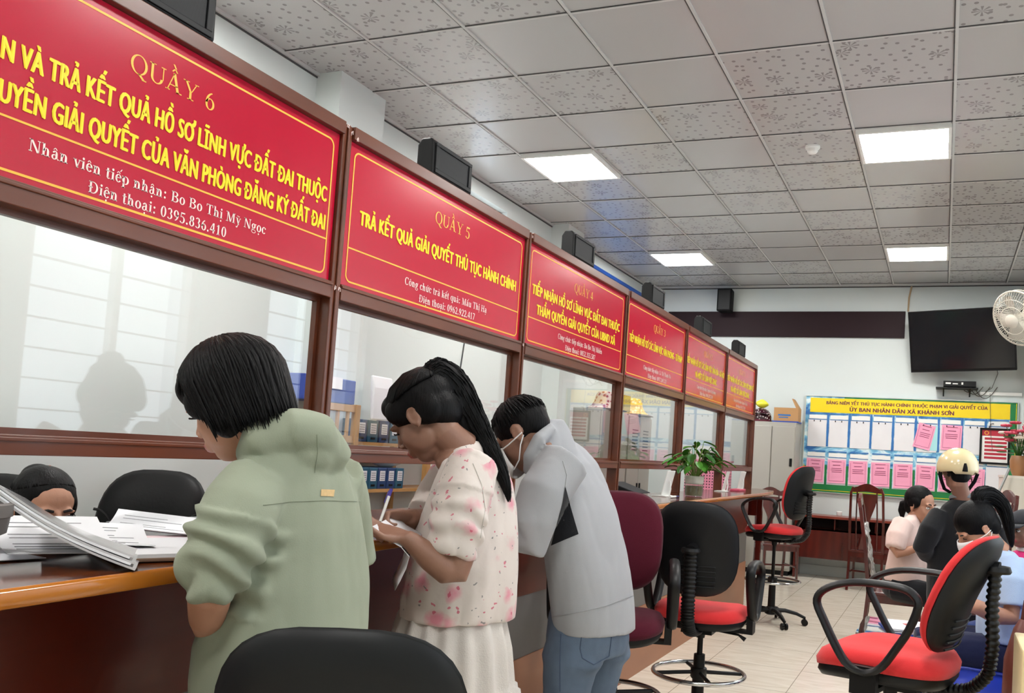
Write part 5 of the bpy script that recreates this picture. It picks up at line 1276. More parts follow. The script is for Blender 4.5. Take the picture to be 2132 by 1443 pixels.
# ---- person 1: green jacket
f1 = unit([-.99, .14, 0]); D1 = 2.0
rows1 = [(388, 768, 1475, .24), (383, 772, 1440, .25), (384, 773, 1400, .25), (394, 772, 1330, .245), (425, 769, 1260, .24), (450, 766, 1180, .235), (465, 761, 1100, .225), (474, 752, 1040, .212), (486, 736, 988, .19), (508, 712, 945, .155), (540, 675, 912, .10), (560, 650, 893, .07)]
H1 = Head(at(488, 842, 1.97), face_dir(27, 14), 1.02)
mb = MB(); nk1 = at(590, 915, 2.0); H1.build(mb, nk1, .048)
mb.loft(torso_rings(rows1[:-1], f1, D1, b=1, grow=.80)); mb.ell(nk1 + np.array([0, 0, -.03]), (.07, .09, .05))
mb.tube([at(520, 1000, 1.88), at(462, 1130, 1.80), at(436, 1245, 1.79), at(432, 1282, 1.83), at(445, 1335, 1.97)], [.05, .048, .043, .038, .03], n=14)
hand(mb, at(447, 1340, 1.98), (0.05, .2, -1), (-.3, 1, 0), .5, 1, .9)
mb.tube([at(690, 1000, 2.13), at(725, 1110, 2.24), at(740, 1165, 2.27), at(700, 1150, 2.33), at(620, 1140, 2.36)], [.045, .042, .042, .034, .028], n=14)
hand(mb, at(615, 1140, 2.36), unit(-CAM_R), (0, 0, -1), .6, -1, .9)
pel1 = at(585, 1470, 2.0); legs_standing(mb, (pel1[0], pel1[1], pel1[2] - .02), f1)
w1 = person(mb, 'person with a short black bob and pale green hooded jacket standing at the counter', .006, M['skin'], [H1])
H1.eyes(w1, closed=True)
mb = MB(); H1.cap(mb, (.112, .094, .102), (-.016, 0, .040)); H1.e(mb, (-.055, 0, -.035), (.066, .080, .075)); H1.e(mb, (.062, 0, .066), (.045, .07, .05))
for q in (-1, 1): H1.e(mb, (.005, q * .074, .015), (.060, .020, .050)); H1.e(mb, (-.022, q * .074, -.03), (.046, .022, .066))
hm = fuse(mb, .006, 4); hb = MB(); hb.add([tuple(v.co) for v in hm.vertices], [tuple(p.vertices) for p in hm.polygons])
H1.locks(hb, 1000, (.120, .101, .110), (-.016, 0, .040), lambda a: (74 if abs(a) < 50 else 84 if abs(a) < 68 else 132 if abs(a) < 78 else 148 if abs(a) < 105 else 158), r=.0046, jit=.004, inward=.10, steps=11)
hair(hb, w1)
M['greencloth'] = fabric('sage_green_cotton', '#8f9583', 330, var=.04, bmp=.10, sheen=.05)
M['greendark'] = fabric('sage_green_stitching', '#878d7a', 330, var=.05, bmp=.2)
mb = MB(); mb.loft(torso_rings(rows1, f1, D1, b=1, ex=2.25))
mb.tube([at(540, 1010, 1.90), at(505, 1058, 1.845), at(470, 1128, 1.80), at(446, 1192, 1.788), at(439, 1243, 1.788)], [.070, .076, .079, .067, .050], n=22)
mb.tube([at(690, 990, 2.12), at(716, 1085, 2.22), at(735, 1145, 2.255), at(748, 1180, 2.262)], [.08, .070, .054, .042], n=20)
mb.tube([at(517, 952, 1.94), at(548, 915, 1.91), at(600, 893, 1.93), at(655, 905, 1.98), at(690, 950, 2.03), at(672, 992, 2.03)], [.026, .040, .052, .056, .048, .028], n=18)
mb.ell(at(640, 945, 2.0), (.075, .085, .06)); mb.tube([at(520, 960, 2.05), at(555, 905, 2.1), at(620, 880, 2.08)], [.03, .04, .045], n=14)
mb.tube([at(398, 1290, 1.895), at(415, 1303, 1.86), at(445, 1312, 1.85), at(485, 1306, 1.85)], [.008, .016, .017, .008], n=12)
jk = garment(mb, 'jacket', M['greencloth'], w1, .0075, 4, .0075, (6.5, 6.5, 2.6), 3.1, .3)
P = co_of(jk.data); Nn = no_of(jk.data)
# crumpled, pushed-up left sleeve
a0, a1 = at(505, 1058, 1.845), at(439, 1243, 1.788); ax = unit(a1 - a0); tt = (P - a0) @ ax; rad = np.linalg.norm(P - a0 - tt[:, None] * ax, axis=1)
near = np.exp(-np.maximum(rad - .09, 0) ** 2 / .0004) * ((tt > .02) & (tt < np.linalg.norm(a1 - a0) + .03))
wv = np.array([noise.noise(Vector(p * 9)) for p in P])
set_co(jk.data, P + Nn * (near * .0085 * np.sin(tt * 95 + wv * 5))[:, None])
seam(jk, [(548, 1052), (600, 1045), (680, 1042), (752, 1044)], 'yoke_seam', M['greendark'], w1, .0010)
seam(jk, [(660, 905), (662, 940), (655, 985)], 'hood_seam', M['greendark'], w1, .0009)
patch(jk, [(668, 1019), (696, 1020), (694, 1034), (667, 1033)], 'collar_tag', plain('tan_woven_tag', '#c8a878', .8, var=.2, vscale=90), w1, .0016, 5)

# ---- person 2: floral blouse
def floral():
    m, nt, b = newmat('floral_cotton')
    co = coords(nt)
    base = lin('#c9beb7')
    v1 = N(nt, 'ShaderNodeTexVoronoi', i_Scale=14.0, i_Randomness=1.0); nz = N(nt, 'ShaderNodeTexNoise', i_Scale=24.0, i_Detail=3.0)
    nt.links.new(co, nz.inputs[0]); wob = N(nt, 'ShaderNodeVectorMath', operation='MULTIPLY_ADD'); wob.inputs[1].default_value = (.05, .05, .05)
    nt.links.new(nz.outputs['Color'], wob.inputs[0]); nt.links.new(co, wob.inputs[2]); nt.links.new(wob.outputs[0], v1.inputs[0])
    soft = ramp(nt, v1.outputs[0], [(.16, (1, 1, 1)), (.50, (0, 0, 0))])
    wn = N(nt, 'ShaderNodeTexWhiteNoise', noise_dimensions='3D'); nt.links.new(v1.outputs['Position'], wn.inputs[0])
    pk = N(nt, 'ShaderNodeMath', operation='GREATER_THAN'); pk.inputs[1].default_value = .42; nt.links.new(wn.outputs[0], pk.inputs[0])
    f1_ = N(nt, 'ShaderNodeMath', operation='MULTIPLY'); nt.links.new(soft, f1_.inputs[0]); nt.links.new(pk.outputs[0], f1_.inputs[1])
    f1b = N(nt, 'ShaderNodeMath', operation='MULTIPLY'); f1b.inputs[1].default_value = .75; nt.links.new(f1_.outputs[0], f1b.inputs[0])
    c = mixcol(nt, f1b.outputs[0], base, lin('#cf6480'))
    v2 = N(nt, 'ShaderNodeTexVoronoi', i_Scale=42.0); nt.links.new(wob.outputs[0], v2.inputs[0]); sp = N(nt, 'ShaderNodeMath', operation='LESS_THAN'); sp.inputs[1].default_value = .22; nt.links.new(v2.outputs[0], sp.inputs[0])
    wn2 = N(nt, 'ShaderNodeTexWhiteNoise', noise_dimensions='3D'); nt.links.new(v2.outputs['Position'], wn2.inputs[0]); g2 = N(nt, 'ShaderNodeMath', operation='GREATER_THAN'); g2.inputs[1].default_value = .7; nt.links.new(wn2.outputs[0], g2.inputs[0])
    m2 = N(nt, 'ShaderNodeMath', operation='MULTIPLY'); nt.links.new(sp.outputs[0], m2.inputs[0]); nt.links.new(g2.outputs[0], m2.inputs[1])
    m2b = N(nt, 'ShaderNodeMath', operation='MULTIPLY'); m2b.inputs[1].default_value = .8; nt.links.new(m2.outputs[0], m2b.inputs[0])
    c = mixcol(nt, m2b.outputs[0], c, lin('#b83c5c'))
    v3 = N(nt, 'ShaderNodeTexVoronoi', i_Scale=64.0); nt.links.new(wob.outputs[0], v3.inputs[0]); s3 = N(nt, 'ShaderNodeMath', operation='LESS_THAN'); s3.inputs[1].default_value = .22; nt.links.new(v3.outputs[0], s3.inputs[0])
    wn3 = N(nt, 'ShaderNodeTexWhiteNoise', noise_dimensions='3D'); nt.links.new(v3.outputs['Position'], wn3.inputs[0]); g3 = N(nt, 'ShaderNodeMath', operation='GREATER_THAN'); g3.inputs[1].default_value = .84; nt.links.new(wn3.outputs[0], g3.inputs[0])
    m3 = N(nt, 'ShaderNodeMath', operation='MULTIPLY'); nt.links.new(s3.outputs[0], m3.inputs[0]); nt.links.new(g3.outputs[0], m3.inputs[1])
    c = mixcol(nt, m3.outputs[0], c, lin('#7d7a78'))
    nt.links.new(c, b.inputs['Base Color']); b.inputs['Roughness'].default_value = .6; b.inputs['Sheen Weight'].default_value = .2
    n2 = N(nt, 'ShaderNodeTexNoise', i_Scale=45.0); nt.links.new(co, n2.inputs[0]); bump(nt, b, n2.outputs[0], .15, .004)
    return m
M['floral'] = floral(); M['whitecotton'] = fabric('white_crinkle_cotton', '#c2bbb5', 240, var=.04, bmp=.4)
f2 = unit([-.97, .24, 0]); D2 = 2.70
rows2 = [(828, 1074, 1283, .195), (828, 1078, 1245, .2), (842, 1081, 1180, .196), (862, 1081, 1110, .19), (882, 1079, 1050, .186), (900, 1070, 1002, .18), (918, 1052, 962, .165), (942, 1030, 935, .12), (962, 1008, 917, .075)]
H2 = Head(at(884, 872, 2.68), face_dir(38, 14), 1.06)
mb = MB(); nk2 = at(962, 935, 2.7); H2.build(mb, nk2, .05)
mb.loft(torso_rings(rows2[:-1], f2, D2, b=1, grow=.84)); mb.ell(nk2 + np.array([0, 0, -.04]), (.07, .10, .05))
mb.tube([at(985, 975, 2.56), at(952, 1100, 2.47), at(956, 1165, 2.455), at(950, 1190, 2.447), at(932, 1188, 2.44), at(898, 1162, 2.42), at(856, 1127, 2.41), at(844, 1119, 2.41)], [.05, .045, .043, .041, .041, .038, .027, .024], n=18)
hand(mb, at(842, 1118, 2.41), at(796, 1106, 2.42) - at(842, 1118, 2.41), CAM_U * .8 - CAM_W * .3, .28, -1, .92)
mb.tube([at(930, 1000, 2.86), at(900, 1075, 2.8), at(880, 1086, 2.74), at(857, 1078, 2.62), at(850, 1076, 2.60)], [.045, .042, .040, .028, .024], n=16)
hand(mb, at(848, 1075, 2.60), at(807, 1078, 2.55) - at(848, 1075, 2.60), -CAM_U * .6 - CAM_W * .75, 1.0, -1, .95, pinch=True)
pel2 = at(945, 1300, 2.7); legs_standing(mb, pel2, f2, .08)
w2 = person(mb, 'person with a long black ponytail and pink flowered white blouse writing on a paper', .0045, M['skindark'], [H2])
H2.eyes(w2, closed=True)
mb = MB(); H2.cap(mb, (.108, .086, .094), (-.020, 0, .046)); H2.e(mb, (-.06, 0, .0), (.058, .070, .075)); H2.e(mb, (.045, 0, .082), (.05, .062, .04))
for q in (-1, 1): H2.e(mb, (-.045, q * .058, .0), (.045, .026, .05)); H2.e(mb, (.03, q * .066, .045), (.04, .02, .038))
pony = [at(892, 795, 2.68), at(912, 775, 2.69), at(945, 800, 2.71), at(975, 852, 2.72), at(1003, 905, 2.72), at(1030, 955, 2.70), at(1050, 998, 2.69), at(1060, 1040, 2.685)]
pony, pony_r = smooth_path(pony, [.034, .044, .047, .043, .034, .026, .017, .006]); mb.tube(pony, pony_r, n=16)
mb.tube([at(930, 850, 2.70), at(965, 890, 2.72), at(1000, 930, 2.72)], [.05, .035, .018], n=14)
hm = fuse(mb, .006, 4); hb = MB(); hb.add([tuple(v.co) for v in hm.vertices], [tuple(p.vertices) for p in hm.polygons])
base_ = H2.p(-.075, 0, .10)
for k in range(300):      # hair combed back from the hairline to the tie
    az = rng.uniform(-2.6, 2.6); el = rng.uniform(.2, 1.0); s0 = np.array([.108 * math.cos(az) * math.sin(1.35), .086 * math.sin(az) * math.sin(1.35), .094 * math.cos(1.35) + .0])
    p0 = H2.c + H2.A @ ((np.array([-.020, 0, .046]) + s0 * 1.02) * H2.k); pts = []
    for q in range(7):
        g = q / 6; v = p0 * (1 - g) + base_ * g; cc_ = H2.c + H2.A @ (np.array([-.020, 0, .046]) * H2.k); d_ = H2.A.T @ (v - cc_); sc = 1 / math.sqrt((d_[0] / (.1105 * H2.k)) ** 2 + (d_[1] / (.0885 * H2.k)) ** 2 + (d_[2] / (.0965 * H2.k)) ** 2); pts.append(cc_ + H2.A @ (d_ * sc))
    hb.tube(pts, [(.0035, .0022)] * 6 + [(.001, .001)], n=5)
for k in range(260):
    o_ = rng.normal(size=3) * .3; pts = []
    rr = pony_r; cut = rng.integers(len(pony) - 7, len(pony) + 1)
    for q in range(cut): pts.append(pony[q] + unit(o_) * rr[q] * rng.uniform(.9, 1.08) + np.array([0, 0, -.004 * (q == cut - 1)]))
    hb.tube(pts, [(.0026, .002)] * (cut - 1) + [(.0006, .0006)], n=5)
hair(hb, w2)
mb = MB(); tb = pony[3]; mb.tube([tb + np.array([.03 * math.cos(a), .035 * math.sin(a), .022 * math.sin(a + 1)]) for a in np.linspace(0, 2 * PI, 17)[:-1]], .008, n=8, closed=True); mb.build('hair_tie', M['blackmatte'], w2)
mb = MB(); mb.loft(torso_rings(rows2, f2, D2, b=1, ex=2.3))
mb.tube([at(988, 965, 2.58), at(968, 1035, 2.51), at(948, 1105, 2.475), at(938, 1155, 2.465)], [.075, .084, .082, .070], n=22)
mb.tube([at(940, 985, 2.84), at(905, 1045, 2.82), at(878, 1072, 2.75)], [.07, .07, .055], n=18)
bl = garment(mb, 'blouse', M['floral'], w2, .007, 4, .0075, (7, 7, 3), 8.2, .4)
P = co_of(bl.data); Nn = no_of(bl.data); a0, a1 = at(968, 1035, 2.51), at(938, 1155, 2.465); ax = unit(a1 - a0); tt = (P - a0) @ ax; rad = np.linalg.norm(P - a0 - tt[:, None] * ax, axis=1)
near = np.exp(-np.maximum(rad - .085, 0) ** 2 / .0004) * ((tt > -.02) & (tt < .22)); wv = np.array([noise.noise(Vector(p * 8)) for p in P])
set_co(bl.data, P + Nn * (near * .005 * np.sin(tt * 70 + wv * 5))[:, None])
seam(bl, [(985, 965), (1003, 1010), (1010, 1060), (1000, 1120)], 'armhole_seam', M['whitecotton'], w2, .0014)
# skirt
mb = MB(); rings = []; f3, l3 = f2, left_of(f2); c0 = at(942, 1275, 2.70)
for i, (dz, a, b_) in enumerate(((.03, .135, .14), (0, .158, .16), (-.10, .182, .185), (-.20, .195, .20), (-.215, .198, .203), (-.225, .21, .215), (-.45, .24, .25), (-.62, .255, .265))):
    amp = (.004, .006, .009, .010, .006, .014, .024, .03)[i]; rings.append([c0 + f3 * (a + amp * math.sin(17 * t + .6 * math.sin(3 * t))) * math.cos(t) + l3 * (b_ + amp * math.sin(17 * t + .6 * math.sin(3 * t))) * math.sin(t) + np.array([0, 0, dz]) for t in np.linspace(0, 2 * PI, 121)[:-1]])
mb.loft(rings); sk = mb.build('skirt', M['whitecotton'], w2, smooth=180)

# ---- person 3: grey hoodie
M['greyhood'] = fabric('grey_jersey', '#999a9d', 380, var=.03, bmp=.08, sheen=.05); M['denim'] = fabric('blue_denim', '#586678', 420, var=.35, bmp=.15, sheen=.05); M['denimseam'] = plain('denim_seam', '#3c4a60', .8); M['blackcloth'] = fabric('black_jersey', '#101116', 300)
f3_ = unit([-.98, .2, 0]); D3 = 3.16
rows3 = [(1149, 1327, 1312, .185), (1147, 1327, 1290, .195), (1142, 1324, 1250, .2), (1134, 1316, 1190, .205), (1126, 1302, 1120, .205), (1118, 1287, 1060, .205), (1110, 1268, 1005, .2), (1104, 1246, 962, .185), (1106, 1220, 932, .155), (1116, 1192, 912, .11), (1124, 1172, 902, .08)]
H3 = Head(at(1090, 905, 3.08), face_dir(36, 14), 1.04)
mb = MB(); nk3 = at(1126, 955, 3.12); H3.build(mb, nk3, .050)
mb.loft(torso_rings(rows3[3:-1], f3_, D3, b=1, grow=.72))
mb.tube([at(1185, 1000, 3.06), at(1118, 1100, 2.9), at(1112, 1128, 2.9), at(1050, 1100, 2.92), at(1000, 1085, 2.95)], [.042, .045, .045, .036, .028], n=14); hand(mb, at(997, 1085, 2.95), -CAM_R, -CAM_U, .6, 1)
mb.tube([at(1180, 985, 3.36), at(1140, 1100, 3.42), at(1080, 1100, 3.42), at(1020, 1085, 3.42)], [.055, .05, .04, .028], n=14); hand(mb, at(1017, 1085, 3.42), -CAM_R, -CAM_U, .6, -1)
pel3 = at(1226, 1300, 3.16); legs_standing(mb, pel3 + np.array([0, 0, -.06]), f3_, .09, (.062, .052, .042))
m3p = person(mb, 'person in a grey hoodie, jeans and white face mask leaning over the counter', .0065, M['skindark'], [H3])
H3.eyes(m3p, closed=True); H3.mask(m3p)
mb = MB(); H3.cap(mb, (.101, .0795, .086), (-.014, 0, .038)); H3.e(mb, (-.05, 0, .01), (.058, .062, .06)); hm = fuse(mb, .006, 3); hb = MB(); hb.add([tuple(v.co) for v in hm.vertices], [tuple(p.vertices) for p in hm.polygons])
H3.locks(hb, 260, (.1035, .082, .0885), (-.014, 0, .038), lambda a: 66 if abs(a) < 60 else 88, r=.004, jit=.01); hair(hb, m3p)
mb = MB(); mb.loft(torso_rings(rows3, f3_, D3, b=1, ex=2.3))
mb.tube([at(1178, 960, 3.0), at(1132, 1028, 2.925), at(1106, 1092, 2.895), at(1112, 1126, 2.9), at(1070, 1112, 2.91), at(1010, 1088, 2.95)], [.09, .088, .08, .068, .058, .045], n=22)
mb.tube([at(1190, 970, 3.34), at(1150, 1060, 3.42), at(1120, 1100, 3.42), at(1040, 1090, 3.42)], [.085, .08, .065, .045], n=18)
mb.loft(torso_rings([(1108, 1206, 965, .12), (1100, 1203, 940, .115), (1100, 1194, 912, .105), (1112, 1184, 888, .085), (1135, 1174, 872, .05)], f3_, 3.12, b=1, shrink=1.0)); mb.tube([at(1100, 985, 3.02), at(1104, 950, 2.99), at(1122, 915, 3.0), at(1150, 890, 3.06)], [.02, .026, .026, .02], n=14)
pass
hd = garment(mb, 'hoodie', M['greyhood'], m3p, .0085, 4, .006, (5.5, 5.5, 2.6), 5.4, .3)
patch(hd, [(1176, 1012), (1186, 1050), (1204, 1112), (1175, 1124), (1148, 1136), (1158, 1095), (1170, 1050)], 'side_panel', M['blackcloth'], m3p, .0025, 8)
seam(hd, [(1142, 1286), (1200, 1276), (1260, 1262), (1322, 1238)], 'hem_seam', plain('grey_seam', '#8d8e90', .9), m3p, .0018)
seam(hd, [(1172, 960), (1180, 990), (1176, 1015)], 'armhole_seam', plain('grey_seam_b', '#9a9b9c', .9), m3p, .0014)
mb = MB(); fw, lw_ = f3_, left_of(f3_)
mb.loft([oval(pel3 + np.array([0, 0, dz]), f3_, a, b_, ex=2.4) for dz, a, b_ in ((-.10, .125, .165), (-.04, .135, .165), (.04, .13, .155), (.10, .12, .14))])
for q in (-1, 1):
    h = pel3 + lw_ * q * .092; kn = np.array([h[0], h[1], .47]) + fw * .02; an = np.array([h[0], h[1], .07]) - fw * .02
    mb.tube([h + np.array([0, 0, -.03]), h + np.array([0, 0, -.11]), h * .5 + kn * .5, kn, kn * .5 + an * .5, an], [(.095, .08), (.115, .095), (.098, .09), .078, .075, .072], n=20, up=(0, 1, 0))
jn = garment(mb, 'jeans', M['denim'], m3p, .008, 3, .004, (9, 9, 5), 2.2, .4)
seam(jn, [(1212, 1318), (1208, 1350), (1212, 1370), (1236, 1384), (1268, 1366), (1276, 1300)], 'back_pocket_seam', M['denimseam'], m3p, .0018)
seam(jn, [(1168, 1320), (1166, 1380), (1166, 1440)], 'side_seam', M['denimseam'], m3p, .002)

# ---- person 4: behind the glass, face half hidden by papers
Ds = 2.78; H4 = Head(at(92, 1064, Ds), unit(-CAM_W * .55 + CAM_R * .80 - CAM_U * .22), 1.02)
mb = MB(); nk4 = H4.c + np.array([-.03, .02, -.17]); H4.build(mb, nk4, .048); f4 = unit([H4.f[0], H4.f[1], 0])
mb.loft([oval(nk4 + np.array([0, 0, dz]) - f4 * .03, f4, a, b_) for dz, a, b_ in ((-.55, .13, .17), (-.4, .11, .15), (-.15, .11, .17), (-.05, .09, .18), (0, .05, .08))])
legs_seated(mb, nk4 + np.array([0, 0, -.56]) - f4 * .03, f4, reach=.30)
w4 = person(mb, 'person with tied back black hair behind the glass, face half hidden by papers', .006, M['skin'], [H4])
H4.eyes(w4)
mb = MB(); H4.cap(mb, (.101, .089, .094), (-.027, 0, .044)); H4.e(mb, (-.06, 0, -.005), (.066, .088, .085))
for q in (-1, 1): H4.e(mb, (-.01, q * .072, .02), (.05, .016, .05))
H4.e(mb, (-.085, -.0, .085), (.045, .05, .045))
hm = fuse(mb, .006, 4); hb = MB(); hb.add([tuple(v.co) for v in hm.vertices], [tuple(p.vertices) for p in hm.polygons])
for k in range(220):
    az = rng.uniform(-2.4, 2.4); hz = .020 + .040 * max(0, math.cos(az)); k_ = math.sqrt(1 - (hz / .092) ** 2); s0 = np.array([.100 * math.cos(az) * k_, .086 * math.sin(az) * k_, hz]); p0 = H4.c + H4.A @ (np.array([-.026, 0, .040]) + s0); b4 = H4.p(-.08, 0, .11); pts = []; cc_ = H4.p(-.026, 0, .04)
    for q in range(7):
        g = q / 6; v = p0 * (1 - g) + b4 * g; d_ = H4.A.T @ (v - cc_); sc = 1 / math.sqrt((d_[0] / .1025) ** 2 + (d_[1] / .0885) ** 2 + (d_[2] / .0945) ** 2); pts.append(cc_ + H4.A @ (d_ * sc))
    hb.tube(pts, [(.0035, .0022)] * 6 + [(.001, .001)], n=5)
hair(hb, w4)
mb = MB(); tb = H4.p(-.07, .0, .112); mb.tube([tb + H4.A @ np.array([.02 * math.cos(a), .028 * math.sin(a), .012 * math.sin(a)]) for a in np.linspace(0, 2 * PI, 15)[:-1]], .005, n=6, closed=True); mb.build('hair_tie', plain('orange_tie', '#d0622a', .6), w4)
mb = MB(); mb.loft([oval(nk4 + np.array([0, 0, dz]) - f4 * .03, f4, a, b_) for dz, a, b_ in ((-.56, .15, .19), (-.4, .13, .17), (-.15, .13, .19), (-.05, .105, .195), (-.012, .06, .09))]); garment(mb, 'blouse', fabric('navy_blouse', '#20283c', 300), w4, .009, 3, .004)
mb = MB(); ks = legs_seated(mb, nk4 + np.array([0, 0, -.56]) - f4 * .03, f4, r=(.092, .072, .06), reach=.30); garment(mb, 'trousers', M['blackcloth'], w4, .009, 2, .0)
H4.glass = None
mb = MB()
for q in (-1, 1): mb.tube([H4.p(.096 + .002 * math.cos(a), q * .032 + .024 * math.cos(a), -.004 + .017 * math.sin(a)) for a in np.linspace(0, 2 * PI, 19)[:-1]], .0014, n=6, closed=True); mb.tube([H4.p(.092, q * .055, 0), H4.p(.0, q * .082, .004)], .0014, n=6)
mb.tube([H4.p(.1, -.009, 0), H4.p(.104, 0, .003), H4.p(.1, .009, 0)], .0014, n=6); mb.build('spectacles', M['darkplastic'], w4)

# ---- person 5: seated in a pale pink blouse
D5 = 6.3; f5 = unit([.95, -.30, 0]); H5 = Head(at(1917, 1053, D5), unit(CAM_R * .55 - CAM_W * .80 - CAM_U * .14), 1.06)
rows5 = [(1838, 1934, 1210, .17), (1843, 1932, 1175, .18), (1853, 1930, 1135, .185), (1864, 1928, 1103, .18), (1877, 1922, 1082, .15), (1892, 1914, 1071, .08)]
mb = MB(); nk5 = at(1903, 1083, D5); H5.build(mb, nk5, .05); mb.loft(torso_rings(rows5[:-1], f5, D5, b=1, grow=.84)); pel5 = at(1884, 1222, D5); pel5[2] = .55
legs_seated(mb, pel5, f5, seat=.47, reach=.40)
mb.tube([at(1872, 1096, 6.14), at(1862, 1143, 6.1), at(1868, 1152, 6.09), at(1888, 1148, 6.08), at(1906, 1142, 6.07)], [.034, .036, .036, .032, .026], n=14); hand(mb, at(1908, 1141, 6.07), CAM_R * .95 + CAM_U * .15, CAM_W, .6, 1)
mb.tube([at(1915, 1096, 6.45), at(1925, 1140, 6.5), at(1945, 1140, 6.45)], [.045, .04, .028], n=12); hand(mb, at(1946, 1140, 6.45), CAM_R, -CAM_U, .5, -1)
w5 = person(mb, 'seated person in a pale pink blouse with black ponytail facing the helmeted person', .006, M['skin'], [H5]); H5.eyes(w5)
mb = MB(); H5.cap(mb, (.101, .086, .092), (-.026, 0, .044)); H5.e(mb, (-.06, 0, -.01), (.055, .07, .07)); mb.tube([H5.p(-.10, 0, .0), H5.p(-.135, 0, -.02), H5.p(-.14, 0, -.07), H5.p(-.125, 0, -.13)], [.03, .034, .03, .008], n=12)
for q in (-1, 1): H5.e(mb, (-.01, q * .072, .02), (.05, .016, .045))
hm = fuse(mb, .006, 4); finish(hm, 'hair', [M['hair']], w5)
M['pinkcloth'] = fabric('pale_pink_cotton', '#dfc3ba', 300, var=.03)
mb = MB(); mb.loft(torso_rings(rows5, f5, D5, b=1)); mb.tube([at(1880, 1088, 6.2), at(1868, 1118, 6.13), at(1863, 1142, 6.1)], [.075, .078, .068], n=18); mb.tube([at(1912, 1092, 6.42), at(1922, 1135, 6.48)], [.07, .065], n=16); garment(mb, 'blouse', M['pinkcloth'], w5, .0085, 3, .006, (7, 7, 3), 1.3)
mb = MB(); mb.ell(pel5, (.17, .18, .11)); legs_seated(mb, pel5, f5, r=(.095, .075, .062), seat=.47, reach=.40); garment(mb, 'trousers', M['blackcloth'], w5, .009, 2, .003)

# ---- person 6: back to us in a cream helmet
D6 = 5.6; f6 = unit([-.30, .95, 0]); H6 = Head(at(1993, 985, D6), unit([-.30, .93, -.12]), 1.0)
rows6 = [(1930, 2062, 1330, .15), (1926, 2064, 1240, .14), (1928, 2068, 1170, .135), (1934, 2070, 1115, .13), (1944, 2066, 1078, .12), (1960, 2052, 1055, .10), (1980, 2034, 1040, .07)]
mb = MB(); nk6 = at(2004, 1040, D6); H6.build(mb, nk6, .055); mb.loft(torso_rings(rows6[:-1], f6, D6, a=1, grow=.86)); pel6 = at(1992, 1330, D6); legs_standing(mb, pel6, f6, .085, (.085, .058, .042))
mb.tube([at(1952, 1078, 5.6), at(1921, 1138, 5.55), at(1926, 1152, 5.6), at(1950, 1150, 5.85)], [.05, .046, .044, .03], n=12); hand(mb, at(1950, 1150, 5.86), f6, (0, 0, -1), .6, 1)
mb.tube([at(2055, 1078, 5.6), at(2080, 1140, 5.55), at(2070, 1155, 5.7), at(2040, 1150, 5.9)], [.05, .046, .044, .03], n=12); hand(mb, at(2040, 1150, 5.91), f6, (0, 0, -1), .6, -1)
w6 = person(mb, 'person seen from behind in a cream helmet and black jacket', .0065, M['skindark'], [H6])
mb = MB(); H6.cap(mb, (.1, .083, .088), (-.015, 0, .035)); H6.e(mb, (-.06, 0, -.025), (.042, .062, .05)); finish(fuse(mb, .007, 3), 'hair', [M['hair']], w6)
mb = MB(); rings = []
for q in range(15):
    th = .02 + (PI * .60 - .02) * q / 14; r_ = .133 * math.sin(th); z_ = .128 * math.cos(th)
    rings.append([H6.p(-.005 + r_ * 1.08 * math.cos(a), r_ * .95 * math.sin(a), .035 + z_ - (.018 if q == 14 and abs(abs(a) - PI) < .5 else 0)) for a in np.linspace(-PI, PI, 41)[:-1]])
mb.loft(rings, cap=False); hl = mb.build('helmet', M['cream'], w6, smooth=180); so = hl.modifiers.new('solid', 'SOLIDIFY'); so.thickness = .012; so.offset = -1
mb = MB()
for q in (-1, 1): mb.tube([H6.p(-.03, q * .118, .0), H6.p(-.01, q * .105, -.05), H6.p(.02, q * .075, -.105), H6.p(.035, q * .03, -.125)], (.003, .011), n=8); mb.tube([H6.p(.05, q * .105, .0), H6.p(.02, q * .1, -.05), H6.p(.02, q * .08, -.1)], (.003, .009), n=8)
e = mb.build('chin_strap', M['blackmatte'], None); e.parent = hl; e.matrix_parent_inverse = parent_inv(hl)
mb = MB(); mb.tube([H6.p(-.146, 0, .045), H6.p(-.148, 0, .02), H6.p(-.142, 0, -.005)], [.008, .014, .018], n=10); e = mb.build('rear_vent', M['blackmatte'], None); e.parent = hl; e.matrix_parent_inverse = parent_inv(hl)
mb = MB(); mb.loft(torso_rings(rows6, f6, D6, a=1)); mb.tube([at(1960, 1072, 5.6), at(1937, 1105, 5.55), at(1921, 1140, 5.55), at(1930, 1152, 5.62), at(1948, 1150, 5.8)], [.075, .075, .066, .06, .045], n=18); mb.tube([at(2050, 1072, 5.6), at(2072, 1105, 5.55), at(2080, 1140, 5.58), at(2066, 1155, 5.7), at(2042, 1150, 5.85)], [.075, .075, .066, .06, .045], n=18)
garment(mb, 'jacket', fabric('black_jacket', '#17181a', 300), w6, .009, 3, .006, (6, 6, 2.6), 4.4)
mb = MB(); mb.tube([nk6 + f6 * .06 * math.cos(a) + left_of(f6) * .078 * math.sin(a) + np.array([0, 0, .012 - .015 * math.cos(a)]) for a in np.linspace(0, 2 * PI, 25)[:-1]], (.006, .014), n=8, closed=True); mb.build('collar', plain('grey_knit_collar', '#6f7377', .9), w6)
mb = MB(); mb.loft([oval(pel6 + np.array([0, 0, dz]), f6, a, b_) for dz, a, b_ in ((-.08, .11, .16), (0, .13, .17), (.08, .13, .165))]); legs_standing(mb, pel6, f6, .085, (.1, .078, .068)); garment(mb, 'trousers', fabric('dark_green_trousers', '#1c201e', 300), w6, .009, 2, .004)

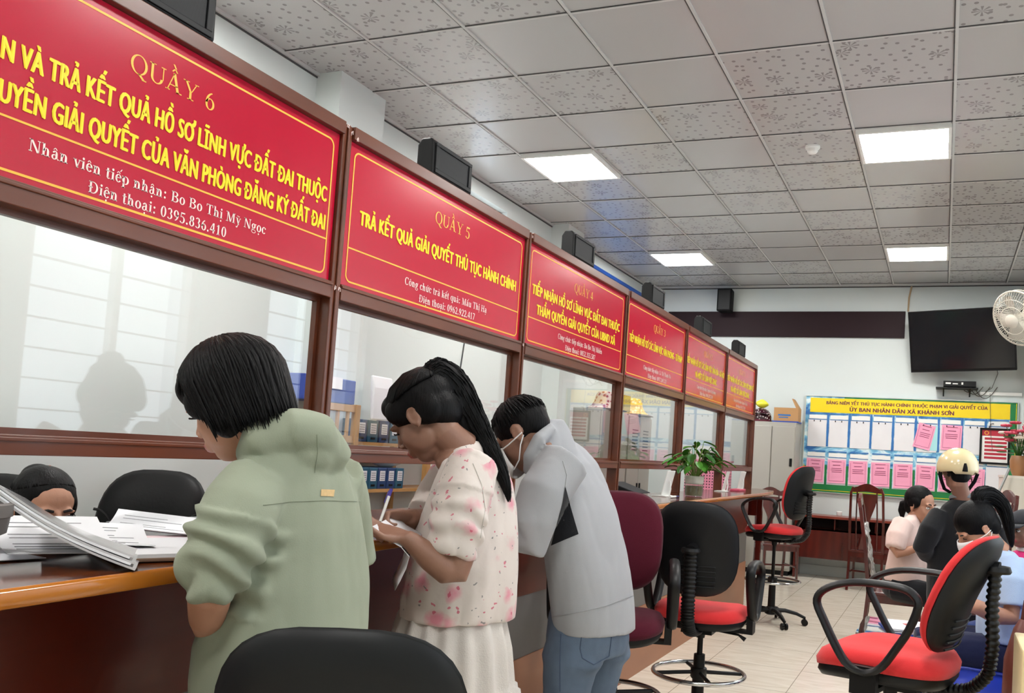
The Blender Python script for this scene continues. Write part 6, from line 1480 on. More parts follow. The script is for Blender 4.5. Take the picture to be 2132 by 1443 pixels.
# ---- person 7: ponytail and light blue shirt, seated at the right
D7 = 4.3; f7 = unit([-.96, -.05, 0]); H7 = Head(at(2034, 1102, D7), face_dir(34, -4), 1.02)
rows7 = [(2030, 2150, 1330, .19), (2030, 2148, 1280, .19), (2034, 2144, 1225, .19), (2042, 2138, 1185, .185), (2056, 2128, 1160, .155), (2070, 2112, 1146, .09)]
mb = MB(); nk7 = at(2082, 1150, D7); H7.build(mb, nk7, .048); mb.loft(torso_rings(rows7[:-1], f7, D7, b=1, grow=.84)); pel7 = at(2092, 1350, D7); pel7[2] = .53
legs_seated(mb, pel7, f7, seat=.46, reach=.36)
mb.tube([at(2100, 1170, 4.14), at(2108, 1255, 4.08), at(2104, 1285, 4.07), at(2075, 1282, 4.03), at(2030, 1262, 3.99), at(2005, 1262, 3.99)], [.036, .038, .042, .042, .034, .026], n=14); hand(mb, at(2002, 1262, 3.99), -CAM_R, -CAM_U, .6, 1)
mb.tube([at(2085, 1170, 4.48), at(2080, 1260, 4.52), at(2030, 1268, 4.5), at(2000, 1272, 4.5)], [.05, .044, .034, .026], n=12); hand(mb, at(1998, 1272, 4.5), -CAM_R, -CAM_U, .6, -1)
w7 = person(mb, 'seated person with a ponytail, white mask and light blue shirt behind the nearest red stool', .006, M['skin'], [H7]); H7.eyes(w7, closed=True); H7.mask(w7)
mb = MB(); H7.cap(mb, (.106, .087, .094), (-.020, 0, .044)); H7.e(mb, (-.06, 0, -.005), (.055, .07, .07))
pn = [H7.p(-.075, 0, .09), H7.p(-.10, 0, .125), H7.p(-.15, -.01, .10), H7.p(-.175, -.01, .02)]; pn += [pn[-1] + np.array([.03, .0, -.09]), pn[-1] + np.array([.05, .01, -.20])]
pn, pn_r = smooth_path(pn, [.03, .038, .04, .034, .026, .006]); mb.tube(pn, pn_r, n=14)
hm = fuse(mb, .006, 4); hb = MB(); hb.add([tuple(v.co) for v in hm.vertices], [tuple(p.vertices) for p in hm.polygons])
for k in range(120):
    o_ = unit(rng.normal(size=3)); hb.tube([pn[q] + o_ * pn_r[q] * rng.uniform(.95, 1.05) for q in range(len(pn))], [(.003, .0022)] * (len(pn) - 1) + [(.0006, .0006)], n=5)
hair(hb, w7)
M['lightblue'] = fabric('light_blue_cotton', '#a9bedd', 300, var=.03)
mb = MB(); mb.loft(torso_rings(rows7, f7, D7, b=1)); mb.tube([at(2106, 1172, 4.17), at(2108, 1215, 4.1), at(2108, 1262, 4.075)], [.075, .082, .074], n=20); mb.tube([at(2090, 1172, 4.46), at(2084, 1240, 4.52)], [.075, .07], n=16); garment(mb, 'shirt', M['lightblue'], w7, .0085, 3, .006, (7, 7, 3), 6.6)
mb = MB(); mb.ell(pel7, (.17, .18, .11)); legs_seated(mb, pel7, f7, r=(.1, .08, .066), seat=.47, reach=.36); garment(mb, 'trousers', fabric('navy_trousers', '#161c3c', 300), w7, .009, 2, .004)

# ---- person 8: child with a dark cap at the right edge
D8 = 5.0; H8 = Head(at(2131, 1102, D8), unit(-CAM_R * .9 - CAM_W * .35 - CAM_U * .05), .88); f8 = unit([H8.f[0], H8.f[1], 0])
nk8 = H8.p(-.03, 0, -.15)
mb = MB(); H8.build(mb, nk8, .045); mb.loft([oval(nk8 + np.array([0, 0, dz]), f8, a, b_) for dz, a, b_ in ((-.42, .09, .13), (-.3, .085, .12), (-.1, .085, .13), (-.03, .065, .12), (0, .04, .05))]); pel8 = nk8 + np.array([0, 0, -.44]); pel8[2] = max(pel8[2], .5); legs_seated(mb, pel8, f8, .07, (.06, .045, .035), seat=.46, reach=.28)
w8 = person(mb, 'child in a dark cap and bright pink top at the right picture edge', .006, M['skindark'], [H8]); H8.eyes(w8)
mb = MB(); rings = []
for q in range(9):
    th = .03 + (PI * .5 - .03) * q / 8; rings.append([H8.p(-.012 + .108 * math.sin(th) * math.cos(a), .09 * math.sin(th) * math.sin(a), .045 + .085 * math.cos(th)) for a in np.linspace(0, 2 * PI, 31)[:-1]])
mb.loft(rings, cap=False); rows = [[H8.p(.09 * math.cos(a) * s + .01 + (s - 1) * .05, .085 * math.sin(a) * (1 + (s - 1) * .1), .046 - .014 * (s - 1) * 6 * .3) for a in np.linspace(-1.1, 1.1, 15)] for s in (1.0, 1.3, 1.65)]; mb.loft(rows, cap=False, closed=False)
cp = mb.build('cap', fabric('dark_grey_cap', '#33353a', 300), w8, smooth=180); so = cp.modifiers.new('solid', 'SOLIDIFY'); so.thickness = .004
mb = MB(); H8.e(mb, (-.05, 0, -.02), (.05, .07, .06)); mb.build('hair', M['hair'], w8, smooth=180)
mb = MB(); mb.loft([oval(nk8 + np.array([0, 0, dz]), f8, a, b_) for dz, a, b_ in ((-.43, .105, .145), (-.3, .1, .135), (-.1, .1, .145), (-.03, .08, .14), (.005, .05, .06))]); garment(mb, 'top', fabric('bright_pink_cotton', '#d8317a', 300), w8, .008, 3, .004)
mb = MB(); mb.tube([nk8 + f8 * .055 * math.cos(a) + left_of(f8) * .06 * math.sin(a) + np.array([0, 0, .012]) for a in np.linspace(0, 2 * PI, 21)[:-1]], (.008, .012), n=8, closed=True); mb.build('white_collar', M['mask'], w8)
mb = MB(); mb.ell(pel8, (.12, .13, .08)); legs_seated(mb, pel8, f8, .07, (.072, .056, .046), seat=.46, reach=.28); garment(mb, 'trousers', fabric('blue_trousers', '#2a3a6a', 300), w8, .009, 2, .0)
# ------------------------------------------------------------------ staff side furniture
t = thing('staff_desk', 'low brown staff desk behind the service counter', 'desk', (.7, 1.4, 0))
mb = MB(); mb.span((-.33, -4.6, .735), (.28, 4.5, .76)); child(mb, 'top', M['countertop'], t, smooth=0)
mb = MB()
for yy in (-4.5, -1.6, 1.4, 4.4): mb.span((-.30, yy - .015, 0), (.26, yy + .015, .735))
child(mb, 'side_panels', M['maroon'], t, smooth=0)
def leather_chair(x, y, rz, top, label):
    t = thing('leather_office_chair', label, 'chair', (x, y, 0), rz, 'black leather office chairs behind the glass')
    zs = .47; zb = top - .36
    fl = lambda a, b, h: (a, b + .02, zs + h)
    mb = MB(); mb.loft(pillow_rings(.26, .25, 0, [(.05, .03), (.6, .03), (.9, .01), (1, -.03), (.95, -.08), (.05, -.09)], 3.4, fl)); child(mb, 'seat', M['leather'], t, smooth=180)
    def bl(a, z, h): return (a, -.25 + h + .05 * (a / .26) ** 2 - (z) * .16, zb + z)
    mb = MB(); mb.loft(pillow_rings(.265, .36, 0, [(.05, .07), (.5, .068), (.8, .055), (.94, .03), (1.0, 0), (.96, -.04), (.6, -.055), (.05, -.055)], 3.2, bl)); bk = child(mb, 'backrest', M['leather'], t, smooth=180)
    mb = MB()
    for sx in (-1, 1):
        mb.tube([bl(sx * (.25 - .13 * math.sin(q / 12 * PI / 2)), .16 - .30 * (1 - math.cos(q / 12 * PI / 2)), .058 + .018 * q / 12) for q in range(13)], .007, n=8)
    mb.tube([bl(a, -.13, .073) for a in np.linspace(-.12, .12, 8)], .006, n=8); o = mb.build('piping', M['black'], None); o.parent = bk
    for sx in (-1, 1):
        mb = MB(); mb.tube([(sx * .27, -.2, zs + .20), (sx * .30, -.05, zs + .22), (sx * .30, .14, zs + .2), (sx * .29, .17, zs + .08), (sx * .27, .10, zs - .04)], (.03, .02), n=10); child(mb, 'armrest', M['black'], t)
    mb = MB(); mb.cyl((0, 0, zs - .08), (0, 0, .1), .03); child(mb, 'column', M['black'], t)
    for k in range(5):
        a = 2 * PI * k / 5 + .3; c_, s_ = math.cos(a), math.sin(a)
        mb = MB(); mb.tube([(.02 * c_, .02 * s_, .11), (.2 * c_, .2 * s_, .09), (.3 * c_, .3 * s_, .06)], [.024, .02, .015], n=8); lg = child(mb, 'leg', M['black'], t)
        mb = MB(); mb.cyl((.29 * c_ - .02 * s_, .29 * s_ + .02 * c_, .028), (.29 * c_ + .02 * s_, .29 * s_ - .02 * c_, .028), .028, n=14); o = mb.build('caster', M['black']); o.parent = lg
p = at(258, 985, 3.95); leather_chair(p[0] - .05, p[1] + .1, face(-64), p[2] + .005, 'black leather office chair behind the glass beside the half hidden face')
p = at(-170, 992, 3.15); leather_chair(p[0] - .0, p[1] + .1, face(-70), p[2] + .005, 'black leather office chair cut by the left picture edge')
# laptop on the staff desk
p = on_x(345, 1086, .72); lz = p[2]
t = thing('desk_monitor', 'black flat monitor on the staff desk just behind the papers', 'monitor', (p[0], p[1], .761))
h = lz - .761 + .012
mb = MB(); mb.box((0, 0, .006), (.17, .2, .012)); mb.box((0, 0, h * .4), (.025, .05, h * .7)); child(mb, 'stand', M['black'], t, smooth=0)
mb = MB(); mb.box((.03, 0, h - .14), (.03, .50, .28)); child(mb, 'housing', M['black'], t, smooth=0, bevel=.005)
mb = MB(); mb.box((.014, 0, h - .135), (.003, .47, .25)); child(mb, 'screen', M['tvscreen'], t, smooth=0)
mb = MB(); mb.box((.03, 0, h - .004), (.034, .505, .012)); child(mb, 'top_edge', plain('grey_bezel', '#6d6f72', .35), t, smooth=0, bevel=.002)
# pine shelf rack with box files behind the second window
RX = -.30
t = thing('pine_rack', 'pale pine shelf rack with box files seen through the glass behind the second window', 'shelf', (RX - .15, .95, 0))
def rk(mb, nm, m, **kw): mb.xf(Matrix.Translation((-RX + .15, -.95, 0))); return child(mb, nm, m, t, **kw)
for yy in (.10, .545, 1.42, 1.9):
    for xx in (RX, RX - .30):
        mb = MB(); mb.span((xx - .02, yy - .022, 0), (xx + .02, yy + .022, 1.60 if yy < 1 else 1.42)); rk(mb, 'post', M['pine'], smooth=0, bevel=.003)
for zz, y1 in ((.45, 1.9), (.72, 1.9), (1.04, 1.9), (1.36, 1.9)):
    mb = MB(); mb.span((RX - .32, .08, zz - .022), (RX - .02, y1, zz)); rk(mb, 'shelf_board', M['pine'], smooth=0)
for zz in (1.58, 1.38): mb = MB(); mb.span((RX - .012, .122, zz - .03), (RX + .012, .523, zz + .015)); rk(mb, 'rail', M['pine'], smooth=0)
for yy in (.24, .36, .46): mb = MB(); mb.span((RX - .008, yy - .01, 1.395), (RX + .008, yy + .01, 1.55)); rk(mb, 'spindle', M['pine'], smooth=0)
for yy in (1.52, 1.64, 1.76): mb = MB(); mb.span((RX - .008, yy - .006, .74), (RX + .008, yy + .006, 1.018)); rk(mb, 'spindle', plain('dark_spindle', '#5a3a20', .5), smooth=0)
def box_file(x, y, z, m, label, grp, h=.145, w=.098, lab=True):
    t = thing('box_file', label, 'box file', (x, y, z), 0, grp)
    mb = MB(); mb.span((-.24, -w / 2, 0), (0, w / 2, h)); child(mb, 'case', m, t, smooth=0, bevel=.004)
    mb = MB(); mb.span((0, -w * .3, h * .38), (.0015, w * .3, h * .86)); lb = child(mb, 'spine_label', M['paper'], t, smooth=0)
    mb = MB(); [mb.span((.0016, -w * .24, h * (.44 + .1 * q)), (.0022, w * .24, h * (.47 + .1 * q))) for q in range(4)]; o = mb.build('print', M['ink'], smooth=0); o.parent = lb
    mb = MB(); mb.span((0, -w * .22, h * .12), (.002, w * .22, h * .22)); child(mb, 'finger_hole', M['black'], t, smooth=0)
ordn = ['first', 'second', 'third', 'fourth', 'fifth']
for k in range(5): box_file(RX - .03, .72 + .104 * k, 1.041, M['teal'] if k in (0, 4, 1) else M['navy'], 'dark blue box file on the lower shelf of the pine rack, %s from the left' % ordn[k], 'box files on the lower rack shelf')
for k in range(4): box_file(RX - .03, .66 + .125 * k, 1.361, M['teal'] if k % 2 else M['navy'], 'dark blue box file on the upper shelf of the pine rack, %s from the left' % ordn[k], 'box files on the upper rack shelf', .15, .11)
t = thing('blue_document_box', 'wide blue document box with white sheets on top of the pine rack', 'box', (RX - .1, .35, 1.601))
mb = MB(); mb.span((-.2, -.25, 0), (.04, .25, .16)); child(mb, 'case', M['bluefolder'], t, smooth=0, bevel=.006)
mb = MB(); mb.prism([(-.01, .17), (.048, .165), (.05, .09), (.046, .09), (.043, .16), (-.01, .165)], 1, -.16, .10); child(mb, 'white_sheet', M['paper'], t, smooth=0)
mb = MB(); mb.prism([(.0, .0), (.02, .0), (.02, .22), (.004, .30), (-.02, .30)], 1, -.11, .11); o = mb.build('paper_bundle', M['paper'], smooth=0, bevel=.01, loc=(RX + .0, .70, 1.40)); o.location = (RX + .01, .79, 1.512); tag(o, 'upright white paper bundle beside the blue document box on the rack', 'papers')
t = thing('blue_sleeve', 'slanting dark blue folder leaning behind the ponytailed head on the rack', 'folder', (RX - .05, 1.12, 1.512))
mb = MB(); mb.prism([(-.25, 0), (.22, 0), (.20, .26), (-.10, .22), (-.25, .14)], 0, -.02, .02); child(mb, 'cover', M['bluefolder'], t, smooth=0)
mb = MB(); rings = []
for i in range(8):
    f = i / 7; r = .17 * math.sin(.3 + f * 2.5); rings.append([(RX - .16 + .6 * r * math.cos(a) * (1 + .1 * math.sin(3 * a + 2 * i)), 1.14 + 1.25 * r * math.sin(a) * (1 + .08 * math.cos(5 * a + i)), 1.187 + .135 * f) for a in np.linspace(0, 2 * PI, 21)[:-1]])
mb.loft(rings); o = mb.build('white_bag', plain('white_plastic_bag', '#dfe0e2', .35)); tag(o, 'crumpled white plastic bag on top of the lower box files', 'bag')
t = thing('black_binder', 'black binder with a striped spine leaning on the rack under the lower box files', 'binder', (RX - .03, .66, .721))
A_ = Matrix.Rotation(.35, 3, 'X'); mb = MB(); mb.span((-.2, -.04, 0), (0, .04, .28)); [mb.span((0, -.03, .08 + .03 * q), (.0015, .03, .092 + .03 * q), mi=1) for q in range(6)]; mb.v = [tuple(np.array(A_) @ np.array(v) + np.array([0, 0, .025])) for v in mb.v]
child(mb, 'case', [M['black'], M['paper']], t, smooth=0)
# grey steel cabinets with sun hats on top, seen through the glass
for k, (y0, y1, lab) in enumerate(((4.66, 5.52, 'grey steel cabinet behind the glass under the pink patterned hat'), (5.56, 6.42, 'grey steel cabinet with slatted vents behind the glass under the yellow hat'))):
    t = thing('steel_cabinet', lab, 'cabinet', (-.40, (y0 + y1) / 2, 0)); hw = (y1 - y0) / 2
    mb = MB(); mb.span((-.20, -hw, .05), (.19, hw, 1.88)); child(mb, 'body', M['steel'], t, smooth=0, bevel=.004)
    for sx in (-1, 1):
        mb = MB(); mb.span((.191, min(sx * .006, sx * (hw - .01)), .08), (.206, max(sx * .006, sx * (hw - .01)), 1.86)); d = child(mb, 'door', M['steel'], t, smooth=0, bevel=.003)
        mb = MB(); mb.span((.207, sx * .05 - .012, .95), (.222, sx * .05 + .012, 1.05)); o = mb.build('handle', M['black'], smooth=0); o.parent = d
        if k == 1:
            mb = MB(); [mb.span((.2065, sx * .2 - .1, 1.45 + .04 * q), (.2085, sx * .2 + .1, 1.462 + .04 * q)) for q in range(7)]; o = mb.build('vent', M['darkplastic'], smooth=0); o.parent = d
    child(MB().span((-.19, -hw + .01, 0), (.18, hw - .01, .05)), 'base', M['darkplastic'], t, smooth=0)
def hatmat(nm, base, dots, sc):
    m, nt, b = newmat(nm); co = coords(nt); v = N(nt, 'ShaderNodeTexVoronoi', i_Scale=sc); nt.links.new(co, v.inputs[0])
    nt.links.new(ramp(nt, v.outputs[0], [(.25, lin(dots)), (.45, lin(base))]), b.inputs['Base Color']); b.inputs['Roughness'].default_value = .9; return m
for (yy, base, dots, lab, brim) in ((5.12, '#d9c4bd', '#a2485a', 'pink and white patterned sun hat on the grey cabinet behind the glass', '#4c4446'), (6.10, '#e0b65c', '#f3e2b0', 'yellow patterned sun hat on the slatted cabinet behind the glass', '#55504a')):
    t = thing('sun_hat', lab, 'hat', (-.35, yy, 1.881)); hm_ = hatmat('hat_cloth_' + lab[:4], base, dots, 22)
    mb = MB(); mb.lathe([(.25, .0), (.22, .012), (.16, .05), (.125, .10), (.11, .17), (.08, .215), (.01, .225)], 32); child(mb, 'crown', hm_, t)
    mb = MB(); mb.lathe([(.262, -.0), (.262, .004), (.18, .03), (.15, .03), (.2, .0)], 32); child(mb, 'brim', plain('hat_brim_' + lab[:4], brim, .9), t)
mb = MB(); mb.span((-.55, 5.5, 1.881), (-.25, 5.72, 2.10)); tag(mb.build('storage_tin', plain('olive_tin', '#b7a04a', .45), smooth=0, bevel=.006), 'olive yellow box standing between the two sun hats on the cabinets', 'box')
# long cable on the staff wall
mb = MB(); mb.tube([(LEFT_X + .006, 2.40, 2.9), (LEFT_X + .006, 2.42, 2.3), (LEFT_X + .006, 2.36, 1.9), (LEFT_X + .006, 2.33, 1.3)], .006, n=6); tag(mb.build('wall_cable', M['darkplastic']), 'thin dark cable hanging down the staff side wall behind the glass', 'cable')
# pink plastic basket on a stool height shelf at the far staff end
p = on_x(1528, 975, .62); py = min(p[1], 7.0)
t = thing('pink_basket', 'pink plastic basket with a grid of holes behind the last window', 'basket', (.55, 6.55, .95))
w, d, h = .52, .34, .42
def basketmat():
    m, nt, b = newmat('pink_grid_plastic'); co = coords(nt); ck = []
    sp = N(nt, 'ShaderNodeSeparateXYZ'); nt.links.new(co, sp.inputs[0]); outs = []
    for i in range(3):
        a = N(nt, 'ShaderNodeMath', operation='MULTIPLY'); a.inputs[1].default_value = 28.0; nt.links.new(sp.outputs[i], a.inputs[0]); f_ = N(nt, 'ShaderNodeMath', operation='FRACT'); nt.links.new(a.outputs[0], f_.inputs[0]); g = N(nt, 'ShaderNodeMath', operation='GREATER_THAN'); g.inputs[1].default_value = .55; nt.links.new(f_.outputs[0], g.inputs[0]); outs.append(g.outputs[0])
    mx = N(nt, 'ShaderNodeMath', operation='ADD'); nt.links.new(outs[0], mx.inputs[0]); nt.links.new(outs[1], mx.inputs[1]); m1 = N(nt, 'ShaderNodeMath', operation='MULTIPLY', use_clamp=True); nt.links.new(mx.outputs[0], m1.inputs[0]); nt.links.new(outs[2], m1.inputs[1])
    nt.links.new(mixcol(nt, m1.outputs[0], lin('#df8ba3'), lin('#4a2030')), b.inputs['Base Color']); b.inputs['Roughness'].default_value = .4; return m
mb = MB(); q = .008
mb.span((-w / 2, -d / 2, 0), (w / 2, d / 2, q)); mb.span((-w / 2, -d / 2, q), (w / 2, -d / 2 + q, h)); mb.span((-w / 2, d / 2 - q, q), (w / 2, d / 2, h)); mb.span((-w / 2, -d / 2 + q, q), (-w / 2 + q, d / 2 - q, h)); mb.span((w / 2 - q, -d / 2 + q, q), (w / 2, d / 2 - q, h)); child(mb, 'body', basketmat(), t, smooth=0)
mb = MB(); q = .018; mb.span((-w / 2 - q, -d / 2 - q, h), (w / 2 + q, -d / 2 + .006, h + .022)); mb.span((-w / 2 - q, d / 2 - .006, h), (w / 2 + q, d / 2 + q, h + .022)); mb.span((-w / 2 - q, -d / 2 + .006, h), (-w / 2 + .006, d / 2 - .006, h + .022)); mb.span((w / 2 - .006, -d / 2 + .006, h), (w / 2 + q, d / 2 - .006, h + .022)); child(mb, 'rim', plain('pink_plastic', '#de8fa6', .4), t, smooth=0, bevel=.004)
t = thing('side_table', 'small brown table carrying the pink basket', 'table', (.55, 6.55, 0))
child(MB().span((-.33, -.24, .92), (.33, .24, .949)), 'top', M['deskwood'], t, smooth=0)
for sx in (-1, 1):
    for sy in (-1, 1): child(MB().span((sx * .30 - .02, sy * .21 - .02, 0), (sx * .30 + .02, sy * .21 + .02, .92)), 'leg', M['deskwood'], t, smooth=0)
# black printer on the staff desk, with its own riser
t = thing('printer', 'black desktop printer with a white label behind the third window', 'printer', (.72, 3.2, .761))
mb = MB(); mb.span((-.17, -.33, 0), (.17, .22, .26)); child(mb, 'body', M['black'], t, smooth=0, bevel=.015, seg=3)
mb = MB(); mb.prism([(-.13, .26), (.16, .26), (.16, .30), (-.10, .38), (-.13, .38)], 1, -.30, .05); child(mb, 'feeder', M['blackmatte'], t, smooth=0, bevel=.008)
mb = MB(); mb.span((.171, .10, .18), (.173, .19, .25)); mb.span((.10, .06, .262), (.15, .17, .264)); child(mb, 'label', M['paper'], t, smooth=0)
mb = MB(); mb.span((-.05, .23, .02), (.15, .48, .16)); mb.span((.02, .24, .16), (.12, .46, .21)); child(mb, 'paper_tray', M['darkplastic'], t, smooth=0, bevel=.01)

# ------------------------------------------------------------------ on the counter, right side
def sign_stand(x, y, rz, label):
    t = thing('acrylic_stand', label, 'sign stand', (x, y, COUNTER_Z + .0005), rz, 'small white tilted desk stands on the counter')
    mb = MB(); mb.prism([(-.055, 0), (.06, 0), (.06, .006), (-.02, .012), (-.055, .006)], 0, -.10, .10); child(mb, 'foot', M['white'], t, smooth=0, bevel=.002)
    mb = MB(); A_ = np.array(Matrix.Rotation(.22, 3, 'X')); k0 = len(mb.v); mb.box((0, 0, .10), (.20, .006, .19)); mb.v = [tuple(A_ @ np.array(v) + np.array([0, -.015, .008])) for v in mb.v]; child(mb, 'panel', M['white'], t, smooth=0, bevel=.002)
    mb = MB(); mb.tube([(.0, -.05, .008), (0, -.058, .06), (0, -.05, .12)], .006, n=8); child(mb, 'prop', M['white'], t)
p = on_z(1388, 1034, COUNTER_Z); sign_stand(p[0] - .03, p[1], math.radians(90), 'small white tilted stand on the counter in front of the third window')
p = on_z(1497, 1022, COUNTER_Z); sign_stand(1.30, 4.2, math.radians(95), 'small white tilted stand on the counter just right of the plant')
sign_stand(1.28, 5.0, math.radians(88), 'small white tilted stand on the counter nearest the counter end')
p = on_z(1393, 1038, COUNTER_Z); t = thing('marker_pen', 'white marker pen with a dark blue cap lying on the counter before the plant', 'pen', (1.46, 2.02, COUNTER_Z + .0095))
mb = MB(); mb.cyl((0, -.08, 0), (0, .06, 0), .009, n=14); child(mb, 'barrel', M['white'], t); mb = MB(); mb.cyl((0, .06, 0), (0, .14, 0), .0092, .007, n=14); child(mb, 'cap', plain('navy_cap', '#252a66', .35), t)
mb = MB(); mb.span((1.30, 4.55, COUNTER_Z), (1.40, 4.85, COUNTER_Z + .022)); tag(mb.build('stamp_pad', plain('red_stamp_pad', '#c8506a', .5), smooth=0, bevel=.004), 'flat pinkish red stamp pad between the two far white stands', 'stamp pad')
mb = MB(); mb.box((1.26, 1.62, COUNTER_Z + .004), (.21, .29, .006), rz=.4); tag(mb.build('paper_sheet', M['paper'], smooth=0), 'white paper lying on the counter behind the burgundy stool', 'paper')
# plant in a glass vase
vp = on_z(1442, 1043, COUNTER_Z); vx_, vy_ = 1.47, 2.55
t = thing('potted_plant', 'leafy green plant in a glass vase of roots on the counter', 'plant', (vx_, vy_, COUNTER_Z))
mb = MB(); mb.lathe([(.058, 0), (.070, .004), (.074, .05), (.073, .12), (.080, .17), (.078, .17), (.071, .12), (.071, .05), (.066, .008), (.0, .008)], 28, cap=False); child(mb, 'vase', M['vase'], t)
mb = MB(); mb.lathe([(.0, .010), (.066, .010), (.069, .05), (.069, .085), (.0, .085)], 24); child(mb, 'root_water', plain('root_water', '#6f6448', .35, var=.45, vscale=60, bmp=.6, bscale=90), t)
mb = MB(); mb.lathe([(.068, .10), (.0735, .11), (.077, .16), (.072, .165), (.0, .15)], 24); child(mb, 'collar', plain('pale_foam', '#cfccc0', .8), t)
mst = MB(); mlA = MB(); mlB = MB()
for k in range(58):
    a = rng.uniform(0, 2 * PI); lean = rng.uniform(.1, 1.0); L = rng.uniform(.14, .30); base = np.array([.02 * math.cos(a), .02 * math.sin(a), .15]); tip = base + np.array([math.cos(a) * lean * L * .85, math.sin(a) * lean * L * .85, L * (1.05 - .62 * lean)])
    mst.tube([base, base * .45 + tip * .55 + np.array([0, 0, .03]), tip], .0028, n=5)
    ln = rng.uniform(.075, .115); wd = ln * .36; d = unit(np.array([math.cos(a + rng.normal() * .4), math.sin(a + rng.normal() * .4), rng.uniform(-.6, .15)])); s_ = unit(np.cross(d, [0, 0, 1])); u_ = np.cross(s_, d); rows = []
    for i in range(8):
        f = i / 7; w_ = wd * (math.sin(PI * min(1, f * .9 + .08)) ** .8) * (1 if f < 1 else .05); c_ = tip + d * ln * f - np.array([0, 0, .03 * f * f]); rows.append([c_ + s_ * w_ * v + u_ * (.010 * abs(v)) for v in (-1, -.5, 0, .5, 1)])
    (mlA if k % 3 else mlB).loft(rows, cap=False, closed=False)
child(mst, 'stems', M['stem'], t); child(mlA, 'leaves', M['leaf'], t, smooth=180); child(mlB, 'dark_leaves', M['leafdark'], t, smooth=180)

# ------------------------------------------------------------------ on the counter, left side
pot = (1.60, -3.10)
t = thing('grey_pot', 'grey ridged flower pot on the counter at the left picture edge', 'pot', (pot[0], pot[1], COUNTER_Z))
mb = MB(); mb.lathe([(.052, 0), (.062, .004), (.066, .02), (.072, .065), (.082, .07), (.086, .10), (.090, .102), (.090, .125), (.082, .128), (.078, .11), (.0, .10)], 28); child(mb, 'body', plain('grey_ceramic', '#6e6866', .45), t)
mb = MB(); mb.lathe([(.0, .1005), (.077, .1105), (.0, .1155)], 24); child(mb, 'soil', plain('dark_soil', '#2a211b', .95), t)
def curved_sheet(P0, P1, P2, P3, th, bend, n=10, nz=None):
    # a slab through four corners with a lengthwise bend
    P0, P1, P2, P3 = [np.array(p, float) for p in (P0, P1, P2, P3)]; rings = []
    nrm = unit(np.cross(P1 - P0, P3 - P0)); nrm = nrm if nrm[2] > 0 else -nrm
    for i in range(n + 1):
        f = i / n; a = P0 + (P1 - P0) * f + nrm * bend * math.sin(PI * f); b_ = P3 + (P2 - P3) * f + nrm * bend * math.sin(PI * f); rings.append([a, b_, b_ + nrm * th, a + nrm * th])
    return rings
zc_ = COUNTER_Z
# sheaf of clear plastic sleeves propped on the pot
tipN, tipF = np.array([1.838, -2.905, zc_ + .004]), np.array([1.765, -2.835, zc_ + .006])
lfN, lfF = at(-10, 1070, 1.66), at(52, 1064, 1.86)
lfN[2] = max(lfN[2], zc_ + .135); 
t = thing('plastic_sleeves', 'thick sheaf of clear plastic document sleeves propped up on the grey pot', 'document sleeves', tuple(tipN))
off = Matrix.Translation(-Vector(tipN))
for k in range(5):
    mb = MB(); dz = np.array([0, 0, .0052 * k]); sh = (tipF - tipN) * .02 * k + (lfN - tipN) * (.012 * ((k * 3) % 5))
    mb.loft(curved_sheet(tipN + dz + sh, lfN + dz + sh, lfF + dz + sh, tipF + dz + sh, .0042, -.012)); child(mb.xf(off), 'sleeve', M['paper'] if k in (1, 3) else M['sleeve'] if 'sleeve' in M else plain('milky_sleeve', '#c9c6c8', .12, spec=.7, coat=.6), t, smooth=30)
def a4(x, y, rz, z, tilt, label, m='paper', lines=True, name='printed_sheet', grp='printed sheets lying on the left of the counter', w=.21, h=.297, curl=.01, axis='X'):
    t = thing(name, label, 'paper sheet', (x, y, z), rz, grp); A_ = np.array(Matrix.Rotation(tilt[0], 3, 'X') @ Matrix.Rotation(tilt[1], 3, 'Y'))
    mb = MB(); rings = []
    for i in range(9):
        f = -.5 + i / 8; zz = curl * (4 * f * f); rings.append([A_ @ np.array(v) for v in ((-w / 2, h * f, zz), (w / 2, h * f, zz), (w / 2, h * f, zz + .0015), (-w / 2, h * f, zz + .0015))])
    zmin = min(v[2] for r in rings for v in r)
    mb.loft(rings); mb.v = [(v[0], v[1], v[2] - zmin) for v in mb.v]; child(mb, 'sheet', M[m], t, smooth=30)
    if lines:
        mb = MB()
        for q in range(9):
            f = .36 - .085 * q
            if q in (2, 5): continue
            wl = w * rng.uniform(.5, .78); c = A_ @ np.array([(-w * .39 + wl / 2), h * f, curl * 4 * f * f + .0021]); mb.box((c[0], c[1], c[2] - zmin), (wl, .0035, .0004), M=A_)
        child(mb, 'print', M['ink'], t, smooth=0)
a4(1.60, -2.52, 1.15, zc_ + .0008, (0, 0), 'pink tinted form lying flat under the other sheets by the green jacket', 'pinkform', True)
a4(1.50, -2.72, .95, zc_ + .019, (.06, .04), 'white printed sheet on top of the pile left of the green jacket', curl=.012)
a4(1.34, -2.80, 1.25, zc_ + .003, (.12, .10), 'white printed sheet raised behind the clear sleeves', curl=.02)
a4(1.33, -2.42, .75, zc_ + .003, (.05, .10), 'white printed sheet nearest the glass beside the green jacket', curl=.02)
a4(1.55, -2.86, 1.1, zc_ + .022, (.16, .02), 'white printed sheet sliding over the clear sleeves', curl=.012)
a4(1.42, -2.98, 1.4, zc_ + .001, (0, 0), 'blank white sheet flat on the counter beside the grey pot', lines=False, curl=.002)
t = thing('brown_folder', 'brown edged document folder lying under the printed sheets', 'folder', (1.64, -2.68, zc_ + .0025), 1.1)
child(MB().span((-.12, -.155, 0), (.12, .155, .008)), 'cover', plain('brown_card', '#7c6250', .6), t, smooth=0, bevel=.002); child(MB().span((-.115, -.15, .008), (.118, .15, .016)), 'pages', M['paper'], t, smooth=0)

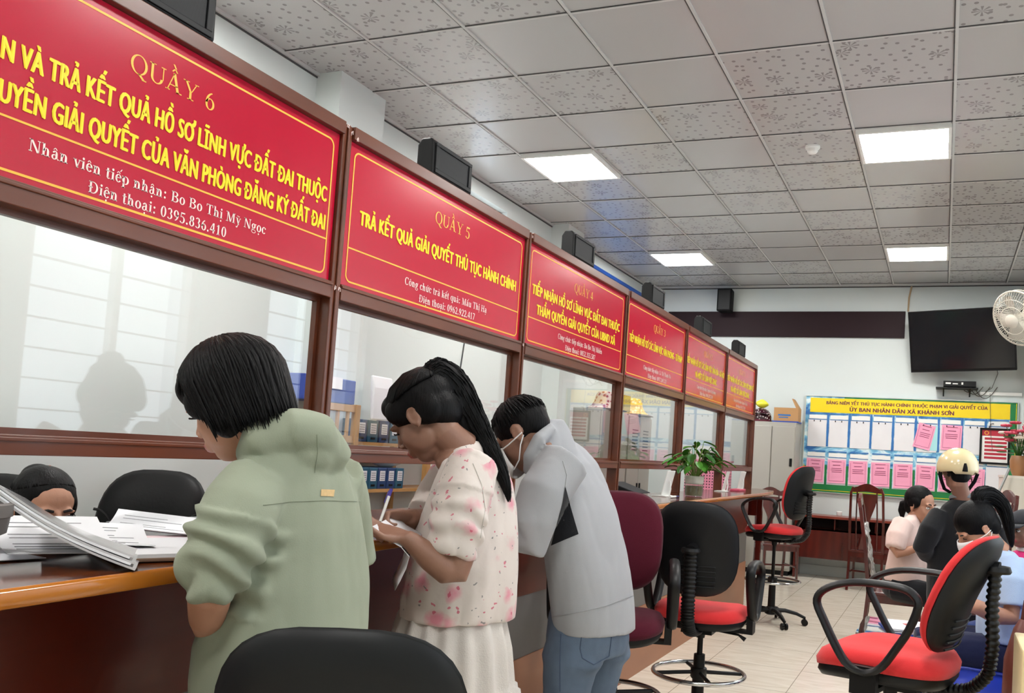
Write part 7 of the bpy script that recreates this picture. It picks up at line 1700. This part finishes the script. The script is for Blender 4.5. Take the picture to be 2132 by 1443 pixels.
# ------------------------------------------------------------------ pen and paper in the hands of the flowered blouse
a_, b_ = at(815, 1018, 2.55), at(789, 1094, 2.51)
t = thing('ballpoint_pen', 'white ballpoint pen with a purple cap held by the person in the flowered blouse', 'pen', tuple(b_))
d_ = unit(a_ - b_); L_ = np.linalg.norm(a_ - b_)
mb = MB(); mb.tube([d_ * .012, d_ * L_ * .80], .0046, n=10); child(mb, 'barrel', M['white'], t)
mb = MB(); mb.tube([d_ * L_ * .80, d_ * L_], .0052, n=10); mb.tube([d_ * L_ * .62 + CAM_R * -.007, d_ * L_ * .95 + CAM_R * -.006], .0016, n=6); child(mb, 'cap', plain('purple_cap', '#4a3a9c', .3), t)
mb = MB(); mb.tube([d_ * 0, d_ * .012], [.001, .004], n=8); child(mb, 'tip', M['chrome'], t)
mb = MB(); rings = []
lpts = [(772, 1098), (800, 1120), (835, 1140), (852, 1160), (845, 1185), (832, 1212), (822, 1230)]
for i, (x, y) in enumerate(lpts):
    n0 = at(x, y, 2.385 + .004 * i); f0 = n0 + CAM_W * .19 + CAM_R * (.015 if i < 3 else -.055 + .0 * i) + np.array([0, 0, .008 if i < 3 else .0]); rings.append([n0, f0, f0 + np.array([.0012, 0, .0012]), n0 + np.array([.0012, 0, .0012])])
mb.loft(rings); tag(mb.build('held_paper', M['paper'], smooth=180), 'folded white paper drooping from the hand of the person in the flowered blouse', 'paper')

# ------------------------------------------------------------------ right foreground
pp = at(1892, 1306, 4.95)
t = thing('paper_stack', 'stack of white papers on a blue folder behind the arm of the nearest red stool', 'papers', (pp[0], pp[1], pp[2] - .02), .2)
for k in range(4): child(MB().box((rng.uniform(-.01, .01), rng.uniform(-.01, .01), .012 + .006 * k), (.24, .32, .005), rz=rng.uniform(-.12, .12)), 'sheet', M['paper'], t, smooth=0)
child(MB().box((0, 0, .003), (.27, .35, .006), rz=.05), 'folder', M['bluefolder'], t, smooth=0)
mb = MB(); mb.box((0, 0, .0335), (.05, .07, .001), rz=.2); child(mb, 'red_stamp', plain('stamp_red', '#c05a5a', .6), t, smooth=0)
zt = pp[2] - .0205
t = thing('low_table', 'low glass topped table under the paper stack', 'table', (pp[0] - .03, pp[1] + .05, 0))
child(MB().span((-.24, -.30, zt - .012), (.24, .30, zt)), 'top', M['clearplastic'], t, smooth=0)
for sx in (-1, 1):
    for sy in (-1, 1): child(MB().cyl((sx * .21, sy * .27, 0), (sx * .21, sy * .27, zt - .012), .009, n=10), 'leg', M['chrome'], t)
# brown bag and cream pedestal at the picture edge
cpx = at(2123, 1400, 2.6)
t = thing('cream_pedestal', 'cream coloured pedestal at the bottom right picture edge', 'pedestal', (cpx[0] + .16, cpx[1] + .1, 0))
zt = at(2119, 1346, 2.6)[2]
child(MB().span((-.16, -.16, .03), (.16, .16, zt)), 'body', plain('cream_pedestal', '#e3cfa0', .5), t, smooth=0, bevel=.006); child(MB().span((-.15, -.15, 0), (.15, .15, .03)), 'base', M['darkplastic'], t, smooth=0)
bx = at(2126, 1352, 3.35)
t = thing('brown_bag', 'reddish brown leather bag at the right picture edge below the child', 'bag', (bx[0] + .06, bx[1], .445))
hb_ = at(2126, 1290, 3.35)[2] - .445
mb = MB(); mb.loft([oval(np.array([0, 0, z]), np.array([1.0, 0, 0]), a, b_, ex=3) for z, a, b_ in ((0, .10, .09), (.03, .125, .10), (hb_ * .6, .12, .085), (hb_ * .9, .09, .05), (hb_, .07, .02))]); child(mb, 'body', plain('brown_leather', '#5e2a20', .4, bmp=.2), t)
mb = MB(); mb.tube([(-.06, 0, hb_ - .02), (-.05, 0, hb_ + .07), (0, 0, hb_ + .1), (.05, 0, hb_ + .07), (.06, 0, hb_ - .02)], .008, n=8); child(mb, 'handle', plain('brown_leather_handle', '#4a2018', .4), t)
